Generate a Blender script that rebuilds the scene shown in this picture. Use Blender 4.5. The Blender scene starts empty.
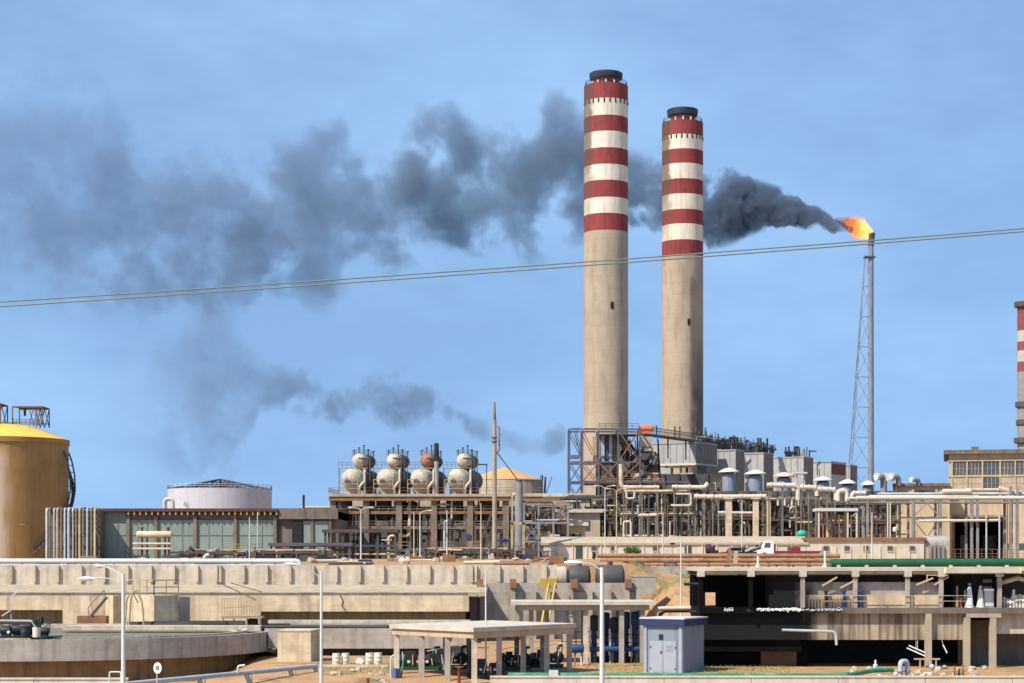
import bpy, bmesh, math, random
from mathutils import Vector, Matrix, Euler
R = math.radians
PI = math.pi
scene = bpy.context.scene
col = scene.collection

# ------------------------------------------------------------------ camera
F, HZ, H, W, HH = 1911.0, 558.0, 8.6, 1024, 683     # focal (px), horizon row, eye height
cd = bpy.data.cameras.new('camera')
cam = bpy.data.objects.new('camera', cd); col.objects.link(cam)
cam.location = (0, 0, H); cam.rotation_euler = (R(90), 0, 0)
cd.sensor_width = 36.0; cd.lens = 36.0 * F / W
cd.shift_y = (HZ - HH / 2) / W
cd.clip_start = 1.0; cd.clip_end = 20000
scene.camera = cam

# ------------------------------------------------------------------ sky, sun, exposure
SUN_EL = R(49)
SH = Vector((-0.766, -0.643)).normalized()
SUN = Vector((SH.x * math.cos(SUN_EL), SH.y * math.cos(SUN_EL), math.sin(SUN_EL)))
world = bpy.data.worlds.new('World'); scene.world = world; world.use_nodes = True
wn = world.node_tree.nodes; wl = world.node_tree.links
wn.clear()
sky = wn.new('ShaderNodeTexSky'); sky.sky_type = 'NISHITA'; sky.sun_disc = False
sky.sun_elevation = SUN_EL; sky.sun_rotation = math.atan2(SUN.x, SUN.y) % (2 * PI)
sky.altitude = 600; sky.air_density = 1.0; sky.dust_density = 0.25; sky.ozone_density = 2.2
hs = wn.new('ShaderNodeHueSaturation'); hs.inputs['Saturation'].default_value = 0.93; hs.inputs['Value'].default_value = 1.0
tint = wn.new('ShaderNodeMix'); tint.data_type = 'RGBA'; tint.blend_type = 'MULTIPLY'
tint.inputs['Factor'].default_value = 1.0; tint.inputs['B'].default_value = (0.88, 1.0, 1.03, 1)
bg = wn.new('ShaderNodeBackground'); bg.inputs['Strength'].default_value = 0.118
wo = wn.new('ShaderNodeOutputWorld')
tcw = wn.new('ShaderNodeTexCoord'); mpw = wn.new('ShaderNodeMapping'); mpw.inputs['Scale'].default_value = (1, 1, .22); mpw.inputs['Location'].default_value = (0, 0, .30)
nrm = wn.new('ShaderNodeVectorMath'); nrm.operation = 'NORMALIZE'
wl.new(tcw.outputs['Generated'], mpw.inputs['Vector']); wl.new(mpw.outputs[0], nrm.inputs[0]); wl.new(nrm.outputs[0], sky.inputs['Vector'])
wl.new(sky.outputs[0], hs.inputs['Color']); wl.new(hs.outputs[0], tint.inputs['A'])
hzn = wn.new('ShaderNodeTexNoise'); hzn.inputs['Scale'].default_value = 3.2; hzn.inputs['Detail'].default_value = 5; hzn.inputs['Roughness'].default_value = .6
hzm = wn.new('ShaderNodeMapping'); hzm.inputs['Scale'].default_value = (1, 1, 2.2); wl.new(tcw.outputs['Generated'], hzm.inputs['Vector']); wl.new(hzm.outputs[0], hzn.inputs['Vector'])
hzr = wn.new('ShaderNodeMapRange'); hzr.inputs['From Min'].default_value = .42; hzr.inputs['From Max'].default_value = .78; hzr.inputs['To Max'].default_value = .42; wl.new(hzn.outputs['Fac'], hzr.inputs['Value'])
hzx = wn.new('ShaderNodeMix'); hzx.data_type = 'RGBA'; hzx.inputs['B'].default_value = (3.3, 5.3, 7.6, 1); wl.new(hzr.outputs[0], hzx.inputs['Factor']); wl.new(tint.outputs['Result'], hzx.inputs['A'])
wl.new(hzx.outputs['Result'], bg.inputs['Color']); wl.new(bg.outputs[0], wo.inputs['Surface'])
sd = bpy.data.lights.new('sun', 'SUN'); sd.energy = 4.2; sd.angle = R(0.5); sd.color = (1.0, 0.93, 0.82)
so = bpy.data.objects.new('sun', sd); col.objects.link(so)
so.rotation_euler = (-SUN).to_track_quat('-Z', 'Y').to_euler(); so.location = (-60, -40, 90)
scene.view_settings.view_transform = 'Standard'; scene.view_settings.look = 'None'
scene.view_settings.exposure = 0.66; scene.view_settings.gamma = 1.0
scene.view_settings.use_curve_mapping = False
scene.cycles.volume_max_steps = 256

# ------------------------------------------------------------------ placing helpers
TZ = 8.45                                    # level of the plant terrace
def X(px, Y): return (px - 512.0) / F * Y
def Z(py, Y): return H + (HZ - py) / F * Y
def P(px, py, Y): return Vector((X(px, Y), Y, Z(py, Y)))
def sm(a, b, t):
    t = max(0.0, min(1.0, (t - a) / (b - a))); return t * t * (3 - 2 * t)

# ------------------------------------------------------------------ materials
MATS = {}
RUST = (0.19, 0.075, 0.03)
def mat(name, rgb, rough=0.8, var=0.18, scale=0.6, streak=0.0, sfreq=1.6, dirt=None, damt=0.0, metal=0.0, dscale=0.25, spec=0.3, lines=None):
    if name in MATS: return MATS[name]
    m = bpy.data.materials.new(name); m.use_nodes = True
    nt = m.node_tree; n = nt.nodes; l = nt.links
    b = n['Principled BSDF']
    b.inputs['Roughness'].default_value = rough; b.inputs['Metallic'].default_value = metal
    b.inputs['Specular IOR Level'].default_value = spec
    g = n.new('ShaderNodeNewGeometry')
    t = n.new('ShaderNodeTexNoise'); t.inputs['Scale'].default_value = scale
    t.inputs['Detail'].default_value = 7; t.inputs['Roughness'].default_value = 0.65
    l.new(g.outputs['Position'], t.inputs['Vector'])
    mr = n.new('ShaderNodeMapRange'); mr.inputs['From Min'].default_value = 0.3; mr.inputs['From Max'].default_value = 0.7
    mr.inputs['To Min'].default_value = 1 - var; mr.inputs['To Max'].default_value = 1 + var
    l.new(t.outputs['Fac'], mr.inputs['Value'])
    cur = n.new('ShaderNodeMix'); cur.data_type = 'RGBA'; cur.blend_type = 'MULTIPLY'; cur.inputs['Factor'].default_value = 1
    cur.inputs['A'].default_value = (*rgb, 1); l.new(mr.outputs[0], cur.inputs['B'])
    out = cur.outputs['Result']
    if streak > 0:
        mp = n.new('ShaderNodeMapping'); mp.inputs['Scale'].default_value = (sfreq, sfreq, 0.09)
        l.new(g.outputs['Position'], mp.inputs['Vector'])
        s = n.new('ShaderNodeTexNoise'); s.inputs['Scale'].default_value = 1.0; s.inputs['Detail'].default_value = 5
        l.new(mp.outputs[0], s.inputs['Vector'])
        sr = n.new('ShaderNodeMapRange'); sr.inputs['From Min'].default_value = 0.48; sr.inputs['From Max'].default_value = 0.7
        sr.inputs['To Min'].default_value = 1.0; sr.inputs['To Max'].default_value = 1 - streak
        l.new(s.outputs['Fac'], sr.inputs['Value'])
        k = n.new('ShaderNodeMix'); k.data_type = 'RGBA'; k.blend_type = 'MULTIPLY'; k.inputs['Factor'].default_value = 1
        l.new(out, k.inputs['A']); l.new(sr.outputs[0], k.inputs['B']); out = k.outputs['Result']
    if dirt:
        d = n.new('ShaderNodeTexNoise'); d.inputs['Scale'].default_value = dscale; d.inputs['Detail'].default_value = 8
        d.inputs['Roughness'].default_value = 0.7
        l.new(g.outputs['Position'], d.inputs['Vector'])
        dr = n.new('ShaderNodeMapRange'); dr.inputs['From Min'].default_value = 0.5; dr.inputs['From Max'].default_value = 0.68
        dr.inputs['To Min'].default_value = 0; dr.inputs['To Max'].default_value = damt
        l.new(d.outputs['Fac'], dr.inputs['Value'])
        k = n.new('ShaderNodeMix'); k.data_type = 'RGBA'
        l.new(dr.outputs[0], k.inputs['Factor']); l.new(out, k.inputs['A']); k.inputs['B'].default_value = (*dirt, 1)
        out = k.outputs['Result']
    if lines:
        sz = n.new('ShaderNodeSeparateXYZ'); l.new(g.outputs['Position'], sz.inputs[0])
        q = n.new('ShaderNodeMath'); q.operation = 'MULTIPLY'; q.inputs[1].default_value = 1/lines[0]; l.new(sz.outputs['Z'], q.inputs[0])
        q2 = n.new('ShaderNodeMath'); q2.operation = 'FRACT'; l.new(q.outputs[0], q2.inputs[0])
        q3 = n.new('ShaderNodeMapRange'); q3.inputs['From Min'].default_value = .10; q3.inputs['From Max'].default_value = .05; q3.inputs['To Min'].default_value = 1; q3.inputs['To Max'].default_value = 1-lines[1]; l.new(q2.outputs[0], q3.inputs['Value'])
        k = n.new('ShaderNodeMix'); k.data_type = 'RGBA'; k.blend_type = 'MULTIPLY'; k.inputs['Factor'].default_value = 1
        l.new(out, k.inputs['A']); l.new(q3.outputs[0], k.inputs['B']); out = k.outputs['Result']
    l.new(out, b.inputs['Base Color'])
    MATS[name] = m
    return m

mat('concrete_cream', (0.60, 0.47, 0.305), var=.2, streak=.3, dirt=(.30, .22, .14), damt=.6, dscale=.4, lines=(.62, .10))
mat('concrete_tan', (0.40, 0.33, 0.23), var=.18, streak=.2, dirt=(.26, .2, .13), damt=.5)
mat('concrete_grey', (0.37, 0.325, 0.275), var=.2, streak=.32, dirt=(.2, .16, .12), damt=.55, dscale=.4, lines=(.6, .10))
mat('concrete_umber', (0.20, 0.16, 0.115), var=.25, streak=.25, dirt=(.12, .08, .05), damt=.5)
mat('pipe_dull', (.17,.145,.115), rough=.7, var=.3, dirt=RUST if 'RUST' in globals() else None, damt=.4)
mat('pipe_brown', (.13,.075,.045), rough=.75, var=.35)
mat('cladding_brown_shade', (.17,.15,.125), rough=.7, var=.2, streak=.3)  # brown cladding with the shade of the unlit block sides in its colour
mat('concrete_pale', (0.54, 0.45, 0.34), var=.2, streak=.25, dirt=(.30, .23, .15), damt=.6, dscale=.45)
mat('concrete_brown', (0.30, 0.20, 0.10), var=.25, streak=.4)
mat('concrete_dark', (0.16, 0.13, 0.10), var=.25, streak=.3)
mat('concrete_streaked', (0.38, 0.30, 0.20), var=.2, streak=.75, sfreq=3.2, dirt=(.2, .13, .08), damt=.6)
mat('oil_black', (0.004, 0.0038, 0.0035), rough=.7, var=.5, scale=.5, dirt=(.016, .012, .009), damt=.35, spec=.08)
mat('chimney_concrete', (0.38, 0.30, 0.215), var=.16, scale=.12, streak=.22, sfreq=.55, lines=(3.7, .07), dirt=(.36, .27, .18), damt=.5, dscale=.06)
mat('chimney_red', (0.245, 0.042, 0.042), var=.18, scale=.3, streak=.3)
mat('chimney_white', (0.70, 0.61, 0.47), var=.12, scale=.3, streak=.28)
mat('chimney_cap', (0.03, 0.035, 0.045), rough=.6, var=.4, scale=.4)
mat('steel_grey', (0.22, 0.22, 0.22), rough=.6, var=.25, dirt=RUST, damt=.5)
mat('steel_dark', (0.072, 0.066, 0.062), rough=.7, var=.3, dirt=RUST, damt=.35)
mat('steel_blue', (0.085, 0.085, 0.115), rough=.65, var=.25, dirt=(.2, .1, .06), damt=.5)
mat('steel_rust', (0.24, 0.12, 0.06), var=.35, scale=.8)
mat('steel_tan', (0.40, 0.30, 0.18), var=.25, dirt=RUST, damt=.4)
mat('galvanised', (0.50, 0.50, 0.49), rough=.5, var=.1, spec=.5)
mat('pole_white', (0.58, 0.57, 0.53), rough=.5, var=.08)
mat('pipe_white', (0.58, 0.51, 0.40), rough=.55, var=.15, streak=.1, dirt=(.35, .22, .12), damt=.45, dscale=.6)
mat('pipe_tan', (0.56, 0.45, 0.30), rough=.6, var=.2, dirt=RUST, damt=.5, dscale=.5)
mat('pipe_grey', (0.42, 0.44, 0.47), rough=.5, var=.15, dirt=(.25, .2, .15), damt=.4)
mat('pipe_black', (0.025, 0.025, 0.028), rough=.6, var=.3)
mat('pipe_rust', (0.30, 0.155, 0.08), var=.25, dirt=(.16, .07, .03), damt=.6, dscale=.5)
mat('pipe_green', (0.008, 0.085, 0.032), rough=.6, var=.2, dirt=(.05, .1, .05), damt=.3, dscale=1)
mat('pipe_pale_green', (0.035, 0.22, 0.12), rough=.5, var=.2, dirt=(.3, .38, .3), damt=.5, dscale=1.2)
mat('paint_blue', (0.018, 0.055, 0.14), rough=.5, var=.25)
mat('paint_navy', (0.025, 0.038, 0.10), rough=.5, var=.15)
mat('paint_kiosk', (0.20, 0.235, 0.28), rough=.7, var=.08, streak=.25)
mat('paint_kiosk_light', (0.30, 0.335, 0.37), rough=.7, var=.08, streak=.15)
mat('paint_yellow', (0.42, 0.28, 0.05), rough=.6, var=.15)
mat('paint_green', (0.01, 0.07, 0.045), rough=.5, var=.3)
mat('machine_black', (0.022, 0.025, 0.025), rough=.5, var=.4)
mat('tank_yellow_roof', (0.85, 0.46, 0.085), rough=.65, var=.06, scale=.15)
mat('tank_brown', (0.35, 0.20, 0.065), rough=.7, var=.12, scale=.15, streak=.15, dirt=(.17, .10, .04), damt=.6, dscale=.08)
mat('tank_white', (0.47, 0.45, 0.47), rough=.6, var=.06, streak=.12)
mat('tank_orange', (0.55, 0.30, 0.11), rough=.7, var=.15, dirt=(.45, .27, .12), damt=.5, dscale=.1)
mat('tank_tan_wall', (0.38, 0.31, 0.22), var=.15, streak=.3)
mat('glass_green', (0.215, 0.262, 0.225), rough=.45, var=.12, scale=.4, streak=.15)
mat('glass_dark', (0.07, 0.075, 0.075), rough=.25, var=.3, spec=.5)
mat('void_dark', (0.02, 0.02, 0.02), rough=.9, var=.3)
mat('fascia_red', (0.10, 0.045, 0.04), var=.3)
mat('wall_beige', (0.50, 0.38, 0.23), var=.12, streak=.22, dirt=(.33, .23, .13), damt=.4, dscale=.15)
mat('wall_white', (0.60, 0.52, 0.41), var=.10, streak=.22, dirt=(.42, .31, .2), damt=.45)
mat('wall_tan', (0.44, 0.35, 0.24), var=.15, streak=.2)
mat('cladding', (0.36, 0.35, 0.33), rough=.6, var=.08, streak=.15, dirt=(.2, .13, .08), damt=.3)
mat('cladding_red', (0.14, 0.04, 0.035), rough=.7, var=.3)
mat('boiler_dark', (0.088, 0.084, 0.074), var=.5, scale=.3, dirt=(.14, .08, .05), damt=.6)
mat('boiler_green', (0.05, 0.08, 0.07), var=.4, scale=.3, dirt=(.1, .08, .06), damt=.5)
mat('vent_blue', (0.22, 0.25, 0.29), rough=.55, var=.15, streak=.2)
mat('vent_white', (0.56, 0.54, 0.50), rough=.5, var=.08)
mat('vent_pink', (0.62, 0.42, 0.33), rough=.6, var=.1)
mat('insulation', (0.50, 0.43, 0.33), rough=.6, var=.25, scale=.8, streak=.35, dirt=(.24, .17, .11), damt=.75, dscale=.55)
mat('insulation_red', (0.33, 0.14, 0.09), rough=.7, var=.25, scale=.8)
mat('drum_shell', (0.10, 0.09, 0.075), rough=.7, var=.4, dirt=RUST, damt=.4)
mat('roof_pale', (0.50, 0.44, 0.35), var=.18, dirt=(.35, .28, .2), damt=.5, dscale=.8)
mat('fascia_tan', (0.48, 0.36, 0.22), var=.15, streak=.2)
mat('drum_cream', (0.66, 0.60, 0.48), rough=.6, var=.1)
mat('plant_green', (0.055, 0.115, 0.035), rough=.7, var=.5, scale=3)
mat('plant_dry', (0.22, 0.22, 0.06), rough=.8, var=.4, scale=3)
mat('water_murky', (0.17, 0.145, 0.10), rough=.7, var=.35, scale=.5, dirt=(.09, .11, .04), damt=.8, dscale=.3)
mat('wire_grey', (0.16, 0.20, 0.17), rough=.6, var=.05)
mat('wood_pole', (0.34, 0.27, 0.20), var=.2, streak=.3)
mat('truck_white', (0.75, 0.74, 0.72), rough=.4, var=.04, spec=.5)
mat('truck_red', (0.22, 0.03, 0.03), rough=.5, var=.2)
mat('truck_purple', (0.05, 0.02, 0.04), rough=.5, var=.2)
mat('rubber', (0.02, 0.02, 0.02), rough=.8, var=.2)
mat('orange_paint', (0.55, 0.15, 0.06), rough=.6, var=.15)
mat('teal_tarp', (0.02, 0.33, 0.22), rough=.6, var=.1)
mat('foam_white', (0.80, 0.80, 0.80), rough=.7, var=.1, scale=4)
mat('sign_white', (0.80, 0.80, 0.76), rough=.5, var=.03)
mat('skin', (0.28, 0.16, 0.10), rough=.6, var=.05)
mat('cloth_white', (0.70, 0.70, 0.68), rough=.9, var=.08)
mat('hair', (0.02, 0.015, 0.012), rough=.6, var=.1)

# ------------------------------------------------------------------ mesh builder
class MB:
    def __init__(s): s.v = []; s.f = []; s.m = []; s.sm = []
    def add(s, vs, fs, mi=0, smooth=False):
        o = len(s.v); s.v += [Vector(v) for v in vs]
        for f in fs: s.f.append([o + i for i in f]); s.m.append(mi); s.sm.append(smooth)
        return s
    def box(s, x0, x1, y0, y1, z0, z1, mi=0):
        return s.add([(x0,y0,z0),(x1,y0,z0),(x1,y1,z0),(x0,y1,z0),(x0,y0,z1),(x1,y0,z1),(x1,y1,z1),(x0,y1,z1)],
              [(3,2,1,0),(4,5,6,7),(0,1,5,4),(1,2,6,5),(2,3,7,6),(3,0,4,7)], mi)
    def prism(s, poly, z0, z1, mi=0):
        n = len(poly); a = sum(poly[i][0]*poly[(i+1)%n][1]-poly[(i+1)%n][0]*poly[i][1] for i in range(n))
        if a < 0: poly = poly[::-1]
        vs = [(p[0],p[1],z0) for p in poly] + [(p[0],p[1],z1) for p in poly]
        fs = [list(range(n))[::-1], list(range(n,2*n))] + [(i,(i+1)%n,n+(i+1)%n,n+i) for i in range(n)]
        return s.add(vs, fs, mi)
    def bar(s, a, b, w, h=None, mi=0):
        a = Vector(a); b = Vector(b); h = h or w; d = (b-a)
        if d.length < 1e-6: return s
        d.normalize(); up = Vector((0,0,1)) if abs(d.z) < .95 else Vector((0,1,0))
        sx = d.cross(up).normalized()*w/2; sz = sx.cross(d).normalized()*h/2
        vs = [a-sx-sz,a+sx-sz,a+sx+sz,a-sx+sz,b-sx-sz,b+sx-sz,b+sx+sz,b-sx+sz]
        return s.add(vs, [(0,1,2,3),(7,6,5,4),(0,4,5,1),(1,5,6,2),(2,6,7,3),(3,7,4,0)], mi)
    def cyl(s, a, b, r0, r1=None, n=14, mi=0, caps=True, smooth=True):
        a = Vector(a); b = Vector(b); r1 = r0 if r1 is None else r1
        d = (b-a).normalized(); up = Vector((0,0,1)) if abs(d.z) < .95 else Vector((0,1,0))
        u = d.cross(up).normalized(); w = d.cross(u)
        vs = []
        for c, r in ((a,r0),(b,r1)):
            vs += [c + u*math.cos(2*PI*i/n)*r + w*math.sin(2*PI*i/n)*r for i in range(n)]
        s.add(vs, [(i,n+i,n+(i+1)%n,(i+1)%n) for i in range(n)], mi, smooth)
        if caps:
            if r0 > 1e-4: s.add(vs[:n], [list(range(n))], mi)
            if r1 > 1e-4: s.add(vs[n:], [list(range(n))[::-1]], mi)
        return s
    def tube(s, pts, r, n=10, mi=0):
        pts = [Vector(p) for p in pts]; rs = r if isinstance(r, (list, tuple)) else [r]*len(pts)
        vs = []; prev = None
        for i, p in enumerate(pts):
            d = (pts[min(i+1,len(pts)-1)] - pts[max(i-1,0)]).normalized()
            if prev is None:
                up = Vector((0,0,1)) if abs(d.z) < .9 else Vector((0,1,0)); u = d.cross(up).normalized()
            else: u = (prev - d*prev.dot(d)).normalized()
            prev = u; w = d.cross(u)
            vs += [p + u*math.cos(2*PI*k/n)*rs[i] + w*math.sin(2*PI*k/n)*rs[i] for k in range(n)]
        fs = [(i*n+k,(i+1)*n+k,(i+1)*n+(k+1)%n,i*n+(k+1)%n) for i in range(len(pts)-1) for k in range(n)]
        s.add(vs, fs, mi, True)
        s.add(vs[:n], [list(range(n))], mi); s.add(vs[-n:], [list(range(n))[::-1]], mi)
        return s
    def pipe(s, pts, r, bend=None, n=10, mi=0):
        pts = [Vector(p) for p in pts]; bend = bend or r*2.2; out = [pts[0]]
        for i in range(1, len(pts)-1):
            a, b, c = pts[i-1], pts[i], pts[i+1]
            k = min(bend, (b-a).length*.45, (c-b).length*.45)
            p0 = b + (a-b).normalized()*k; p2 = b + (c-b).normalized()*k
            for t in (0,.25,.5,.75,1): out.append(p0*(1-t)**2 + b*2*t*(1-t) + p2*t*t)
        out.append(pts[-1])
        return s.tube(out, r, n, mi)
    def lathe(s, cx, cy, prof, n=40, mis=None, smooth=True, a0=0, a1=2*PI):
        full = abs(a1-a0-2*PI) < 1e-6; m = n if full else n+1
        vs = [(cx+r*math.cos(a0+(a1-a0)*k/n), cy+r*math.sin(a0+(a1-a0)*k/n), z) for r, z in prof for k in range(m)]
        o = len(s.v); s.v += [Vector(v) for v in vs]
        for i in range(len(prof)-1):
            for k in range(n):
                k2 = (k+1) % m
                s.f.append([o+i*m+k, o+i*m+k2, o+(i+1)*m+k2, o+(i+1)*m+k])
                s.m.append(mis[i] if mis else 0); s.sm.append(smooth)
        return s
    def ball(s, c, rx, ry=None, rz=None, n=16, k=10, mi=0):
        ry = ry or rx; rz = rz or rx; c = Vector(c)
        vs = []; 
        for i in range(k+1):
            t = PI*i/k
            for j in range(n):
                p = 2*PI*j/n; vs.append(c + Vector((rx*math.sin(t)*math.cos(p), ry*math.sin(t)*math.sin(p), -rz*math.cos(t))))
        fs = [(i*n+j, i*n+(j+1)%n, (i+1)*n+(j+1)%n, (i+1)*n+j) for i in range(k) for j in range(n)]
        return s.add(vs, fs, mi, True)
    def drum(s, a, b, r, n=20, dome=.45, mi=0):
        """cylinder with dished ends"""
        a = Vector(a); b = Vector(b); d = (b-a).normalized()
        pts = []; rs = []
        for t in (1.0,.96,.85,.65,.4,.2): 
            pts.append(a - d*r*dome*t); rs.append(max(.01, r*math.sqrt(max(0,1-t*t))))
        pts += [a, b]; rs += [r, r]
        for t in (.2,.4,.65,.85,.96,1.0):
            pts.append(b + d*r*dome*t); rs.append(max(.01, r*math.sqrt(max(0,1-t*t))))
        return s.tube(pts, rs, n, mi)
    def rail(s, pts, h=1.1, gap=1.6, w=.06, mi=0):
        pts = [Vector(p) for p in pts]
        for a, b in zip(pts, pts[1:]):
            L = (b-a).length; k = max(1, round(L/gap))
            for i in range(k+1):
                p = a.lerp(b, i/k); s.bar(p, p+Vector((0,0,h)), w, mi=mi)
            for zz in (h, h*.55): s.bar(a+Vector((0,0,zz)), b+Vector((0,0,zz)), w, mi=mi)
        return s
    def build(s, name, m, parent=None, origin=None):
        me = bpy.data.meshes.new(name)
        if parent is not None: o0 = Vector(parent['_o'])
        elif origin is not None: o0 = Vector(origin)
        else:
            xs = [v.x for v in s.v]; ys = [v.y for v in s.v]; zs = [v.z for v in s.v]
            o0 = Vector(((min(xs)+max(xs))/2, (min(ys)+max(ys))/2, min(zs)))
        me.from_pydata([tuple(v-o0) for v in s.v], [], s.f)
        ml = m if isinstance(m, (list, tuple)) else [m]
        for q in ml: me.materials.append(MATS[q] if isinstance(q, str) else q)
        me.polygons.foreach_set('material_index', s.m)
        me.polygons.foreach_set('use_smooth', s.sm)
        me.update()
        bm = bmesh.new(); bm.from_mesh(me)
        bmesh.ops.remove_doubles(bm, verts=bm.verts, dist=1e-4) if any(s.sm) else None
        bmesh.ops.recalc_face_normals(bm, faces=bm.faces); bm.to_mesh(me); bm.free()
        try: me.set_sharp_from_angle(angle=R(40))
        except Exception: pass
        ob = bpy.data.objects.new(name, me); col.objects.link(ob)
        ob['_o'] = tuple(o0)
        if parent is not None: ob.parent = parent; ob['_o'] = parent['_o']
        else: ob.location = o0
        return ob

LABELS = {}
def tag(o, label, cat, group=None, kind=None):
    o['label'] = label; o['category'] = cat
    if group: o['group'] = group
    if kind: o['kind'] = kind
    LABELS[label] = LABELS.get(label, 0) + 1
    return o
def thing(name, label, cat, loc, group=None):
    o = bpy.data.objects.new(name, None); col.objects.link(o); o.location = loc; o.empty_display_size = .5
    o['_o'] = tuple(loc)
    return tag(o, label, cat, group)
def one(name, mb, m, label, cat, group=None, kind=None, origin=None):
    return tag(mb.build(name, m, None, origin), label, cat, group, kind)
def setting(name, mb, m, origin=(0, 0, 0), kind='structure'):
    o = mb.build(name, m, None, origin); o['kind'] = kind; return o
def copy_tree(o, parent=None):
    c = o.copy(); col.objects.link(c); c.parent = parent
    for ch in list(o.children): copy_tree(ch, c)
    return c
def corner(pxa, pxb, pxc, Y, a=30):
    """box seen at its near corner pxb: returns its four plan points, the left face ending at pxa, the right at pxc"""
    a = R(a); sa, ca = math.sin(a), math.cos(a); c = Vector((X(pxb, Y), Y))
    ta = (pxa-512)/F; tc = (pxc-512)/F
    w = (c.x - ta*Y)/(ca + ta*sa); L = (tc*Y - c.x)/(sa - tc*ca)
    ul = Vector((-ca, sa)); ur = Vector((sa, ca))
    return [c, c+ur*L, c+ur*L+ul*w, c+ul*w], w, L
# ================================================================== GROUND
def ground_h(x, y):
    right = sm(14.5, 17.0, x)
    yw = 204.6 if x < 5.0 else 219.6; tz = 7.75+.7*sm(206, 280, y)
    wall = 0.0 if y < yw else (tz if y > yw+1 else tz*(y-yw))
    slope = 7.1*sm(172, 238, y)+(TZ-7.1)*sm(253, 288, y)
    h = wall*(1-right) + slope*right
    if y < 204: h -= 1.5*sm(-20, -26, x)*sm(172, 160, y)
    h -= .5*sm(146, 132, y)
    if y < 245 and x > 15: h += .25*math.sin(x*.9+y*.35)*right*sm(176, 190, y)
    return h
gx = [-9000,-3000,-900,-400,-200,-130] + [-100+2.0*i for i in range(105)] + [130,200,400,900,3000,9000]
gy = [-60,20,60,90] + [100+2.0*i for i in range(52)] + [204.6,205.6] + [207+3.0*i for i in range(5)] + [219.6,220.6] + [222+3.0*i for i in range(13)] + [300,420,600,900,2000,5000,12000]
mb = MB(); vs = [(x, y, ground_h(x, y)) for y in gy for x in gx]; nx = len(gx)
mb.add(vs, [(j*nx+i, j*nx+i+1, (j+1)*nx+i+1, (j+1)*nx+i) for j in range(len(gy)-1) for i in range(nx-1)], 0, False)
def ground_mat():
    m = mat('ground_sand', (0.40, 0.225, 0.105), var=.22, scale=.35, dirt=(.30, .22, .12), damt=.8, dscale=.12)
    n = m.node_tree.nodes; l = m.node_tree.links; b = n['Principled BSDF']
    prev = b.inputs['Base Color'].links[0].from_socket
    g = n.new('ShaderNodeNewGeometry'); t = n.new('ShaderNodeTexNoise'); t.inputs['Scale'].default_value = .22; t.inputs['Detail'].default_value = 9; t.inputs['Roughness'].default_value=.75
    l.new(g.outputs['Position'], t.inputs['Vector'])
    mr = n.new('ShaderNodeMapRange'); mr.inputs['From Min'].default_value = .53; mr.inputs['From Max'].default_value = .60; mr.inputs['To Max'].default_value = .85
    l.new(t.outputs['Fac'], mr.inputs['Value'])
    k = n.new('ShaderNodeMix'); k.data_type = 'RGBA'; l.new(mr.outputs[0], k.inputs['Factor']); l.new(prev, k.inputs['A'])
    k.inputs['B'].default_value = (.15, .15, .055, 1); l.new(k.outputs['Result'], b.inputs['Base Color'])
    t2 = n.new('ShaderNodeTexNoise'); t2.inputs['Scale'].default_value = 2.5; t2.inputs['Detail'].default_value = 8
    l.new(g.outputs['Position'], t2.inputs['Vector'])
    bp = n.new('ShaderNodeBump'); bp.inputs['Strength'].default_value = .5; bp.inputs['Distance'].default_value = .25
    l.new(t2.outputs['Fac'], bp.inputs['Height']); l.new(bp.outputs[0], b.inputs['Normal'])
    return m
setting('ground', mb, ground_mat())

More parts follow.
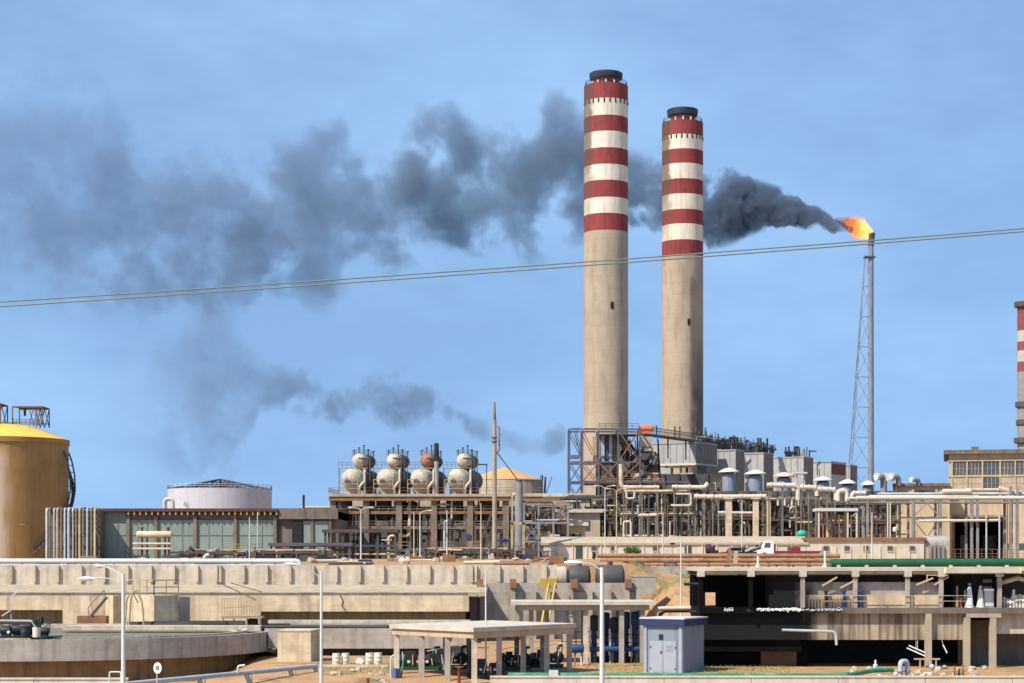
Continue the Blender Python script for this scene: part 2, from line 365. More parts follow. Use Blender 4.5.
# ================================================================== CHIMNEYS
def soot_mat(name, base, zt, cx, low=False):
    """painted shaft with soot run down the side where the wind presses the smoke"""
    m = bpy.data.materials.get(base).copy(); m.name = name; MATS[name] = m
    n = m.node_tree.nodes; l = m.node_tree.links; b = n['Principled BSDF']
    prev = b.inputs['Base Color'].links[0].from_socket
    tc = n.new('ShaderNodeTexCoord'); sp = n.new('ShaderNodeSeparateXYZ'); l.new(tc.outputs['Object'], sp.inputs[0])
    t = n.new('ShaderNodeTexNoise'); t.inputs['Scale'].default_value = .22; t.inputs['Detail'].default_value = 6
    l.new(tc.outputs['Object'], t.inputs['Vector'])
    ad = n.new('ShaderNodeMath'); ad.operation = 'MULTIPLY_ADD'; ad.inputs[1].default_value = 3.4
    l.new(t.outputs['Fac'], ad.inputs[0]); l.new(sp.outputs['X'], ad.inputs[2])
    mx = n.new('ShaderNodeMapRange'); mx.inputs['From Min'].default_value = -2.0; mx.inputs['From Max'].default_value = -3.3
    l.new(ad.outputs[0], mx.inputs['Value'])
    mz = n.new('ShaderNodeMapRange'); mz.inputs['From Min'].default_value = zt-48; mz.inputs['From Max'].default_value = zt-20
    l.new(sp.outputs['Z'], mz.inputs['Value'])
    mu = n.new('ShaderNodeMath'); mu.operation = 'MULTIPLY'; l.new(mx.outputs[0], mu.inputs[0]); l.new(mz.outputs[0], mu.inputs[1])
    m2 = n.new('ShaderNodeMath'); m2.operation = 'MULTIPLY'; m2.inputs[1].default_value = .82; l.new(mu.outputs[0], m2.inputs[0])
    k = n.new('ShaderNodeMix'); k.data_type = 'RGBA'; l.new(m2.outputs[0], k.inputs['Factor']); l.new(prev, k.inputs['A'])
    k.inputs['B'].default_value = (.075, .055, .038, 1); out = k.outputs['Result']
    if low:      # lower shaft turns darker towards the right
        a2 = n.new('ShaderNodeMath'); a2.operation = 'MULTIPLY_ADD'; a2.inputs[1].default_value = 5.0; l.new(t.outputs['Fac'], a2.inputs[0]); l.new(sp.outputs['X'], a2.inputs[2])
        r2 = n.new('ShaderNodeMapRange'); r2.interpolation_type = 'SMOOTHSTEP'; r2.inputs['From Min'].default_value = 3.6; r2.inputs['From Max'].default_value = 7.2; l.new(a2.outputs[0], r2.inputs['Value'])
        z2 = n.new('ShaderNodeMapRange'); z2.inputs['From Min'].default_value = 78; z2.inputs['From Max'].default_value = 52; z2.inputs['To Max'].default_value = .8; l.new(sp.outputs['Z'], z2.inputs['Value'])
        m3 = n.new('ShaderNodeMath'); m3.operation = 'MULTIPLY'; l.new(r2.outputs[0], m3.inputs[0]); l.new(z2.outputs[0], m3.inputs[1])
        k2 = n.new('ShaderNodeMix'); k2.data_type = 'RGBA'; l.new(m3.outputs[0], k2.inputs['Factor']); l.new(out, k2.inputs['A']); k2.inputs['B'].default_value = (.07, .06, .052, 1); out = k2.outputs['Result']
    l.new(out, b.inputs['Base Color'])
    return name
def chimney(px, wtop, wbase, Y, bands, cap, label):
    cx = X(px, Y); t = thing('striped_chimney', label, 'chimney', (cx, Y, TZ), 'tall red and white striped chimneys')
    rt, rb = wtop/2/F*Y, wbase/2/F*Y; Yn = Y-rt*.9; zt = Z(bands[0], Yn)
    rr = lambda z: rb + (rt-rb)*(z-TZ)/(zt-TZ)
    prof = [(rb*1.12, TZ-.3), (rb*1.02, TZ+12)]; mis = [0]
    zs = [Z(b, Yn) for b in bands][::-1]
    z0 = TZ+12; k = 14
    for i in range(1, k+1):
        z = z0+(zs[0]-z0)*i/k; prof.append((rr(z), z)); mis.append(0)
    for i, z in enumerate(zs[1:]):
        prof.append((rr(z), z)); mis.append(1 if i % 2 == 0 else 2)
    prof.append((rt*.72, zt+.25)); mis.append(1)
    mb = MB(); mb.lathe(cx, Y, prof, 48, mis)
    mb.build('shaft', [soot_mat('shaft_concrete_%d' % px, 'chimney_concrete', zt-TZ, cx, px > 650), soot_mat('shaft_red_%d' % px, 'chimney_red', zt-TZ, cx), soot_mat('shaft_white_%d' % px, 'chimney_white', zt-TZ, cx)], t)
    ct = Z(cap, Y-rt*.7); hh = ct-zt
    MB().lathe(cx, Y, [(rt*.55, zt), (rt*.62, zt+hh*.1), (rt*.62, zt+hh*.5), (rt*.66, zt+hh*.6)], 32).build('flue_collar', 'cladding_red', t)
    MB().lathe(cx, Y, [(rt*.58, zt+hh*.48), (rt*.72, zt+hh*.52), (rt*.75, zt+hh*.66), (rt*.76, zt+hh*.95), (rt*.72, zt+hh), (rt*.52, zt+hh), (rt*.5, zt+hh*.6)], 36).build('flue_cap', 'chimney_cap', t)
    for i in range(11):
        a = 2*PI*i/11+.1; p = Vector((cx+math.cos(a)*rt*.68, Y+math.sin(a)*rt*.68, zt+.2))
        MB().bar(p, p+Vector((0,0,hh*.27)), .5).build('cap_post', 'chimney_white', t)
    MB().rail([(cx+math.cos(2*PI*i/16)*rt*.95, Y+math.sin(2*PI*i/16)*rt*.95, zt+.1) for i in range(17)], 1.2, 1.4, .09).build('handrail', 'steel_dark', t)
    zb = Z(bands[1], Yn)
    for i in range(12):
        a = -PI/2 + (i-5.5)*.26; rq = rr(zb)
        d = Vector((math.cos(a), math.sin(a), 0)); p = Vector((cx, Y, zb-.65))+d*(rq-.12)
        MB().bar(p+d*.0, p+d*.25, .4, 1.2).build('vent_slot', 'void_dark', t)
    a = R(140); d = Vector((math.cos(a), math.sin(a), 0))
    lad = MB(); lad.bar(Vector((cx,Y,TZ+2))+d*(rb+.5), Vector((cx,Y,zt))+d*(rt+.5), .5)
    lad.build('ladder', 'steel_dark', t)
    # small doors up the shaft
    for zz, aa in ((Z(308, 575), -1.35),):
        d = Vector((math.cos(aa), math.sin(aa), 0)); p = Vector((cx, Y, zz))+d*(rr(zz)-.15)
        MB().bar(p, p+d*.3, .9, 2).build('access_hatch', 'void_dark', t)
chimney(606, 44, 44.5, 575, [82, 98, 115, 131, 147.5, 164, 180, 197, 213, 230], 69.5, 'taller striped chimney with soot down its left side, standing behind the blue steel frame')
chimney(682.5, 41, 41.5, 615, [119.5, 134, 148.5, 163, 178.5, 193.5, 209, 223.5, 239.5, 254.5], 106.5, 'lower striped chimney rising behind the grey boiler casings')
# far slim stack on the right edge
Y = 900; cx = X(1026, Y); rs = 8.5/F*Y
t = thing('slim_stack', 'slim distant stack with red and white bands behind the beige building', 'stack', (cx, Y, TZ))
bz = [300, 311, 331, 342, 351, 362, 372]
prof = [(rs*.86, Z(304, Y))]; mis = []
mb = MB(); prof = [(rs, TZ-1), (rs, Z(372, Y))]; mis = [0]
for i, b in enumerate([362, 351, 342, 331, 311, 302]):
    prof.append((rs, Z(b, Y))); mis.append([1, 2, 1, 2, 1, 1][i])
mb.lathe(cx, Y, prof, 24, mis).build('shaft', [mat('stack_grey', (.24,.22,.2), var=.2), mat('stack_red', (.20,.06,.055), var=.2), mat('stack_cream', (.42,.36,.32), var=.15)], t)
for py, k in ((305, 1.35), (405, 1.25), (423, 1.15), (441, 1.4)):
    MB().lathe(cx, Y, [(rs*.98, Z(py+3, Y)), (rs*k, Z(py+2, Y)), (rs*k, Z(py-3, Y)), (rs*.98, Z(py-3, Y))], 24).build('gallery_ring', 'steel_dark', t)

# ================================================================== FLARE TOWER, FLAME, SMOKE
YF = 700
t = thing('flare_tower', 'slender steel flare tower with a thin lattice derrick, burning at its tip', 'flare tower', (X(871, YF), YF, TZ))
fx = X(871, YF)
MB().cyl((fx, YF, TZ), (fx, YF, Z(245, YF)), 1.15, .95, 16).build('riser', 'steel_blue_grey' if 'steel_blue_grey' in MATS else mat('steel_blue_grey', (.20,.21,.25), rough=.6, var=.2, streak=.2), t)
MB().cyl((fx, YF, Z(246, YF)), (fx+.4, YF, Z(233, YF)), 1.0, 1.15, 16).build('burner_tip', 'steel_dark', t)
legs = []
for (bpx, dy, tpx) in ((844, -4, 864.5), (846, 9, 865.5)):
    a = Vector((X(bpx, YF), YF+dy, TZ)); b = Vector((X(tpx, YF), YF+dy*.15, Z(256, YF))); legs.append((a, b))
    MB().cyl(a, b, .2, .16, 8).build('derrick_leg', 'steel_blue_grey', t)
k = 10
for i in range(k+1):
    f = i/k; c = Vector((fx, YF, TZ+(Z(256, YF)-TZ)*f)); pts = [l[0].lerp(l[1], f) for l in legs]
    b = MB(); b.bar(pts[0], c, .15); b.bar(pts[1], c, .15); b.bar(pts[0], pts[1], .15)
    if i < k:
        f2 = (i+1)/k; c2 = Vector((fx, YF, TZ+(Z(256, YF)-TZ)*f2)); q = [l[0].lerp(l[1], f2) for l in legs]
        b.bar(pts[0], c2, .12); b.bar(c, q[0], .12); b.bar(pts[1], q[0], .12)
    b.build('bracing', 'steel_blue_grey', t)
MB().box(X(864,YF), fx+1.4, YF-1.5, YF+1.5, Z(258,YF), Z(256.6,YF)).build('tip_platform', 'steel_dark', t)

def curve_node(n, pts):
    """FloatCurve through (t, v) points, both in 0..1"""
    c = n.new('ShaderNodeFloatCurve'); cv = c.mapping.curves[0]
    while len(cv.points) > 2: cv.points.remove(cv.points[1])
    cv.points[0].location = pts[0]; cv.points[1].location = pts[-1]
    for p in pts[1:-1]: cv.points.new(*p)
    c.mapping.update(); return c
def interp(tab, x, k):
    for a, b in zip(tab, tab[1:]):
        if a[0] <= x <= b[0]:
            f = (x-a[0])/(b[0]-a[0]); f = f*f*(3-2*f)*.4+f*.6
            return a[k]+(b[k]-a[k])*f
    return tab[0][k] if x < tab[0][0] else tab[-1][k]
def plume(name, label, tab, Y, nscale, seed, dens, maxd, colr, depthk=.75, amp0=1.5, fill=.95, crisp=True):
    tab = sorted(tab); x0, x1 = tab[0][0], tab[-1][0]
    s = Y/F
    # hull: a tube wrapped loosely round the plume
    n = 20; rings = []; N = 44; mb = MB(); vs = []
    for i in range(N+1):
        px = x0+(x1-x0)*i/N; c = P(px, interp(tab, px, 1), Y); a = interp(tab, px, 2)*s*1.42+.4
        for k in range(n):
            th = 2*PI*k/n; vs.append(c+Vector((0, math.cos(th)*a*depthk, math.sin(th)*a)))
    fs = [(i*n+k, (i+1)*n+k, (i+1)*n+(k+1)%n, i*n+(k+1)%n) for i in range(N) for k in range(n)]
    fs += [list(range(n)), list(range(N*n, N*n+n))[::-1]]
    mb.add(vs, fs)
    m = bpy.data.materials.new(name); m.use_nodes = True; nt = m.node_tree; nd = nt.nodes; l = nt.links; nd.clear()
    out = nd.new('ShaderNodeOutputMaterial'); vol = nd.new('ShaderNodeVolumePrincipled')
    vol.inputs['Color'].default_value = (*colr, 1); vol.inputs['Anisotropy'].default_value = .2
    l.new(vol.outputs[0], out.inputs['Volume'])
    g = nd.new('ShaderNodeNewGeometry')
    def math_(op, a, b=None, c=None):
        q = nd.new('ShaderNodeMath'); q.operation = op
        for i, v in enumerate((a, b, c)):
            if v is None: continue
            if isinstance(v, (int, float)): q.inputs[i].default_value = v
            else: l.new(v, q.inputs[i])
        return q.outputs[0]
    # swirl the coordinates
    wv = nd.new('ShaderNodeTexNoise'); wv.inputs['Scale'].default_value = nscale*.5; wv.inputs['Detail'].default_value = 2
    off = nd.new('ShaderNodeVectorMath'); off.operation = 'ADD'; off.inputs[1].default_value = (seed*13.1, seed*7.7, seed*3.3)
    l.new(g.outputs['Position'], off.inputs[0]); l.new(off.outputs[0], wv.inputs['Vector'])
    sub = nd.new('ShaderNodeVectorMath'); sub.operation = 'SUBTRACT'; sub.inputs[1].default_value = (.5,.5,.5); l.new(wv.outputs['Color'], sub.inputs[0])
    sc = nd.new('ShaderNodeVectorMath'); sc.operation = 'SCALE'; sc.inputs['Scale'].default_value = .55/nscale; l.new(sub.outputs[0], sc.inputs[0])
    pos = nd.new('ShaderNodeVectorMath'); pos.operation = 'ADD'; l.new(g.outputs['Position'], pos.inputs[0]); l.new(sc.outputs[0], pos.inputs[1])
    sp = nd.new('ShaderNodeSeparateXYZ'); l.new(g.outputs['Position'], sp.inputs[0])
    X0, X1 = X(x0, Y), X(x1, Y)
    mr = nd.new('ShaderNodeMapRange'); mr.inputs['From Min'].default_value = X0; mr.inputs['From Max'].default_value = X1
    l.new(sp.outputs['X'], mr.inputs['Value']); tt = mr.outputs[0]
    amax = max(r[2] for r in tab)
    zlo, zhi = Z(max(r[1] for r in tab)+5, Y), Z(min(r[1] for r in tab)-5, Y)
    cz = curve_node(nd, [((r[0]-x0)/(x1-x0), (Z(r[1], Y)-zlo)/(zhi-zlo)) for r in tab]); l.new(tt, cz.inputs['Value'])
    ca = curve_node(nd, [((r[0]-x0)/(x1-x0), r[2]/amax) for r in tab]); l.new(tt, ca.inputs['Value'])
    ck = curve_node(nd, [((r[0]-x0)/(x1-x0), min(1, r[3]/maxd)) for r in tab]); l.new(tt, ck.inputs['Value'])
    zc = math_('MULTIPLY_ADD', cz.outputs[0], zhi-zlo, zlo)
    aa = math_('MULTIPLY', ca.outputs[0], amax*s)
    dz = math_('DIVIDE', math_('SUBTRACT', sp.outputs['Z'], zc), aa)
    dy = math_('DIVIDE', math_('SUBTRACT', sp.outputs['Y'], Y), math_('MULTIPLY', aa, depthk))
    d2 = math_('ADD', math_('MULTIPLY', dz, dz), math_('MULTIPLY', dy, dy))
    dd = math_('SQRT', d2)
    nz = nd.new('ShaderNodeTexNoise'); nz.inputs['Scale'].default_value = nscale; nz.inputs['Detail'].default_value = 4.5; nz.inputs['Roughness'].default_value = .58
    off2 = nd.new('ShaderNodeVectorMath'); off2.operation = 'ADD'; off2.inputs[1].default_value = (seed*5.1, seed*2.7, seed*9.3)
    l.new(pos.outputs[0], off2.inputs[0]); l.new(off2.outputs[0], nz.inputs['Vector'])
    amp = nd.new('ShaderNodeMapRange'); amp.inputs['From Min'].default_value = .97; amp.inputs['From Max'].default_value = .72; amp.inputs['To Min'].default_value = amp0; amp.inputs['To Max'].default_value = 5.2; l.new(tt, amp.inputs['Value'])
    nb = math_('MULTIPLY', math_('SUBTRACT', nz.outputs['Fac'], .5), amp.outputs[0])
    nf = nd.new('ShaderNodeTexNoise'); nf.inputs['Scale'].default_value = nscale*3.2; nf.inputs['Detail'].default_value = 3; l.new(off2.outputs[0], nf.inputs['Vector'])
    wf = nd.new('ShaderNodeMapRange'); wf.inputs['From Min'].default_value = .45; wf.inputs['From Max'].default_value = .85; wf.inputs['To Min'].default_value = 1.5; wf.inputs['To Max'].default_value = 1.7; l.new(tt, wf.inputs['Value'])
    nb = math_('ADD', nb, math_('MULTIPLY', math_('SUBTRACT', nf.outputs['Fac'], .5), wf.outputs[0]))
    f = math_('ADD', math_('SUBTRACT', fill, dd), nb)
    st = nd.new('ShaderNodeMapRange'); st.interpolation_type = 'SMOOTHSTEP'; st.inputs['From Min'].default_value = 0.0; st.inputs['From Max'].default_value = .6
    if crisp: sh = nd.new('ShaderNodeMapRange'); sh.inputs['From Min'].default_value = .95; sh.inputs['From Max'].default_value = .55; sh.inputs['To Min'].default_value = .22; sh.inputs['To Max'].default_value = .75; l.new(tt, sh.inputs['Value']); l.new(sh.outputs[0], st.inputs['From Max'])
    l.new(f, st.inputs['Value'])
    edge = nd.new('ShaderNodeMapRange'); edge.interpolation_type = 'SMOOTHSTEP'; edge.inputs['From Min'].default_value = 1.4; edge.inputs['From Max'].default_value = .95
    l.new(dd, edge.inputs['Value'])
    dn = math_('MULTIPLY', math_('MULTIPLY', st.outputs[0], edge.outputs[0]), ck.outputs[0])
    # optical depth is given per full thickness: divide by the local half-depth
    dn = math_('DIVIDE', math_('MULTIPLY', dn, maxd*dens), math_('MULTIPLY', aa, depthk*1.2))
    l.new(dn, vol.inputs['Density'])
    try: m.cycles.volume_step_rate = .16
    except Exception: pass
    return setting_stuff(name, mb, m, label)
def setting_stuff(name, mb, m, label):
    o = mb.build(name, m); return tag(o, label, 'smoke', kind='stuff')
plume('smoke_plume', 'long dark smoke plume drifting left from the flare flame and thinning behind the chimneys',
  [(853,229,4,2.6),(838,226,7,3.6),(820,219,11,3.6),(795,212,15,3.3),(765,206,20,3.0),(735,204,31,2.5),(705,210,36,2.0),(680,205,36,1.6),(645,202,40,1.35),(600,190,44,1.05),
   (560,170,72,1.0),(520,196,58,1.0),(480,192,60,1.05),(445,185,74,1.15),(405,196,60,1.0),(370,222,54,.75),(330,208,86,.8),(285,222,74,.7),(235,228,78,.62),(180,228,82,.64),(130,222,90,.58),(70,192,114,.48),(0,190,116,.42),(-70,190,120,.4)],
  YF, 1/18, 3, 1.35, 3.6, (.36, .47, .66), amp0=2.3, fill=1.06, depthk=.5)
plume('smoke_wisp', 'thin lower trail of grey smoke drifting left above the round drums',
  [(566,438,7,.2),(553,440,15,.42),(535,446,10,.16),(510,440,14,.3),(480,424,17,.5),(458,413,18,.6),(430,406,23,.65),(402,396,29,.75),(374,402,25,.62),(344,407,18,.6),(312,394,21,.65),(272,391,24,.5),(246,385,48,.42),(215,390,95,.5),(188,392,85,.38),(150,398,60,.14),(110,402,50,.02)],
  690, 1/15, 8, 1.15, .8, (.36, .47, .66), amp0=3.6, fill=1.0, crisp=False)
# flame: glowing gas torn off the tip by the wind
def flame():
    mb = MB(); n = 22; pts = [(873,234,3),(869,231,6.5),(864,230,9.5),(858,228.5,10),(852,226,8.5),(846,223,6),(840,221,3.2),(834,219,1.0)]
    rng = random.Random(4); vs = []
    for px, py, r in pts:
        c = P(px, py, YF); r *= YF/F
        for k in range(n):
            th = 2*PI*k/n; q = r*(1+.25*math.sin(3*th+px*.7)+.15*math.sin(7*th+px*1.9)+.2*rng.uniform(-1,1))
            vs.append(c+Vector((rng.uniform(-.3,.3), math.cos(th)*q*.8, math.sin(th)*q)))
    N = len(pts)
    mb.add(vs, [(i*n+k,(i+1)*n+k,(i+1)*n+(k+1)%n,i*n+(k+1)%n) for i in range(N-1) for k in range(n)]+[list(range(n)), list(range((N-1)*n, N*n))[::-1]], 0, True)
    m = bpy.data.materials.new('flame'); m.use_nodes = True; nd = m.node_tree.nodes; l = m.node_tree.links; nd.clear()
    out = nd.new('ShaderNodeOutputMaterial'); vol = nd.new('ShaderNodeVolumePrincipled')
    vol.inputs['Density'].default_value = .5; vol.inputs['Color'].default_value = (0.0,0.0,0.0,1)
    g = nd.new('ShaderNodeNewGeometry'); t = nd.new('ShaderNodeTexNoise'); t.inputs['Scale'].default_value = .55; t.inputs['Detail'].default_value = 4; t.inputs['Distortion'].default_value = 1.0
    l.new(g.outputs['Position'], t.inputs['Vector'])
    sp = nd.new('ShaderNodeSeparateXYZ'); l.new(g.outputs['Position'], sp.inputs[0])
    mr = nd.new('ShaderNodeMapRange'); mr.inputs['From Min'].default_value = X(836, YF); mr.inputs['From Max'].default_value = X(866, YF); l.new(sp.outputs['X'], mr.inputs['Value'])
    ad = nd.new('ShaderNodeMath'); ad.operation = 'MULTIPLY_ADD'; ad.inputs[1].default_value = 1.5; l.new(t.outputs['Fac'], ad.inputs[0]); l.new(mr.outputs[0], ad.inputs[2])
    hc = nd.new('ShaderNodeMapRange'); hc.inputs['From Min'].default_value = .75; hc.inputs['From Max'].default_value = 1.75; l.new(ad.outputs[0], hc.inputs['Value'])
    cr = nd.new('ShaderNodeValToRGB'); e = cr.color_ramp.elements
    e[0].position = 0; e[0].color = (.35,.05,.03,1); e[1].position = 1; e[1].color = (1,.66,.13,1)
    k = e.new(.4); k.color = (1,.17,.02,1); k = e.new(.75); k.color = (1,.36,.03,1)
    l.new(hc.outputs[0], cr.inputs[0]); l.new(cr.outputs[0], vol.inputs['Emission Color'])
    es = nd.new('ShaderNodeMath'); es.operation = 'MULTIPLY_ADD'; es.inputs[1].default_value = .55; es.inputs[2].default_value = .06
    l.new(hc.outputs[0], es.inputs[0]); l.new(es.outputs[0], vol.inputs['Emission Strength'])
    l.new(vol.outputs[0], out.inputs['Volume'])
    tag(mb.build('flame', m), 'bright orange and yellow flame blown left from the tip of the flare tower', 'flame')
flame()

# ================================================================== POWER LINES
for dz, lab in ((0, 'upper of two thin power lines crossing the sky in front of the chimneys'), (4.6, 'lower of two thin power lines crossing the sky in front of the chimneys')):
    Y = 200; pts = []
    for i in range(41):
        px = -120 + 1270*i/40; t0 = (px-0)/1024
        spread = dz*(1 - .35*t0)
        pts.append(P(px, 302 - 73.5*t0 + spread + 2.0*(1-(2*t0-1)**2), Y))
    one('power_line', MB().tube(pts, .075, 6), 'wire_grey', lab, 'power line', 'power lines crossing the sky')
# ================================================================== TANKS
def ring_pts(cx, cy, r, z, a0, a1, n):
    return [Vector((cx+r*math.cos(a0+(a1-a0)*i/n), cy+r*math.sin(a0+(a1-a0)*i/n), z)) for i in range(n+1)]
# yellow-roofed tank
def pale_left():  # brown shell, paler towards the left below the rim
    m = MATS['tank_brown'].copy(); m.name = 'tank_brown_pale_left'; n = m.node_tree.nodes; l = m.node_tree.links; b = n['Principled BSDF']; prev = b.inputs['Base Color'].links[0].from_socket
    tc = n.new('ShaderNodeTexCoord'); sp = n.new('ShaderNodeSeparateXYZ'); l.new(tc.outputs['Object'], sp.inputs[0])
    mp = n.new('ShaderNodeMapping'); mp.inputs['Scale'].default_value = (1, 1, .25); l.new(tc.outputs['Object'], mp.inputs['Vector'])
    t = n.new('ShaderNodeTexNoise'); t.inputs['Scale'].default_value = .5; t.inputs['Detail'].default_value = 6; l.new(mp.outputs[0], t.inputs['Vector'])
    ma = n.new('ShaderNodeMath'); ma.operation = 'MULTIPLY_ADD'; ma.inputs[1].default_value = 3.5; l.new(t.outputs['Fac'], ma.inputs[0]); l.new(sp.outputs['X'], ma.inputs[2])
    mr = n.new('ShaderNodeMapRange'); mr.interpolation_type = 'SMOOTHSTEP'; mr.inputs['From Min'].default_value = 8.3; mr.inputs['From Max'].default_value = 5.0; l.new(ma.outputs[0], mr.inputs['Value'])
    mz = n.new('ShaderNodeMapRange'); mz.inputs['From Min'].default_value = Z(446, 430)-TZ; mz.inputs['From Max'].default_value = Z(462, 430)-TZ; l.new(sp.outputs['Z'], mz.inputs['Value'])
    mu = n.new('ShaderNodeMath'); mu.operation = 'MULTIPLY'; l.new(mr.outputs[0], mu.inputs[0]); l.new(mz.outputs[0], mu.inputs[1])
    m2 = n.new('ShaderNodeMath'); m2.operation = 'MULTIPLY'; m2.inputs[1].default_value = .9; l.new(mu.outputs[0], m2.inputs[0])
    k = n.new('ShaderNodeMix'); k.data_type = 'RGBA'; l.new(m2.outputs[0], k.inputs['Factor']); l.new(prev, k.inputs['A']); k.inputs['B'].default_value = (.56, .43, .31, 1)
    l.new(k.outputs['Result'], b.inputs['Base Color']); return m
Y = 430; cx = X(1, Y); r = 66/F*Y; zt = Z(440, Y)
t = thing('storage_tank', 'big rust-brown storage tank with a bright yellow domed roof at the left edge', 'tank', (cx, Y, TZ))
MB().lathe(cx, Y, [(r, TZ-.3), (r, zt-1.2), (r+.25, zt-1.1), (r+.25, zt), (r*.98, zt)], 64).build('shell', pale_left(), t)
prof = [(r*.985*math.cos(a), zt+.02+(Z(421.5, Y)-zt)*math.sin(a)) for a in [PI/2*i/12*.999 for i in range(13)]]
prof = [(r*1.0, zt+.02)] + [(r*(1-i/12), zt+.02+(Z(422, Y)-zt)*(1-(1-i/12)**1.7)) for i in range(1, 13)]
prof[-1] = (.02, prof[-1][1])
MB().lathe(cx, Y, prof, 64).build('roof', 'tank_yellow_roof', t)
def gantry(px0, px1, py0, py1, yy):
    b = MB(); zz0, zz1 = Z(py1, yy), Z(py0, yy); xs = [X(px0, yy), X(px1-9, yy), X(px1, yy)]
    for dy in (-3, 3):
        for x in xs[:1]+xs[2:]: b.bar((x, yy+dy, zz0), (x, yy+dy, zz1), .22)
        b.bar((xs[0], yy+dy, zz1), (xs[2], yy+dy, zz1), .35); b.bar((xs[0], yy+dy, zz0+.9), (xs[2], yy+dy, zz0+.9), .18)
        for u in range(3): 
            xa = xs[0]+(xs[2]-xs[0])*(.55+.15*u); xb = xs[0]+(xs[2]-xs[0])*(.70+.15*u)
            b.bar((xa, yy+dy, zz1), (xb, yy+dy, zz0), .15); b.bar((xa, yy+dy, zz0), (xb, yy+dy, zz1), .15)
    b.box(xs[0], xs[2], yy-3, yy+3, zz1+.05, zz1+.18)
    b.rail([(xs[0], yy-3, zz0+.3), (xs[2], yy-3, zz0+.3)], 1.2, 1.0, .1)
    b.cyl((xs[0]+2, yy, zz1), (xs[0]+2, yy, zz1-1.8), .35, .25, 10)
    return b
gantry(16, 46, 408, 427, Y).build('roof_gantry', 'pipe_brown', t)
gantry(-34, 4, 405, 430, Y-3).build('roof_gantry', 'pipe_brown', t)
# stair winding up the right flank
b = MB(); pts = []
for i in range(29):
    a = R(-50 + 100*i/28); z = TZ+1+ (Z(455, Y)-TZ-1)*i/28
    pts.append((cx+(r+1.0)*math.cos(a), Y+(r+1.0)*math.sin(a), z))
for p, q in zip(pts, pts[1:]): b.bar(p, q, .8, .2)
b.rail(pts, 1.2, 2, .12); b.build('spiral_stair', 'steel_dark', t)
b = MB()   # hooped ladder curving off the wall
hp = [P(67, 452, Y), P(70, 460, Y), P(73, 475, Y), P(73.5, 490, Y), P(71, 504, Y), P(67.5, 512, Y)]
b.pipe([p+Vector((0,-3,0)) for p in hp], .18); b.pipe([p+Vector((-.3,3,0)) for p in hp], .18)
for i in range(12):
    f = i/11*(len(hp)-1.001); k = int(f); p = hp[k].lerp(hp[k+1], f-k); b.bar(p+Vector((0,-3,0)), p+Vector((-.3,3,0)), .14); b.bar(p, Vector((cx+r-.2, Y, p.z)), .12)
b.build('ladder_cage', 'steel_dark', t)

# white floating-roof tank
Y = 520; cx = X(220, Y); r = 51.5/F*Y; zt = Z(489.5, Y)
t = thing('storage_tank', 'white storage tank with dark open roof trusses behind the green building', 'tank', (cx, Y, TZ))
MB().lathe(cx, Y, [(r, TZ-.3), (r, zt), (r-.2, zt), (r-.2, zt-2)], 64).build('shell', 'tank_white', t)
apex = Vector((cx, Y, Z(479, Y)))
for i in range(12):
    a = 2*PI*i/12+.1; e = Vector((cx+(r-.3)*math.cos(a), Y+(r-.3)*math.sin(a), zt+.1)); b = MB(); b.bar(e, apex, .24)
    for u in range(1, 7):
        p = e.lerp(apex, u/7); q = Vector((p.x, p.y, zt)); b.bar(p, q, .14)
        p2 = e.lerp(apex, (u+1)/7) if u < 6 else apex; b.bar(q, p2, .14)
    b.bar((e.x, e.y, zt), (cx, Y, zt), .18)
    b.build('roof_truss', 'steel_dark', t)
MB().rail(ring_pts(cx, Y, r, zt, 0, 2*PI, 40), 1.1, 2.2, .1).build('handrail', 'galvanised', t)
def lettering(txt, px, py, Y, hpx, m, parent, y):
    c = bpy.data.curves.new('marking', 'FONT'); c.body = txt; c.size = hpx/F*Y*1.4; c.align_x = 'CENTER'; c.extrude = .02
    o = bpy.data.objects.new('tmp', c); col.objects.link(o)
    me = o.to_mesh().copy(); col.objects.unlink(o); bpy.data.objects.remove(o)
    ob = bpy.data.objects.new('marking', me); col.objects.link(ob); me.materials.clear(); me.materials.append(MATS[m])
    ob.parent = parent; ob.rotation_euler = (R(90), 0, 0); ob.location = Vector((X(px, Y), y, Z(py, Y)))-Vector(parent['_o']); return ob
o = lettering('42', 193.5, 507, Y, 4, 'steel_dark', t, Y - math.sqrt(r*r-(X(193.5, Y)-cx)**2) - .6); o.rotation_euler = (R(90), 0, -R(29))

# tan tank with cone roof
Y = 480; cx = X(505, Y); r = 38/F*Y; zt = Z(481, Y)
t = thing('storage_tank', 'tan tank with faded orange cone roof partly behind the tall wooden pole', 'tank', (cx, Y, TZ))
MB().lathe(cx, Y, [(r, TZ-.3), (r, zt), (r*.985, zt+.3)], 56).build('shell', 'tank_tan_wall', t)
MB().lathe(cx, Y, [(r*1.01, zt+.1), (r*.5, Z(473, Y)), (.1, Z(467, Y))], 56).build('roof', 'tank_orange', t)
b = MB(); b.rail(ring_pts(cx, Y, r*1.0, zt+.2, R(-20), R(20), 4), 1.1, 2, .12); b.bar((cx+r+.6, Y-2, zt+1), (cx+r-.5, Y-2, TZ), .5); b.bar((cx+r+2.2, Y-2, zt+1), (cx+r-.2, Y-2, zt-6), .2); b.build('ladder', 'steel_dark', t)

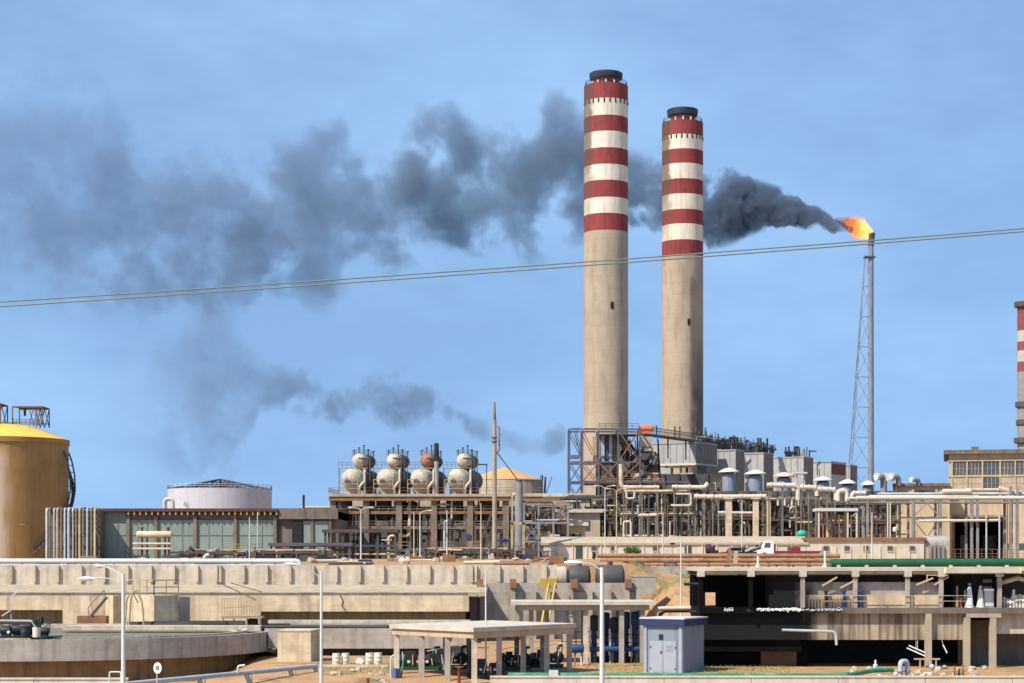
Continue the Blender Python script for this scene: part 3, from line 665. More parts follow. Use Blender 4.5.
# ================================================================== GREEN-GLAZED BUILDING
Y = 340; t = thing('glazed_hall', 'long low hall with dusty green glazed bays and a dark red eaves line', 'building', (X(190, Y), Y, TZ))
x0, x1, xe = X(97, Y), X(278, Y), X(338, Y); zt = Z(508.5, Y)
MB().box(x0, xe, Y+.6, Y+24, TZ-.2, zt-.5).build('wall', 'concrete_dark', t)
MB().box(x0-.3, x1, Y-.9, Y+24.3, Z(511.5, Y), zt).build('roof', 'fascia_red', t)
MB().box(x1+.02, xe, Y-.4, Y+24.2, Z(519, Y), zt+.05).build('parapet', 'concrete_dark', t)
for i in range(26):
    px = 129+148*i/25; MB().box(X(px, Y)-.12, X(px, Y)+.12, Y-.75, Y+.6, Z(515, Y), Z(511.6, Y)).build('eaves_bracket', 'steel_tan', t)
cols = [97, 128, 156, 195, 235, 275]
for a, b_ in zip(cols, cols[1:]):
    bay = MB().box(X(a, Y)+.35, X(b_, Y)-.35, Y+.3, Y+.55, TZ, Z(520 if a > 100 else 512, Y)).build('glazed_bay', 'glass_green', t)
    mu = MB()
    for k in range(1, 3): xx = X(a, Y)+(X(b_, Y)-X(a, Y))*k/3; mu.box(xx-.05, xx+.05, Y+.2, Y+.3, TZ, Z(520, Y))
    mu.bar((X(a, Y)+.35, Y+.24, Z(535, Y)), (X(b_, Y)-.35, Y+.24, Z(535, Y)), .1)
    mu.build('mullion', 'glass_green', bay)
for c in cols: MB().box(X(c, Y)-.3, X(c, Y)+.3, Y-.15, Y+.6, TZ-.2, Z(516, Y)).build('column', 'concrete_umber' if c > 100 else 'galvanised', t)
MB().box(X(292, Y), X(302, Y), Y-.1, Y+.6, TZ, Z(521, Y)).build('door', 'void_dark', t)
for a, b_ in ((303, 311), (314, 328)): MB().box(X(a, Y), X(b_, Y), Y+.2, Y+.6, Z(550, Y), Z(521, Y)).build('glazed_bay', 'glass_green', t)
for c in (312, 330): MB().box(X(c, Y)-.25, X(c, Y)+.25, Y-.1, Y+.6, TZ, Z(519, Y)).build('column', 'concrete_dark', t)
# standing cluster of tall vertical pipes left of the hall
t = thing('pipe_bank', 'bank of tall upright grey and pale blue pipes left of the glazed hall', 'pipework', (X(70, 334), 334, TZ))
rng = random.Random(2); mat('pipe_paleblue', (.36,.42,.48), rough=.45, var=.1); Y = 334
for i in range(14):
    px = 46.5+3.72*i; m = ['pipe_grey','pipe_dull','pipe_grey','steel_tan','pipe_dull','pipe_paleblue','pipe_paleblue','pipe_grey','pipe_dull','steel_tan','pipe_dull','pipe_paleblue','pipe_dull','pipe_tan'][i]
    x = X(px, Y); zt2 = Z(508.5+rng.uniform(-.4, .5), Y); y = Y+rng.uniform(-.3,.3)
    MB().pipe([(x, y, TZ-.2), (x, y, zt2), (x, y+3, zt2)], .19 if i % 3 else .24, n=12).build('pipe', m, t)
for py in (548, 527): MB().box(X(45, Y), X(98, Y), Y+.5, Y+.8, Z(py+1, Y), Z(py, Y)).build('support_beam', 'steel_dark', t)
MB().box(X(45, Y), X(97, Y), Y+2.6, Y+9, TZ-.1, Z(510, Y)).build('backing_wall', 'concrete_dark', t)
Y = 345; x = X(162, Y); zz = Z(509, Y); 
b = MB(); b.pipe([(X(158.5, Y), Y+6, zz), (X(158.5, Y), Y+6, Z(498, Y)), (X(167, Y), Y+6, Z(498, Y)), (X(167, Y), Y+6, zz)], .33, bend=.75, n=12)
one('gooseneck_vent', b, 'pipe_white', 'white gooseneck vent pipe on the roof of the green glazed hall', 'vent')
one('flue_pipe', MB().cyl((X(300, Y), Y+6, zz-.6), (X(300, Y), Y+6, Z(495, Y)), .22, .22, 10).cyl((X(300, Y), Y+6, Z(495.3, Y)), (X(300, Y), Y+6, Z(493.2, Y)), .32, .05, 10), 'machine_black', 'thin black flue pipe standing on the parapet right of the green bays', 'flue')
Y = 420; b = MB().box(X(302, Y), X(332, Y), Y, Y+14, TZ, Z(508, Y)); t = thing('white_shed', 'low white-roofed shed peeping over the parapet left of the round drums', 'shed', (X(317, Y), Y, TZ))
b.build('wall', 'wall_white', t); MB().prism([(X(301,Y), Y-.5), (X(333,Y), Y-.5), (X(333,Y), Y+14.5), (X(301,Y), Y+14.5)], Z(507.6, Y), Z(506, Y)).build('roof', 'vent_white', t)
# horizontal exchanger on a stand in front of the hall
Y = 300; t = thing('heat_exchanger', 'tan horizontal exchanger vessel on dark stands before the green glazed bays', 'vessel', (X(153, Y), Y, TZ))
zc = Z(534.5, Y); MB().drum((X(138, Y), Y, zc), (X(171, Y), Y, zc), .55).build('shell', 'pipe_tan', t)
for px in (142, 147, 165, 169): MB().box(X(px, Y)-.12, X(px, Y)+.12, Y-.4, Y+.4, TZ-.1, zc-.3).build('stand_leg', 'steel_dark', t)
for px in (142, 168): MB().cyl((X(px, Y), Y, zc+.4), (X(px, Y), Y, zc+1.0), .18, .18, 8).cyl((X(px, Y), Y, zc+1.0), (X(px, Y), Y, zc+1.12), .32, .32, 8).build('nozzle', 'steel_dark', t)
b = MB()
for zz in (TZ+1.6, TZ+2.4): b.tube([(X(134, Y), Y-1, zz), (X(172, Y), Y-1, zz)], .16, 8)
b.build('pipe', 'pipe_tan', t)

# ================================================================== DEAERATORS ON THEIR PLATFORM
Y = 360; zp = Z(494, Y); x0, x1 = X(329, Y), X(543, Y); D = 17
t = thing('deaerator_platform', 'tall brown concrete platform frame carrying the four round-ended drums', 'platform', (X(435, Y), Y, TZ))
MB().box(x0, x1, Y-.8, Y+D, zp-.5, zp).build('deck', 'concrete_tan', t)
MB().box(x0, x1, Y-.6, Y-.2, zp-1.3, zp-.52).build('edge_beam', 'steel_rust', t)
for px in (333, 366, 399, 434, 470, 506, 538):
    for dy in (0, D-1): MB().box(X(px, Y)-.55, X(px, Y)+.55, Y+dy-.1, Y+dy+1.0, TZ-.2, zp-.52).build('column', 'concrete_umber', t)
for py in (512, 527):
    MB().box(x0+.5, x1-.5, Y+.2, Y+.7, Z(py+2, Y), Z(py-1, Y)).build('beam', 'concrete_umber' if py == 527 else 'steel_rust', t)
    MB().box(x0+1.5, x1-1.5, Y+1.2, Y+D-1.2, Z(py+1, Y), Z(py, Y)).build('floor', 'concrete_dark', t)
MB().rail([(x0, Y-.7, zp), (x1, Y-.7, zp)], 1.15, 1.7, .07).build('handrail', 'steel_rust', t)
MB().rail([(x0+.1, Y-.7, zp), (x0+.1, Y+D, zp)], 1.15, 1.7, .07).build('handrail', 'steel_rust', t)
# pipes, vessels and motors hung in the bays
rng = random.Random(11)
for i in range(70):
    x = rng.uniform(x0+1, x1-1); y = Y+rng.uniform(-.2, D-3); zt2 = rng.choice([zp-.5, Z(512, Y), Z(526, Y)]); zb = TZ if rng.random() < .6 else zt2-rng.uniform(3, 5)
    rr_ = rng.choice([.12,.16,.22,.3]); m = rng.choice(['pipe_grey','pipe_dull','pipe_tan','steel_dark','pipe_dull','pipe_brown','paint_blue'])
    pts = [(x, y, zt2)]
    zm = zb+(zt2-zb)*rng.uniform(.3,.7); x2 = x+rng.uniform(-4, 4)
    if rng.random() < .5: pts += [(x, y, zm), (x2, y, zm), (x2, y, zb)]
    else: pts += [(x, y, zb)]
    MB().pipe(pts, rr_, n=8).build('pipe', m, t)
for i in range(80):
    x = rng.uniform(x0+.5, x1-.5); y = Y+rng.uniform(-.2, 5); z = rng.uniform(TZ+.3, zp-1.4); s_ = rng.uniform(.15, .5); b = MB(); q = rng.random()
    if q < .4: b.box(x-s_, x+s_, y-s_*.6, y+s_*.6, z-s_*rng.uniform(.4, 1.6), z+s_)
    elif q < .75: L = rng.uniform(.6, 2.6); b.cyl((x-L, y, z), (x+L, y, z), s_*.4, n=8).cyl((x, y, z), (x+.25, y, z), s_*.75, n=8)
    else: b.cyl((x, y, z-s_*2), (x, y, z+s_*2), s_*.5, n=8).cyl((x, y, z+s_*1.2), (x, y, z+s_*1.5), s_, n=10)
    b.build('fitting', rng.choice(['pipe_dull','pipe_brown','steel_dark','boiler_green','steel_rust','pipe_grey','boiler_dark','paint_blue']), t)
for px, py, r_, m in ((384, 506, 1.5, 'boiler_dark'), (455, 508, 1.6, 'boiler_dark'), (412, 515, 1.1, 'boiler_green'), (346, 512, 1.2, 'boiler_dark'), (486, 510, 1.2, 'boiler_dark'), (525, 514, 1.2, 'boiler_dark')):
    c = P(px, py, Y+4); MB().drum(c+Vector((0,0,-2.2)), c+Vector((0,0,2.2)), r_, 16).build('vessel', m, t)
b = MB()
for zz in (Z(512, Y), Z(527, Y)): b.rail([(x0+.4, Y+.1, zz), (x1-.4, Y+.1, zz)], 1.1, 1.8, .06)
b.build('handrail', 'steel_tan', t)
a = MB(); p0 = Vector((X(478, Y), Y-.4, TZ+2)); p1 = Vector((X(492, Y), Y-.4, Z(512, Y)))
for k in (0, 1.0): a.bar(p0+Vector((0,k,0)), p1+Vector((0,k,0)), .12, .4)
for i in range(14): q = p0.lerp(p1, i/13); a.box(q.x-.2, q.x+.2, q.y, q.y+1, q.z, q.z+.06)
a.build('stair', 'steel_dark', t)
ax = Vector((.27, .963, 0)); ay = Vector((.963, -.27, 0)); LEN = 11
def deaerator(px, label, upper, first):
    c = Vector((X(px, Y), Y+1.6, Z(478.5, Y))); rl = 10.5/F*Y; ru = 7.2/F*Y
    t = thing('deaerator', label, 'deaerator', (c.x, c.y, zp), 'round drums on the platform')
    MB().drum(c+ax*rl*.3, c+ax*LEN, rl, 26, .8).build('storage_drum', ['insulation'], t)
    MB().drum(c+ax*3.0, c+ax*(LEN-.5), rl+.04, 26, .05).build('drum_jacket', 'drum_shell', t)
    u = Vector((X(px+6.0, Y), c.y+4.0, Z(459, Y)))
    MB().drum(u+ax*ru*.3, u+ax*6, ru, 24, .8).build('upper_drum', upper, t)
    MB().drum(u+ax*1.8, u+ax*5.6, ru+.03, 24, .05).build('drum_jacket', 'drum_shell', t)
    for f in (1.0, LEN-1.2):
        q = c+ax*f; b = MB()
        vs = [q+ay*s_*rl*.8+Vector((0,0,dz))+ax*dd for dd in (-.25,.25) for s_, dz in ((-1,-rl*.5),(1,-rl*.5),(1,zp-c.z),(-1,zp-c.z))]
        b.add(vs, [(0,1,2,3),(7,6,5,4),(0,4,5,1),(1,5,6,2),(2,6,7,3),(3,7,4,0)]); b.build('saddle', 'concrete_grey', t)
    for f in (.6, 4.6): 
        q = u+ax*f; MB().cyl((q.x, q.y, q.z), (q.x, q.y, c.z+rl*.6), .55, .65, 12).build('downcomer', 'drum_shell', t)
    # manway on the lower head, nozzles, side platform between drums
    mwc = c-ax*(rl*.44)+Vector((-.2,0,-.5)); MB().cyl(mwc, mwc-ax*.35, .42, .42, 14).cyl(mwc-ax*.35, mwc-ax*.45, .55, .55, 14).build('manway', 'steel_dark', t)
    zpl = Z(466.5, Y)
    MB().box(c.x-2.6, c.x+2.9, Y+4.6, Y+5.7, zpl-.15, zpl).build('gallery', 'steel_tan', t)
    MB().rail([(c.x-2.6, Y+4.6, zpl), (c.x-.2, Y+4.6, zpl)], 1.0, .8, .06).build('handrail', 'steel_dark', t)
    for dx in (-2.5, 2.8): MB().bar((c.x+dx, Y+5, zp), (c.x+dx, Y+5, zpl-.151+ (1.8 if dx > 0 else 0)), .16).build('gallery_post', 'steel_dark', t)
    # guard frame before the head
    b = MB(); 
    for dx in (-2.1, 1.5): b.bar((c.x+dx, Y-.4, zp), (c.x+dx, Y-.4, zp+2.7), .13)
    for zz in (1.0, 1.9, 2.7): b.bar((c.x-2.1, Y-.4, zp+zz), (c.x+1.5, Y-.4, zp+zz), .12)
    b.build('guard_frame', 'steel_tan', t)
    zt2 = u.z+ru
    for i, (dx, hh) in enumerate(((-1.2, 1.0), (-.5, 1.5), (.25, 2.0), (.9, 1.2), (1.7, .9))):
        q = u+ay*dx+ax*(1+i*.7); MB().cyl((q.x, q.y, u.z+ru*.6), (q.x, q.y, zt2+hh-.3), .11, .11, 8).cyl((q.x, q.y, zt2+hh-.45), (q.x, q.y, zt2+hh-.25), .24, .24, 8).build('relief_valve', 'steel_dark', t)
    b = MB(); b.rail([u+ay*(-ru*.9)+Vector((0,0,ru*.72)), u+ay*(ru*.9)+Vector((0,0,ru*.72))], 1.0, .9, .06); b.rail([u+ay*(ru*.9)+Vector((0,0,ru*.72)), u+ay*(ru*.9)+ax*5+Vector((0,0,ru*.72))], 1.0, .9, .06); b.build('top_railing', 'steel_dark', t)
    # big side pipe and down-pipe at its right
    xq = X(px+14.5, Y); MB().pipe([(xq, Y+.2, zp), (xq, Y+.2, Z(470, Y)), (xq, Y+3, Z(470, Y))], .2, n=8).build('pipe', 'pipe_white', t)
    xq = X(px+9, Y); MB().pipe([(xq, Y-.2, zp-.1), (xq, Y-.2, zp+1.2), (xq+.9, Y-.2, zp+2.3), (xq+.9, Y+2.5, zp+2.3)], .24, n=8).build('pipe', 'pipe_white', t)
    xq = X(px+18, Y); MB().pipe([(xq, Y+5, zp), (xq, Y+5, Z(457, Y)), (xq-2.2, Y+5, Z(457, Y))], .16, n=8).build('pipe', 'steel_dark', t)
deaerator(350, 'cream round-ended double drum at the left end of the platform', 'insulation', True)
deaerator(385, 'cream double drum second from the left on the platform', 'insulation', False)
deaerator(419, 'double drum with a faded red upper vessel beside the short black flue', 'insulation_red', False)
deaerator(456, 'cream double drum at the right of the row beside the wooden pole', 'insulation', False)
Yc = Y-.1; x = X(436.3, Yc); t = thing('flue_stack', 'short flue with a black tip standing between the third and fourth drums', 'flue', (x, Yc, zp))
MB().cyl((x, Yc+.6, zp), (x, Yc+.6, Z(461, Yc)), .42, .42, 14).build('shaft', 'concrete_grey', t); MB().cyl((x, Yc+.6, Z(461, Yc)), (x, Yc+.6, Z(443, Yc)), .48, .45, 14).build('tip', 'machine_black', t)
# steel portal at right end of platform
t = thing('lifting_frame', 'thin dark steel portal on the right end of the drum platform', 'frame', (X(482, Y), Y, zp))
for px in (477, 486.5): MB().bar((X(px, Y), Y+2, zp), (X(px, Y), Y+2, Z(464, Y)), .2).build('post', 'steel_dark', t)
MB().bar((X(476, Y), Y+2, Z(464, Y)), (X(487.5, Y), Y+2, Z(464, Y)), .28).build('lintel', 'steel_dark', t)
# turbine hall standing behind the platform
Y2 = 392; t = thing('turbine_hall', 'dim tan hall wall seen between the columns under the drum platform', 'building', (X(440, Y2), Y2, TZ))
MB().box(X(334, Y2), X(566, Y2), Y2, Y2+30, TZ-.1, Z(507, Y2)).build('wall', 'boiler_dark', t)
MB().box(X(333, Y2), X(567, Y2), Y2-1, Y2+31, Z(506.9, Y2), Z(501.5, Y2)).build('roof', 'wall_tan', t)
for i in range(9): MB().box(X(345+24*i, Y2), X(357+24*i, Y2), Y2-.1, Y2+.2, Z(520, Y2), Z(512, Y2)).build('window', 'glass_dark', t)
# dark pipe canopies in front of the platform
for (pa, pb, py, Yq, lab) in ((322, 398, 530.5, 318, 'dark flat shelter roof on posts in front of the left drum'), (268, 352, 544, 308, 'low dark blue pipe shelter left of the drum platform')):
    t = thing('pipe_shelter', lab, 'shelter', (X((pa+pb)/2, Yq), Yq, TZ)); m = 'steel_dark' if py < 540 else 'steel_blue'
    MB().box(X(pa, Yq), X(pb, Yq), Yq, Yq+7, Z(py+2, Yq), Z(py-1.2, Yq)).build('roof', m, t)
    k = 5
    for i in range(k):
        xx = X(pa+3+(pb-pa-6)*i/(k-1), Yq)
        for dy in (.3, 6.5): MB().box(xx-.17, xx+.17, Yq+dy, Yq+dy+.34, TZ-.1, Z(py+2, Yq)).build('post', m, t)
    for i in range(3): zz = TZ+.8+i*.7; MB().tube([(X(pa+2, Yq), Yq+2+i, zz), (X(pb-2, Yq), Yq+2+i, zz)], .15+.05*i, 8).build('pipe', ['pipe_tan','pipe_rust','pipe_grey'][i], t)

# ================================================================== TALL WOODEN POLE WITH STAY
Y = 302; x = X(494.6, Y); t = thing('wooden_pole', 'very tall weathered wooden pole with a rod at its top, right of the round drums', 'pole', (x, Y, TZ))
MB().cyl((x, Y, TZ-.3), (x, Y, Z(420, Y)), .42, .30, 14).build('shaft', 'wood_pole', t); MB().cyl((x, Y, Z(421, Y)), (x, Y, Z(402, Y)), .26, .12, 10).build('rod', 'steel_rust', t)
b = MB(); b.pipe([(x+.5, Y, Z(426, Y)), (x+.75, Y, Z(428, Y)), (x+.75, Y, Z(450, Y)), (x+.4, Y, Z(453, Y))], .13, n=8); b.build('side_pipe', 'steel_rust', t)
MB().bar((x+.3, Y, Z(452, Y)), (X(519, Y), Y+2, Z(481, Y)), .16).build('stay', 'wood_pole', t)
for py in (437, 441): MB().box(x-.45, x+.45, Y-.45, Y+.45, Z(py+1, Y), Z(py, Y)).build('collar', 'steel_dark', t)
Y = 304; x = X(519, Y); t = thing('exhaust_column', 'dark grey exhaust column at the foot of the sloping stay', 'column', (x, Y, TZ))
MB().cyl((x, Y, TZ), (x, Y, Z(482, Y)), .75, .62, 14).build('shaft', 'steel_grey', t); MB().cyl((x, Y, Z(482.5, Y)), (x, Y, Z(479.5, Y)), .45, .45, 12).build('outlet', 'steel_dark', t)
MB().pipe([(x-1.1, Y, TZ), (x-1.1, Y, Z(494, Y)), (x, Y, Z(494, Y))], .18).build('pipe', 'pipe_white', t)
Y = 292; t = thing('portal_frame', 'rusty tan portal frame with a raised cage at the right of the drum platform', 'frame', (X(517, Y), Y, TZ))
for px in (512, 523.5): MB().box(X(px, Y)-.2, X(px, Y)+.2, Y, Y+.4, TZ-.6, Z(522.5, Y)).build('post', 'steel_tan', t)
MB().box(X(511, Y), X(524.8, Y), Y, Y+.4, Z(524.5, Y), Z(522.4, Y)+.02).build('lintel', 'steel_tan', t)
b = MB(); b.rail([(X(513, Y), Y-.3, TZ+.1), (X(555, Y), Y-.3, TZ+.1)], 1.9, .9, .09); b.build('railing', 'steel_dark', t)
for i in range(3): MB().box(X(516+13*i, Y), X(523+13*i, Y), Y+.6, Y+2.2, TZ, TZ+1.3+.3*(i % 2)).build('pump_block', ['machine_black','boiler_green','steel_grey'][i], t)

# ================================================================== PROCESS RACKS
RK = {}
def rack(name, label, cat, pa, pb, Y, dep, py, lev, bays, seed, cm='steel_grey', pipes=4, drops=5, ves=2, deck=.6, mats=None, base=None, group=None, pmax=.3, front_brace=True, fit=70):
    rng = random.Random(seed); base = TZ if base is None else base
    x0, x1 = X(pa, Y), X(pb, Y); zt = Z(py, Y); t = thing(name, label, cat, ((x0+x1)/2, Y, base), group)
    mats = mats or ['pipe_dull','pipe_brown','pipe_dull','pipe_rust','steel_dark','pipe_tan']
    cw = .16
    for i in range(bays+1):
        x = x0+(x1-x0)*i/bays
        for y in (Y, Y+dep): MB().box(x-cw, x+cw, y-cw, y+cw, base-.2, zt).build('column', cm, t)
    for k in range(1, lev+1):
        z = base+(zt-base)*k/lev - .05
        b = MB()
        for y in (Y-.02, Y+dep+.02): b.box(x0-.3, x1+.3, y-.13, y+.13, z-.35, z-.02)
        for i in range(bays+1): x = x0+(x1-x0)*i/bays; b.box(x-.12, x+.12, Y+.14, Y+dep-.14, z-.33, z-.04)
        b.build('beam', cm, t)
        for i in range(bays):
            if rng.random() < deck:
                xa, xb = x0+(x1-x0)*i/bays+.2, x0+(x1-x0)*(i+1)/bays-.2
                MB().box(xa, xb, Y+.2, Y+dep-.2, z, z+.08).build('deck_plate', 'steel_dark', t)
                if rng.random() < .7: MB().rail([(xa, Y+.05, z), (xb, Y+.05, z)], 1.1, 1.3, .06).build('handrail', rng.choice(['steel_tan','steel_dark','paint_yellow']), t)
        for j in range(pipes):
            a = rng.uniform(0, .35); c = rng.uniform(.6, 1); r_ = rng.uniform(.1, pmax); y = Y+rng.uniform(-.1, dep)
            xa, xb = x0+(x1-x0)*a, x0+(x1-x0)*c; pts = [(xa, y, z+r_)]
            if rng.random() < .6: pts = [(xa, y, z-(zt-base)/lev*rng.uniform(.3, .9))] + pts
            pts.append((xb, y, z+r_))
            if rng.random() < .6: pts.append((xb, y, z+rng.choice([-1, 1 if k < lev else -1])*(zt-base)/lev*rng.uniform(.3, .7)))
            MB().pipe(pts, r_, n=8).build('pipe', rng.choice(mats), t)
    for j in range(drops):
        x = rng.uniform(x0, x1); y = Y+rng.uniform(-.3, dep*.7); r_ = rng.uniform(.06, .16)
        MB().pipe([(x, y, base), (x, y, base+(zt-base)*rng.uniform(.5, 1)), (x+rng.uniform(-2, 2), y+.6, base+(zt-base)*rng.uniform(.5, 1))], r_, n=8).build('pipe', rng.choice(mats), t)
    for j in range(ves):
        k = rng.randrange(lev); z = base+(zt-base)*k/lev; hh = (zt-base)/lev
        x = rng.uniform(x0+2, x1-2); y = Y+dep*rng.uniform(.3, .8); r_ = min(hh*.3, rng.uniform(.6, 1.3)); m = rng.choice(['boiler_dark','boiler_green','pipe_tan','steel_grey','steel_dark'])
        if rng.random() < .5: MB().drum((x-1.6, y, z+r_+.4), (x+1.6, y, z+r_+.4), r_, 14).box(x-1.2, x-.9, y-.4, y+.4, z, z+r_).box(x+.9, x+1.2, y-.4, y+.4, z, z+r_).build('vessel', m, t)
        else: MB().drum((x, y, z+r_*.5), (x, y, z+hh*.85-r_*.5), r_, 14).build('vessel', m, t)
    fm = ['pipe_dull','pipe_brown','steel_dark','boiler_green','pipe_tan','steel_rust','pipe_grey','boiler_dark']
    for j in range(fit):
        x = rng.uniform(x0, x1); y = Y+rng.uniform(-.3, dep*.5); z = rng.uniform(base+.3, zt); s_ = rng.uniform(.12, .42); q = rng.random(); b = MB()
        if q < .35: b.box(x-s_, x+s_, y-s_*.6, y+s_*.6, z-s_*rng.uniform(.4, 1.5), z+s_)
        elif q < .7: L = rng.uniform(.6, 2.4); b.cyl((x-L, y, z), (x+L, y, z), s_*.45, n=8).cyl((x, y, z), (x+.25, y, z), s_*.8, n=8)
        else: b.cyl((x, y, z-s_*2), (x, y, z+s_*2), s_*.5, n=8).cyl((x, y, z+s_*1.2), (x, y, z+s_*1.5), s_, n=10)
        b.build('fitting', rng.choice(fm), t)
    if front_brace:
        for i in range(0, bays, 2):
            xa, xb = x0+(x1-x0)*i/bays, x0+(x1-x0)*(i+1)/bays; k = rng.randrange(lev)
            za, zb = base+(zt-base)*k/lev, base+(zt-base)*(k+1)/lev-.4
            MB().bar((xa, Y, za), (xb, Y, zb), .12).build('brace', cm, t); MB().bar((xb, Y, za), (xa, Y, zb), .12).build('brace', cm, t)
    return t

# boiler house core: dark casings inside steelwork
def casing(px0, px1, pyt, Y, dep, m, label, seed):
    t = thing('boiler_casing', label, 'boiler', (X((px0+px1)/2, Y), Y, TZ)); rng = random.Random(seed)
    x0, x1, zt = X(px0, Y), X(px1, Y), Z(pyt, Y)
    MB().box(x0, x1, Y, Y+dep, TZ-.1, zt).build('casing_wall', m, t)
    n = max(2, int((x1-x0)/3))
    for i in range(n+1): x = x0+(x1-x0)*i/n; MB().box(x-.14, x+.14, Y-.35, Y, TZ, zt+.1).build('stiffener', 'steel_dark', t)
    for k in range(1, 5):
        z = TZ+(zt-TZ)*k/5; MB().box(x0, x1, Y-1.4, Y-.36, z-.12, z).build('walkway', 'steel_dark', t); MB().rail([(x0, Y-1.4, z), (x1, Y-1.4, z)], 1.1, 1.6, .06).build('handrail', rng.choice(['steel_tan', 'steel_grey']), t)
    for j in range(8):
        x = rng.uniform(x0+.5, x1-.5); MB().pipe([(x, Y-.8, TZ), (x, Y-.8, TZ+(zt-TZ)*rng.uniform(.4, .95)), (x+rng.uniform(-4, 4), Y-.8, TZ+(zt-TZ)*rng.uniform(.4, .95))], rng.uniform(.1, .3), n=8).build('pipe', rng.choice(['pipe_white','pipe_tan','pipe_grey','steel_rust']), t)
    for j in range(5):
        x = rng.uniform(x0+1, x1-2); z = rng.uniform(TZ+1, zt-3); MB().box(x, x+rng.uniform(.8, 2), Y-.2, Y-.02, z, z+rng.uniform(1, 2.4)).build('access_door', rng.choice(['steel_grey','cladding','void_dark','vent_blue']), t)
    return t
casing(599, 652, 462, 452, 18, 'boiler_dark', 'rusty black boiler casing behind the blue steel frame', 1)
casing(650, 722, 474, 466, 16, 'boiler_dark', 'dark boiler casing with walkways below the largest grey duct block', 2)
casing(722, 898, 491, 440, 10, 'boiler_dark', 'long dark casing wall below the row of mushroom ventilators', 3)
# tall open steel frame left of the boilers
Y = 430; t = thing('braced_structure', 'tall open blue-grey steel frame with cross bracing in front of the taller chimney', 'steel structure', (X(615, Y), Y, TZ))
cx_ = [569.5, 582.5, 598.5, 618, 640, 664, 690]; top = [428.5, 428.5, 428.5, 428.5, 429, 432, 434]
for yy, dy in ((0, 0), (9, 9)):
    for i, px in enumerate(cx_):
        x = X(px, Y); zt = Z(top[i] if i < 5 else 482, Y); MB().box(x-.18, x+.18, Y+dy-.18, Y+dy+.18, TZ-.2, zt).build('column', 'steel_blue', t)
    for py in (429, 456, 462, 482, 505, 522):
        e = 4 if py < 470 else 6
        for i in range(e):
            if py == 456 and i > 0: continue
            a, b_ = X(cx_[i], Y)+.3, X(cx_[i+1], Y)-.3; za, zb = Z(max(py, top[i]+.3), Y), Z(max(py, top[i+1]+.3), Y)
            MB().bar((a, Y+dy, za), (b_, Y+dy, zb), .3, .4).build('beam', 'steel_blue', t)
    for (i, pa, pb, two) in ((0, 430, 456, 0), (0, 462, 482, 1), (1, 430, 462, 0), (1, 462, 482, 1), (2, 462, 482, 1), (3, 430, 462, 1), (3, 462, 482, 1), (0, 484, 505, 1)):
        a, b_ = X(cx_[i], Y), X(cx_[i+1], Y)
        m = 'steel_blue' if i == 0 else 'steel_rust'
        MB().bar((a, Y+dy, Z(pa, Y)), (b_, Y+dy, Z(pb, Y)), .2).build('brace', m, t)
        if two or i == 0: MB().bar((b_ if two else (a+b_)/2, Y+dy, Z(pa, Y)), (a if two else b_, Y+dy, Z(pb, Y)), .24).build('brace', m, t)
for px in (569.5, 618, 640):
    for py in (429, 482): MB().bar((X(px, Y), Y+.3, Z(max(py, 434 if px == 690 else 0), Y)), (X(px, Y), Y+8.7, Z(max(py, 434 if px == 690 else 0), Y)), .35).build('beam', 'steel_blue', t)
MB().rail([(X(600, Y), Y+4, Z(429, Y)+.3), (X(640, Y), Y+4, Z(429, Y)+.3)], 1.2, 1.6, .1).build('handrail', 'steel_dark', t)
MB().box(X(598, Y), X(640, Y), Y+1, Y+8, Z(434.5, Y), Z(434, Y)+.1).build('deck', 'steel_dark', t)
for k, (pa, pb, py) in enumerate(((585, 664, 484), (570, 640, 506), (570, 690, 524))):
    MB().box(X(pa, Y), X(pb, Y), Y+.5, Y+8.5, Z(py, Y), Z(py, Y)+.12).build('deck', 'steel_rust' if k < 1 else 'steel_dark', t)
    MB().rail([(X(pa, Y), Y+.4, Z(py, Y)+.12), (X(pb, Y), Y+.4, Z(py, Y)+.12)], 1.1, 1.6, .08).build('handrail', 'steel_tan', t)
wk = thing('high_walkway', 'dark high walkway with railings running right from the top of the blue steel frame', 'walkway', (X(675, 452), 452, Z(437, 452)))
a0, b0 = P(641, 434, 440), P(712, 443.5, 500)
MB().bar(a0, b0, 1.6, .5).build('deck', 'steel_dark', wk); MB().rail([a0+Vector((0,-.8,.3)), b0+Vector((0,-.8,.3))], 1.5, 1.5, .13).build('handrail', 'steel_dark', wk)
for f in (.1, .35, .6, .85): q = a0.lerp(b0, f); MB().bar(q, q-Vector((0,0,5)), .35).build('post', 'steel_dark', wk)
for f in (.2, .45, .52, .75, .9): q = a0.lerp(b0, f); MB().bar(q+Vector((0,1,0)), q+Vector((0,1,2.2+f*2)), .35).build('vent_pipe', 'steel_dark', wk)
# corrugated ducts hanging in it
t = thing('flue_duct', 'weathered corrugated grey flue duct hanging inside the blue steel frame', 'duct', (X(605, Y+5), Y+5, Z(463, Y+5)))
for i in range(7):
    px = 593+3.9*i; m = ['steel_tan','steel_grey','pipe_grey','steel_blue','pipe_grey','steel_rust','cladding'][i]
    MB().box(X(px, Y+5), X(px+3.4, Y+5), Y+3.5+.4*(i % 2), Y+8, Z(462.5, Y+5), Z(434.5 if i > 1 else 437, Y+5)).build('duct_panel', m, t)
one('orange_tank', MB().drum((X(640, Y+5), Y+5, Z(428.5, Y+5)), (X(652, Y+5), Y+5, Z(428.5, Y+5)), .85, 16).box(X(639,Y+5), X(651,Y+5), Y+4.4, Y+5.6, Z(433.7, Y+5), Z(430, Y+5)), 'orange_paint', 'faded orange tank on top of the blue steel frame', 'tank')
t = thing('dark_ductwork', 'jumble of dark bent ductwork and valves right of the corrugated duct', 'ductwork', (X(634, Y), Y+4, TZ))
rng = random.Random(5)
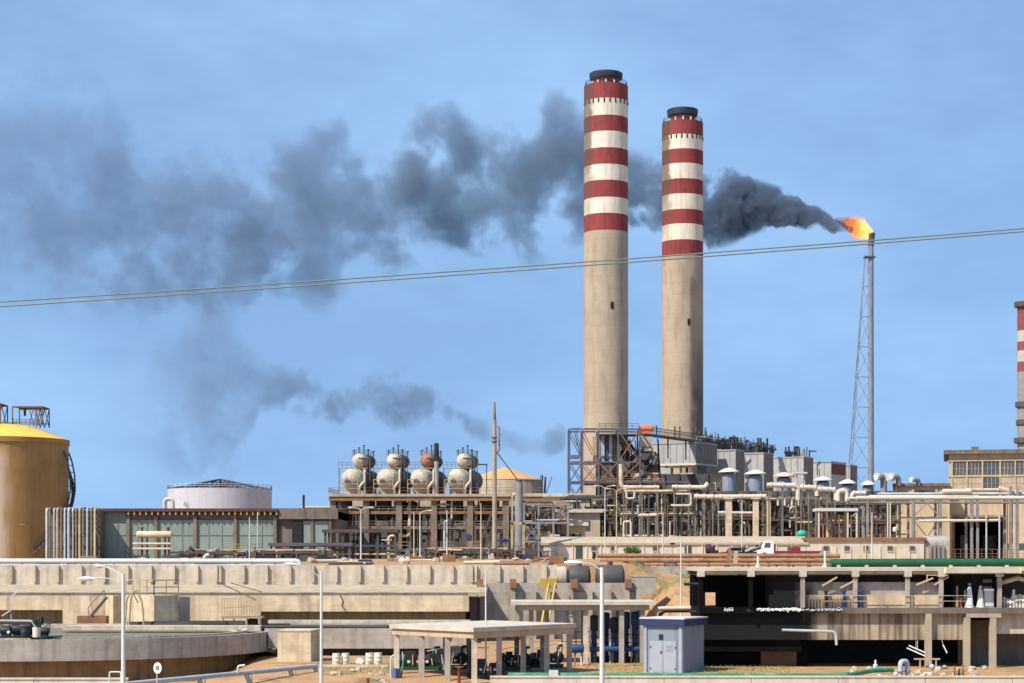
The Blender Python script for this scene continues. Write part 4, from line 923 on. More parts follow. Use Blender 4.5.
for i in range(26):
    px, py = rng.uniform(622, 656), rng.uniform(437, 482); c = P(px, py, Y+rng.uniform(1.5, 8)); k = rng.random(); m = rng.choice(['boiler_dark','boiler_dark','steel_rust','steel_dark','pipe_tan','pipe_grey','boiler_green'])
    if k < .4: MB().pipe([c, c+Vector((rng.uniform(-3,3),0,0)), c+Vector((rng.uniform(-2,2),0,rng.uniform(-6,5)))], rng.uniform(.25,.7), n=10).build('duct', m, t)
    elif k < .7: MB().drum(c, c+Vector((rng.uniform(-2,2),.5,rng.uniform(1.2,3))), rng.uniform(.5, 1.1), 12).build('valve_body', m, t)
    else: MB().box(c.x-1.2, c.x+1.2, c.y, c.y+1.5, c.z-1, c.z+1).build('duct_box', m, t)
for i in range(16): 
    px = rng.uniform(624, 660); a = P(px, rng.uniform(434, 445), Y+4); MB().bar(a, a+Vector((rng.uniform(-1,1), 0, -rng.uniform(6, 14))), .22).build('hanger', rng.choice(['steel_rust','steel_dark','steel_blue']), t)
one('tan_hopper', MB().box(X(640, Y+4), X(652, Y+4), Y+2.6, Y+6, Z(447, Y+4), Z(437, Y+4)).add([P(640.5,447.2,Y+2.8),P(651.5,447.2,Y+2.8),P(651.5,447.2,Y+5.8),P(640.5,447.2,Y+5.8),P(646,452,Y+4.3)], [(0,4,1),(1,4,2),(2,4,3),(3,4,0),(0,1,2,3)]), 'wall_tan', 'small tan hopper below the faded orange tank', 'hopper')

# ================================================================== GREY DUCT BLOCKS
blk = [(651, 696, 717, 480, 443, 463, 0), (718, 735.5, 744, 492, 450.5, 491, 0), (744, 763.5, 773, 512, 453.5, 491, 0), (773, 803.5, 813, 536, 457.5, 491, 0), (811, 831, 846, 560, 462, 491, 1), (845, 850, 857, 584, 465.5, 491, 0)]
names = ['largest pale grey duct block raised on posts right of the steel frame', 'grey duct block behind the first mushroom ventilator from the left', 'grey duct block behind the second mushroom ventilator', 'wide grey duct block with rust stain behind the pinkish ventilator', 'grey duct block with a dark red side panel', 'narrow dark grey block at the right end of the duct row']
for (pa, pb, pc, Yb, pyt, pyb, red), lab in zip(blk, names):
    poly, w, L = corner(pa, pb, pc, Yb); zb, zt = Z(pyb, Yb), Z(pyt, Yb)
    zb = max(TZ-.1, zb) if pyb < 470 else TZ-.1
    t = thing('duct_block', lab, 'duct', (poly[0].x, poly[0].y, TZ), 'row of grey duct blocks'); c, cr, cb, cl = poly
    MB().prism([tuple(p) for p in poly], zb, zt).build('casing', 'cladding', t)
    n_ = Vector((-.5, -.866)); 
    k = max(3, int((cl-c).length/1.6))
    for i in range(k+1):
        p = c.lerp(cl, i/k)+n_*.06; MB().bar((p.x, p.y, zb+.1), (p.x, p.y, zt-.1), .14).build('panel_rib', 'cladding', t)
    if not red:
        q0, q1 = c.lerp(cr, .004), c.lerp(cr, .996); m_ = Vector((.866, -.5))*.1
        MB().prism([tuple(q0+m_*.05), tuple(q1+m_*.05), tuple(q1+m_), tuple(q0+m_)], zb+.02, zt-.02).build('side_shade', 'cladding_brown_shade', t)  # dark sheet paints shade onto the block's right face, turned from the sun
    if red:
        q0, q1 = c.lerp(cr, .05), c.lerp(cr, .95); m_ = Vector((.866, -.5))*.12
        MB().add([(*(q0+m_), Z(474, Yb)), (*(q1+m_), Z(474, Yb)), (*(q1+m_), zt-.4), (*(q0+m_), zt-.4), (*(q0), Z(474, Yb)), (*(q1), Z(474, Yb)), (*(q1), zt-.4), (*(q0), zt-.4)], [(0,1,2,3),(7,6,5,4),(0,4,5,1),(1,5,6,2),(2,6,7,3),(3,7,4,0)]).build('side_panel', 'cladding_red', t)
    cap = [p+(p-(c+cb)/2).normalized()*.25 for p in poly]
    MB().prism([tuple(p) for p in cap], zt+.003, zt+.3).build('cap', 'cladding', t)
    if pyb < 470:
        lp, _, _ = corner(697, 706, 717, Yb+1.5); MB().prism([tuple(p) for p in lp], TZ-.1, zb-.51).build('lower_casing', 'cladding_brown_shade', t)
        for f in (0, .33, .66, 1):
            for g_ in (0, 1):
                p = c.lerp(cl, f)+(cr-c)*g_*.97; MB().box(p.x-.3, p.x+.3, p.y-.3+.35, p.y+.3+.35, TZ, zb-.01).build('post', 'steel_dark', t)
        MB().prism([tuple(p) for p in cap], zb-.5, zb-.004).build('ledge', 'pipe_white', t)
        for (u0, u1, pz0, pz1) in ((.05, .45, 482, 473), (.55, .95, 474, 470)):
            p0, p1 = c.lerp(cl, u0), c.lerp(cl, u1); MB().bar((*p0, Z((pz0+pz1)/2, Yb)), (*p1, Z((pz0+pz1)/2, Yb)), .8, 2.4).build('intake_box', 'cladding', t)
# roof pipework running along the duct row
t = thing('roof_pipework', 'dark tangle of vent pipes and railings along the top of the grey duct blocks', 'pipework', (X(750, 520), 520, Z(450, 520)))
rng = random.Random(9)
for i in range(58):
    px = 697+ (112)*i/57 + rng.uniform(-.6, .6); Yb = 492+(px-700)*.62; py0 = 443.5+(px-700)*.128; dens = 1 if px < 775 else .45
    if rng.random() > dens: continue
    hpx = (rng.uniform(6, 14) if px < 768 else rng.uniform(7, 10)); r_ = rng.uniform(.14, .38)
    x = X(px, Yb); z0 = Z(py0+3.2, Yb); z1 = Z(py0-hpx, Yb)
    b = MB().cyl((x, Yb, z0), (x, Yb, z1), r_, r_, 8)
    if rng.random() < .15: b.tube([(x, Yb, z1-.3), (x+rng.uniform(1, 3.5), Yb, z1-.3)], r_*.9, 8)
    if rng.random() < .4: b.ball((x, Yb, (z0+z1)/2), r_*2.4, n=8, k=6)
    if rng.random() < .25: b.box(x-1, x+1, Yb-.8, Yb+.8, z0, z0+1.8)
    b.build('vent_pipe', rng.choice(['steel_dark','steel_dark','steel_blue','machine_black','steel_grey','machine_black']), t)
for pa, pb in ((697, 735), (735, 775)):
    ya, yb = 492+(pa-700)*.62, 492+(pb-700)*.62
    MB().rail([(X(pa, ya), ya-1, Z(440.6+(pa-700)*.128, ya)), (X(pb, yb), yb-1, Z(440.6+(pb-700)*.128, yb))], 1.3, 1.4, .12).build('handrail', 'steel_dark', t)
    MB().bar((X(pa, ya), ya, Z(440+(pa-700)*.128, ya)), (X(pb, yb), yb, Z(440+(pb-700)*.128, yb)), .9, .5).build('header_pipe', 'steel_dark', t)
MB().box(X(697, 500), X(716, 500), 499, 503, Z(449, 500), Z(444, 500)).build('fan_box', 'cladding', t)
# mushroom ventilators
for i, (px, py, w, Yv, m, lab) in enumerate(((729, 467.5, 21, 446, 'vent_white', 'leftmost white mushroom ventilator below the grey duct blocks'), (755.5, 469.5, 22, 448, 'vent_white', 'large white mushroom ventilator second from the left'),
      (784, 472, 22, 450, 'vent_pink', 'pinkish topped mushroom ventilator under the rust-stained block'), (823, 476, 20, 452, 'vent_white', 'white mushroom ventilator under the block with a red panel'), (847.5, 479, 18, 454, 'vent_white', 'white mushroom ventilator at the right end of the duct row'), (868, 480.5, 16, 456, 'vent_white', 'small white mushroom ventilator at the foot of the flare tower'))):
    x = X(px, Yv); r_ = w/2/F*Yv; zt = Z(py, Yv); t = thing('roof_ventilator', lab, 'ventilator', (x, Yv, Z(492, Yv)), 'white mushroom ventilators')
    MB().lathe(x, Yv, [(r_, zt-1.15), (r_*.98, zt-.9), (r_*.45, zt-.25), (.05, zt)], 24).lathe(x, Yv, [(r_, zt-1.15), (.05, zt-.95)], 24).build('hood', m, t)
    MB().cyl((x, Yv, Z(492, Yv)), (x, Yv, zt-1.5), r_*.66, r_*.66, 20).build('body', 'vent_blue', t)
    MB().cyl((x, Yv, zt-1.55), (x, Yv, zt-1.0), r_*.5, r_*.45, 16).build('throat', 'void_dark', t)
    for k in range(8): a = 2*PI*k/8; MB().bar((x+r_*.6*math.cos(a), Yv+r_*.6*math.sin(a), zt-1.55), (x+r_*.6*math.cos(a), Yv+r_*.6*math.sin(a), zt-.9), .1).build('bracket', 'steel_grey', t)
one('hood_awning', MB().box(X(793, 449), X(806, 449), 447, 452, Z(474, 449), Z(472.3, 449)).bar((X(796,449),448,Z(491,449)),(X(796,449),448,Z(474,449)),.2).bar((X(804,449),448,Z(491,449)),(X(804,449),448,Z(474,449)),.2), 'vent_white', 'flat white awning beside the pinkish ventilator', 'awning')

# ================================================================== PIPE RACKS ALONG THE BOILERS
rack('pipe_rack', 'pipe rack on blue-grey legs below the steel frame', 'pipe rack', 562, 622, 380, 6, 497, 3, 4, 21, 'steel_dark', 6, 12, 5, .8, ['pipe_brown','pipe_tan','steel_dark','pipe_dull','steel_rust'])
rack('pipe_rack', 'crowded dark pipe rack under the tan pipe with the U bend', 'pipe rack', 616, 698, 372, 7, 492, 3, 5, 22, 'steel_dark', 9, 26, 8, .9, ['steel_dark','pipe_dull','pipe_brown','boiler_green','steel_dark','pipe_tan'])
rack('pipe_rack', 'pipe rack on pale posts below the first two mushroom ventilators', 'pipe rack', 694, 772, 366, 7, 497, 3, 5, 23, 'steel_dark', 8, 26, 8, .9, ['steel_dark','pipe_dull','pipe_brown','boiler_green','pipe_tan','pipe_dull'])
rack('pipe_rack', 'rusty crowded pipe rack between the mushroom ventilators and the white low building', 'pipe rack', 766, 826, 360, 7, 499, 3, 4, 24, 'steel_dark', 8, 30, 7, .8, ['pipe_brown','pipe_rust','pipe_tan','steel_dark','pipe_dull','pipe_dull','boiler_green'], pmax=.22)
rack('pipe_rack', 'brown pipe rack around the foot of the flare tower', 'pipe rack', 818, 900, 372, 8, 503, 3, 6, 25, 'steel_dark', 8, 34, 6, .8, ['pipe_brown','pipe_rust','pipe_tan','steel_dark','pipe_dull','pipe_dull'], pmax=.22)
rack('pipe_rack', 'distant brown pipe rack between the pole and the steel frame', 'pipe rack', 524, 568, 345, 6, 503, 3, 3, 26, 'steel_grey', 5, 5, 3, .5)
rack('pipe_rack', 'low rusty pipe rack between the glazed hall and the drum platform', 'pipe rack', 180, 330, 290, 4, 551, 1, 9, 27, 'steel_dark', 6, 26, 4, .4, ['pipe_rust','steel_tan','steel_rust','steel_dark'], pmax=.2)
rack('pipe_rack', 'low yellow-brown pipe rack at the foot of the drum platform', 'pipe rack', 396, 512, 285, 3, 549, 1, 8, 28, 'steel_dark', 4, 18, 4, .3, ['pipe_rust','steel_tan','steel_rust','steel_dark'], pmax=.2)
# named pipes
def pline(label, pts, Yq, r_, m, name='pipeline', cat='pipe', sup=True, group=None):
    t = thing(name, label, cat, (X(pts[0][0], Yq), Yq, TZ), group)
    MB().pipe([P(a, b, Yq) for a, b in pts], r_, n=12).build('pipe_run', m, t)
    if sup:
        (a0, b0), (a1, b1) = max(zip(pts, pts[1:]), key=lambda q: abs(q[0][0]-q[1][0])); k = max(2, int(abs(a1-a0)/22))
        for i in range(k+1):
            f = (i+.15)/(k+.3); px, py = a0+(a1-a0)*f, b0+(b1-b0)*f; c = P(px, py, Yq); MB().box(c.x-.13, c.x+.13, Yq-.13, Yq+.13, TZ, c.z-r_).box(c.x-.3, c.x+.3, Yq-r_, Yq+r_, c.z-r_-.12, c.z-r_+.02).build('support_post', 'pipe_dull', t)
    (a0, b0), (a1, b1) = max(zip(pts, pts[1:]), key=lambda q: abs(q[0][0]-q[1][0]))
    for f in ((.12, .5, .88) if abs(a1-a0) > 12 else (.5,)): c = P(a0+(a1-a0)*f, b0+(b1-b0)*f, Yq); MB().cyl(c, c+Vector((.18, 0, 0)), r_*1.28, n=14).build('flange', m, t)
    return t
pline('tan lagged pipe dropping and turning right in front of the steel frame', [(621, 464), (621, 487.5), (659, 487.5)], 366, .42, 'pipe_tan')
pline('second tan pipe running just under the lagged pipe with the drop', [(624, 491), (660, 491), (690, 490.5)], 364, .22, 'pipe_tan')
pline('thick cream pipe under the largest grey duct block', [(672, 487), (705, 487.5), (708, 483)], 364, .42, 'pipe_white')
pline('U-shaped pale pipe loop hanging below the tan lagged pipe', [(626.5, 490), (626.5, 498.5), (634.5, 498.5), (634.5, 490)], 363, .2, 'pipe_white', sup=False)
pline('cream pipe along the rack top below the first ventilator', [(694, 496.5), (714, 497)], 362, .45, 'pipe_white')
pline('long cream pipe along the rack top between the pale posts', [(715, 497), (766, 496.5)], 361, .45, 'pipe_white')
pline('white pipe bending down at the rusty rack below the pinkish ventilator', [(767, 485), (798, 485.5), (798, 500)], 352, .45, 'pipe_white')
pline('short white pipe after the bend below the duct row', [(800, 487), (817, 487.5), (817, 496)], 352, .42, 'pipe_white')
pline('white pipe with a double bend left of the flare tower', [(818, 489), (836, 489.5), (836, 500)], 352, .42, 'pipe_white')
pline('white looped pipe beside the flare tower foot', [(838, 501), (838, 490.5), (847, 490.5), (847, 501)], 351, .4, 'pipe_white', sup=False)
pline('white stub pipe looping right of the flare tower foot', [(852, 499), (852, 493), (866, 493)], 350, .38, 'pipe_white', sup=False)
pline('white upright loop of pipe standing on the low cream building', [(623.7, 537), (623.7, 521.5), (631, 521.5), (631, 537)], 352, .18, 'pipe_white', sup=False)
pline('tan pipe stub across the dark rack right of the U bend', [(638, 515.5), (657, 515)], 360, .25, 'pipe_tan')
pline('white square pipe loop under the largest duct block', [(671, 505.5), (691, 505.5), (691, 494), (676, 494)], 361, .2, 'pipe_white', sup=False)
pline('white cross pipe between the two cream posts', [(718, 512.5), (755, 513)], 360, .25, 'pipe_white', sup=False)
# row of white insulated stubs
for i in range(5):
    px = 778+7*i; c0, c1 = P(px, 498, 353), P(px, 505.5, 353)
    one('vent_stub', MB().cyl(c1, c0, .22, .22, 10).cyl(c0, c0+Vector((1.05, 0, .12)), .3, .3, 10), 'pipe_white', 'white capped pipe stub in the row of five over the rusty rack', 'pipe stub', 'row of five white pipe stubs')
for px, w, lab in ((729, .55, 'thick cream post below the leftmost mushroom ventilator'), (756, .5, 'cream post between the two pipe racks below the second ventilator'), (769, .3, 'thin cream post left of the row of white pipe stubs')):
    one('support_post', MB().box(X(px, 355)-w, X(px, 355)+w, 355, 356, TZ-.1, Z(499, 355)).box(X(px, 355)-w*1.6, X(px, 355)+w*1.6, 354.7, 356.3, Z(499, 355)+.003, Z(497.6, 355)), 'pipe_tan', lab, 'post')
t = thing('pipe_canopy', 'thin white canopy on posts right of the rusty pipe rack', 'canopy', (X(838, 345), 345, TZ)); Yq = 345
MB().box(X(817, Yq), X(858, Yq), Yq, Yq+5, Z(511, Yq), Z(508, Yq)).build('roof', 'vent_white', t)
for px in (819, 848, 857):
    MB().box(X(px, Yq)-.14, X(px, Yq)+.14, Yq+.2, Yq+.5, TZ, Z(511, Yq)).build('post', 'pipe_white', t)
for i in range(9): MB().cyl((X(822+4*i, Yq), Yq+3, TZ), (X(822+4*i, Yq), Yq+3, Z(514, Yq)), .16, .16, 8).build('pipe', ['pipe_rust','steel_rust','pipe_tan'][i % 3], t)
one('tarp_bundle', MB().ball(P(802, 534, 340)+Vector((0,0,0)), 1.0, .8, .7, 12, 8).ball(P(799.5, 535, 340), .6, .5, .45, 10, 6), 'teal_tarp', 'bright teal tarpaulin bundle on the low white building roof', 'tarpaulin')
# ================================================================== PALE SHEDS BETWEEN POLE AND STEEL FRAME
for (pa, pb, pyt, Yq, wm, lab) in ((528, 592, 493.5, 415, 'wall_tan', 'tan shed with pale roof behind the tall pole'), (541, 600, 509, 370, 'wall_tan', 'pale two-strip shed left of the steel frame foot'), (549, 585, 522, 350, 'wall_beige', 'low beige hut in front of the pale sheds')):
    t = thing('plant_shed', lab, 'shed', (X((pa+pb)/2, Yq), Yq, TZ)); zt = Z(pyt, Yq)
    MB().box(X(pa, Yq), X(pb, Yq), Yq, Yq+10, TZ-.1, zt-.7).build('wall', wm, t); MB().box(X(pa, Yq)-.6, X(pb, Yq)+.6, Yq-.8, Yq+10.6, zt-.69, zt).build('roof', 'roof_pale', t)
    for i in range(4): xa = X(pa+4+(pb-pa-10)*i/4, Yq); MB().box(xa, xa+1.6, Yq-.08, Yq+.1, zt-4.2, zt-2.2).build('window', 'glass_dark', t)
# ================================================================== LOW CREAM BUILDING
Y = 310
def lowb(pa, pb, label, wins, doors, roofm, pyr, flat=False):
    t = thing('low_building', label, 'building', (X((pa+pb)/2, Y), Y, TZ)); zt = Z(pyr, Y)
    x0, x1 = X(pa, Y), X(pb, Y)
    MB().box(x0, x1, Y, Y+8, TZ-.15, zt-(.501 if flat else 1.41)).build('wall', 'wall_white', t)
    (MB().box(x0-.4, x1+.4, Y-.3, Y+8.4, zt-.5, zt) if flat else MB().add([(x0-.4, Y-.22, zt-1.05), (x1+.4, Y-.22, zt-1.05), (x1+.4, Y+4.2, zt), (x0-.4, Y+4.2, zt), (x1+.4, Y+8.6, zt-1.15), (x0-.4, Y+8.6, zt-1.15), (x0-.4, Y-.22, zt-1.4), (x1+.4, Y-.22, zt-1.4), (x1+.4, Y+8.6, zt-1.4), (x0-.4, Y+8.6, zt-1.4)], [(0,1,2,3),(3,2,4,5),(6,7,1,0),(7,8,4,2,1),(8,9,5,4),(9,6,0,3,5),(9,8,7,6)])).build('roof', roofm, t)
    for px in wins:
        xa, xb = X(px-2.8, Y), X(px+2.8, Y); za, zb = Z(550.7, Y), Z(546.2, Y)
        w = MB().box(xa, xb, Y-.10, Y-.02, za, zb).build('window', 'glass_dark', t)
        b = MB(); 
        for q in (xa, xb): b.box(q-.04, q+.04, Y-.14, Y-.101, za, zb)
        b.box(xa-.08, xb+.08, Y-.18, Y-.14, za-.12, za).box(xa-.08, xb+.08, Y-.16, Y-.14, zb, zb+.08); b.build('frame', 'wall_tan', w)
    for px in doors: MB().box(X(px-3.4, Y), X(px+3.4, Y), Y-.08, Y-.02, TZ, Z(546, Y)).build('door', 'boiler_green', t)
    n = int((pb-pa)/14)
    for i in range(1, n): xx = x0+(x1-x0)*i/n; MB().box(xx-.1, xx+.1, Y-.14, Y-.003, TZ, zt-1.42).build('pilaster', 'wall_white', t)
    return t
lowb(544, 672, 'long low cream building with small windows behind the green bush', [594, 613.5, 634.5, 655.5], [579], 'wall_tan', 536.5)
lowb(672.5, 806, 'low pale building half hidden by the parked trucks', [742, 790], [688], 'wall_tan', 536)
lowb(806.5, 924, 'low white building with brown roof edge right of the trucks', [826, 847, 866, 890, 912], [], 'steel_rust', 537.5, True)
t = thing('lean_to_shed', 'small grey rounded-roof shed at the right end of the low white building', 'shed', (X(937, Y), Y, TZ))
MB().box(X(925, Y), X(950, Y), Y+.3, Y+6, TZ-.1, Z(546, Y)).build('wall', 'wall_tan', t); MB().cyl((X(924.6, Y), Y+2, Z(546, Y)), (X(950.4, Y), Y+2, Z(546, Y)), 1.7, 1.7, 24).build('roof', 'concrete_grey', t)
for i in range(4): MB().box(X(929+4.2*i, Y), X(931.5+4.2*i, Y), Y-.15, Y+.2, TZ, Z(545, Y)).build('post', 'steel_grey', t)

# bush
def bush(name, label, c, rx, rz, n, m, seed, cat='shrub', leaf=.16, group=None):
    rng = random.Random(seed); t = thing(name, label, cat, tuple(c), group); b = MB(); st = MB()
    for k in range(7):
        a = rng.uniform(0, 2*PI); e = c+Vector((math.cos(a)*rx*.6, math.sin(a)*rx*.6, rz*rng.uniform(.9, 1.6))); st.tube([c, c.lerp(e, .5)+Vector((0,0,.1)), e], [.04,.03,.01], 5)
    lobes = [(c+Vector((rng.uniform(-.6,.6)*rx, rng.uniform(-.6,.6)*rx, rz*rng.uniform(.6, 1.5))), rng.uniform(.35,.6)) for _ in range(9)]
    for i in range(n):
        o, s_ = rng.choice(lobes); d = Vector((rng.gauss(0,1), rng.gauss(0,1), rng.gauss(0,1))).normalized()*s_*rng.uniform(.5, 1.05)
        p = o+Vector((d.x*rx, d.y*rx, d.z*rz)); 
        if p.z < c.z: continue
        u = Vector((rng.gauss(0,1), rng.gauss(0,1), rng.gauss(0,1))).normalized(); v = u.cross(Vector((rng.random(), rng.random(), 1))).normalized(); L = leaf*rng.uniform(.6, 1.4)
        b.add([p-u*L, p+v*L*.45, p+u*L, p-v*L*.45], [(0,1,2,3)])
    b.build('foliage', m, t); st.build('stem', 'steel_rust', t); return t
mat('bush_green', (.13,.20,.07), var=.5, scale=3)
Yb = 300; bush('bush', 'round grey-green bush in front of the low cream building', Vector((X(632, Yb), Yb, TZ-.05)), 1.55, 1.0, 2600, 'bush_green', 3)
bush('bush', 'tiny dark conical shrub at the left end of the brown pipelines', Vector((X(594.5, 262), 262, TZ-.1)), .35, .6, 500, 'plant_green', 8, leaf=.1)

# ================================================================== VEHICLES
def wheel(t, x, y, z, r_):
    w = MB().cyl((x, y-.14, z), (x, y+.14, z), r_, r_, 18).build('wheel', 'rubber', t); MB().cyl((x, y-.16, z), (x, y-.145, z), r_*.5, r_*.5, 12).build('rim', 'galvanised', w)
Y = 296; t = thing('flatbed_truck', 'white-cabbed truck with a long dark red flatbed parked before the low pale building', 'truck', (X(785, Y), Y, TZ)); x = X(757, Y)
g = TZ
pr = [(0,.75),(0,1.55),(.45,1.75),(.85,2.65),(1.1,2.8),(2.3,2.8),(2.45,2.6),(2.45,.75)]
b = MB(); n = len(pr); vs = [(x+p, Y+d, g+q) for d in (-1.1, 1.1) for p, q in pr]; b.add(vs, [list(range(n)), list(range(n, 2*n))[::-1]]+[(i, n+i, n+(i+1)%n, (i+1)%n) for i in range(n)]); cab = b.build('cab', 'truck_white', t)
MB().add([(x+.95,Y-1.115,g+1.75),(x+1.95,Y-1.115,g+1.75),(x+1.95,Y-1.115,g+2.5),(x+1.15,Y-1.115,g+2.5)], [(0,1,2,3)]).build('side_window', 'glass_dark', t)
w = Vector((-.02, 0, .01)); MB().add([(x+.46,Y-1.0,g+1.8),(x+.46,Y+1.0,g+1.8),(x+.84,Y+1.0,g+2.62),(x+.84,Y-1.0,g+2.62)], [(0,1,2,3)]).build('windscreen', 'glass_dark', t)
bb = [v for v in t.children if v.name.startswith('windscreen')]; bb[0].location.x = -.03
MB().box(x+2.5, x+9.8, Y-1.2, Y+1.2, g+.95, g+1.25).build('flatbed', 'truck_red', t); MB().box(x+.2, x+9.6, Y-.4, Y+.4, g+.6, g+.94).build('chassis', 'machine_black', t)
MB().box(x+2.55, x+2.75, Y-1.2, Y+1.2, g+1.25, g+2.3).build('headboard', 'truck_red', t); MB().box(x+5.2, x+6.6, Y-1, Y+1, g+1.253, g+1.9).build('load_box', 'truck_red', t)
for wx in (1.0, 7.2, 8.5):
    for dy in (-1.02, 1.02): wheel(t, x+wx, Y+dy, g+.5, .5)
t = thing('flatbed_trailer', 'dark low trailer loaded with scrap left of the white truck cab', 'trailer', (X(741, 290), 290, TZ)); Y = 290
MB().box(X(727, Y), X(756, Y), Y-1.2, Y+1.2, g+.8, g+1.1).build('bed', 'machine_black', t)
rng = random.Random(4)
for i in range(9): xx = X(729+2.7*i, Y); MB().bar((xx, Y-rng.uniform(-.8,.8), g+1.15), (xx+rng.uniform(1, 2.5), Y+rng.uniform(-.8,.8), g+1.2+rng.uniform(.1,.9)), rng.uniform(.15,.4)).build('scrap_piece', rng.choice(['machine_black','galvanised','steel_dark','truck_white']), t)
for px in (730, 747, 751):
    for dy in (-1.0, 1.0): wheel(t, X(px, Y), Y+dy, g+.42, .42)
Y = 298; t = thing('pickup_truck', 'small red pickup parked between the purple tanker and the trailer', 'pickup', (X(727, Y), Y, TZ)); x = X(719, Y)
pr = [(0,.5),(0,1.0),(1.1,1.12),(1.55,1.72),(2.7,1.75),(2.85,1.1),(4.6,1.1),(4.6,.5)]; n = len(pr)
b = MB(); vs = [(x+p, Y+d, g+q) for d in (-.85, .85) for p, q in pr]; b.add(vs, [list(range(n)), list(range(n, 2*n))[::-1]]+[(i, n+i, n+(i+1)%n, (i+1)%n) for i in range(n)]); b.build('body', 'truck_red', t)
MB().box(x+1.6, x+2.65, Y-.87, Y-.855, g+1.15, g+1.6).build('side_window', 'glass_dark', t)
for wx in (.85, 3.7):
    for dy in (-.78, .78): wheel(t, x+wx, Y+dy, g+.36, .36)
Y = 294; t = thing('tanker_trailer', 'round-ended purple tanker parked at the left of the trucks', 'tanker', (X(703, Y), Y, TZ)); x = X(698.5, Y)
MB().drum((x+1.3, Y, g+1.5), (x+2.3, Y, g+1.5), .8, 20, .35).build('tank', 'truck_purple', t)
MB().box(x+.8, x+2.7, Y-.7, Y+.7, g+.5, g+.75).build('chassis', 'machine_black', t)
for dx in (1.2, 2.2):
    for dy in (-.7, .7): wheel(t, x+dx, Y+dy, g+.42, .42)
t = thing('water_trailer', 'small dark tank trailer with a white drum between the purple tanker and red pickup', 'trailer', (X(713, Y), Y, TZ)); x = X(709.5, Y)
MB().box(x, x+1.3, Y-.8, Y+1.6, g+.5, g+1.35).build('bed', 'machine_black', t); MB().cyl((x+.45, Y-.2, g+1.36), (x+.45, Y-.2, g+2.2), .32, .32, 14).build('drum', 'truck_white', t)
for dx in (.1, 1.2): wheel(t, x+dx, Y-.4, g+.4, .4)

# ================================================================== BEIGE INDUSTRIAL BUILDING, RIGHT
Y = 400; t = thing('industrial_building', 'tall beige industrial building with two rows of glazing and a big dark doorway', 'building', (X(949, Y), Y, TZ)); t.rotation_euler.z = -R(12.9)
x0, x1 = X(949, Y), X(1075, Y); zt = Z(452, Y); dz0, dz1 = TZ, Z(517.5, Y); dxa, dxb = X(954.5, Y), X(1002, Y)
wl_ = MB().box(x0, dxa, Y, Y+30, TZ-.2, zt-.5).box(dxb, x1, Y, Y+30, TZ-.2, zt-.5).box(dxa, dxb, Y, Y+30, dz1, zt-.5).box(dxa, dxb, Y+22, Y+30, TZ-.2, dz1-.01).build('wall', 'wall_beige', t)
MB().box(x0-1.1, x1, Y-1.2, Y+31, zt-.499, zt+.35).build('roof', 'concrete_dark', t)
MB().box(x0-.25, x1, Y-.3, Y-.005, Z(492, Y), Z(490.5, Y)).box(x0-.25, x1, Y-.22, Y-.005, Z(477, Y), Z(475.6, Y)).box(x0-.25, x1, Y-.3, Y-.005, Z(461.5, Y), Z(460, Y)).build('string_course', 'wall_beige', t)
pxs = [952, 966.5, 981.5, 998.5, 1013, 1028, 1043]
for i, (a, b_) in enumerate(zip(pxs, pxs[1:])):
    for j, (p0, p1) in enumerate(((462, 475), (478, 489.5))):
        m = 'glass_dark' if j == 0 or i in (2,) else 'wall_tan'
        w = MB().box(X(a+1.1, Y), X(b_-.6, Y), Y-.06, Y-.005, Z(p1, Y), Z(p0, Y)).build('window', m, t)
        mu = MB(); 
        for k in (1, 2, 3): xx = X(a+1.1+(b_-a-1.7)*k/4, Y); mu.box(xx-.05, xx+.05, Y-.1, Y-.061, Z(p1, Y), Z(p0, Y))
        mu.bar((X(a+1.1, Y), Y-.08, Z((p0+p1)/2, Y)), (X(b_-.6, Y), Y-.08, Z((p0+p1)/2, Y)), .06); mu.build('glazing_bar', 'steel_tan', w)
for a in pxs: MB().box(X(a, Y)-.14, X(a, Y)+.14, Y-.25, Y-.006, Z(490.4, Y), Z(461.6, Y)).build('pier', 'wall_beige', t)
for a in (951, 1003.5, 1012): MB().box(X(a, Y)-.3, X(a, Y)+.3, Y-.3, Y-.004, TZ-.2, Z(492.1, Y)).build('pier', 'wall_beige', t)
MB().box(dxa+.05, dxb-.05, Y+21.5, Y+21.9, TZ, dz1-.05).build('door_void', 'void_dark', t)
fr = MB().box(dxa-.5, dxa, Y-.35, Y+.5, TZ, dz1+.45).box(dxb, dxb+.5, Y-.35, Y+.5, TZ, dz1+.45).box(dxa, dxb, Y-.35, Y+.5, dz1+.003, dz1+.45).build('door_frame', 'concrete_brown', t)
MB().box(X(1006, Y), X(1030, Y), Y-.08, Y-.004, Z(550, Y), Z(543.5, Y)).build('window', 'glass_dark', t)
MB().box(X(960, Y), X(966, Y), Y+8, Y+12, TZ, TZ+5).build('crate_stack', 'boiler_dark', t)
MB().cyl((X(990, Y), Y+14, TZ+.1), (X(990, Y), Y+14, TZ+5), 1.6, 1.6, 16).build('machinery', 'boiler_dark', t)
MB().box(X(971, Y), X(978, Y), Y+4, Y+7, zt+.35, zt+1.3).build('roof_vent', 'concrete_dark', t)
Y = 398; t = thing('annexe', 'lower beige annexe left of the tall industrial building', 'building', (X(896, Y), Y, TZ)); t.rotation_euler.z = -R(11.5)
x0, x1 = X(896, Y), X(948.6, Y); zt = Z(484.5, Y)
MB().box(x0, x1, Y, Y+26, TZ-.2, zt-.4).build('wall', 'wall_beige', t); MB().box(x0-.7, x1+.05, Y-.7, Y+26.5, zt-.399, zt+.2).build('roof', 'concrete_dark', t)
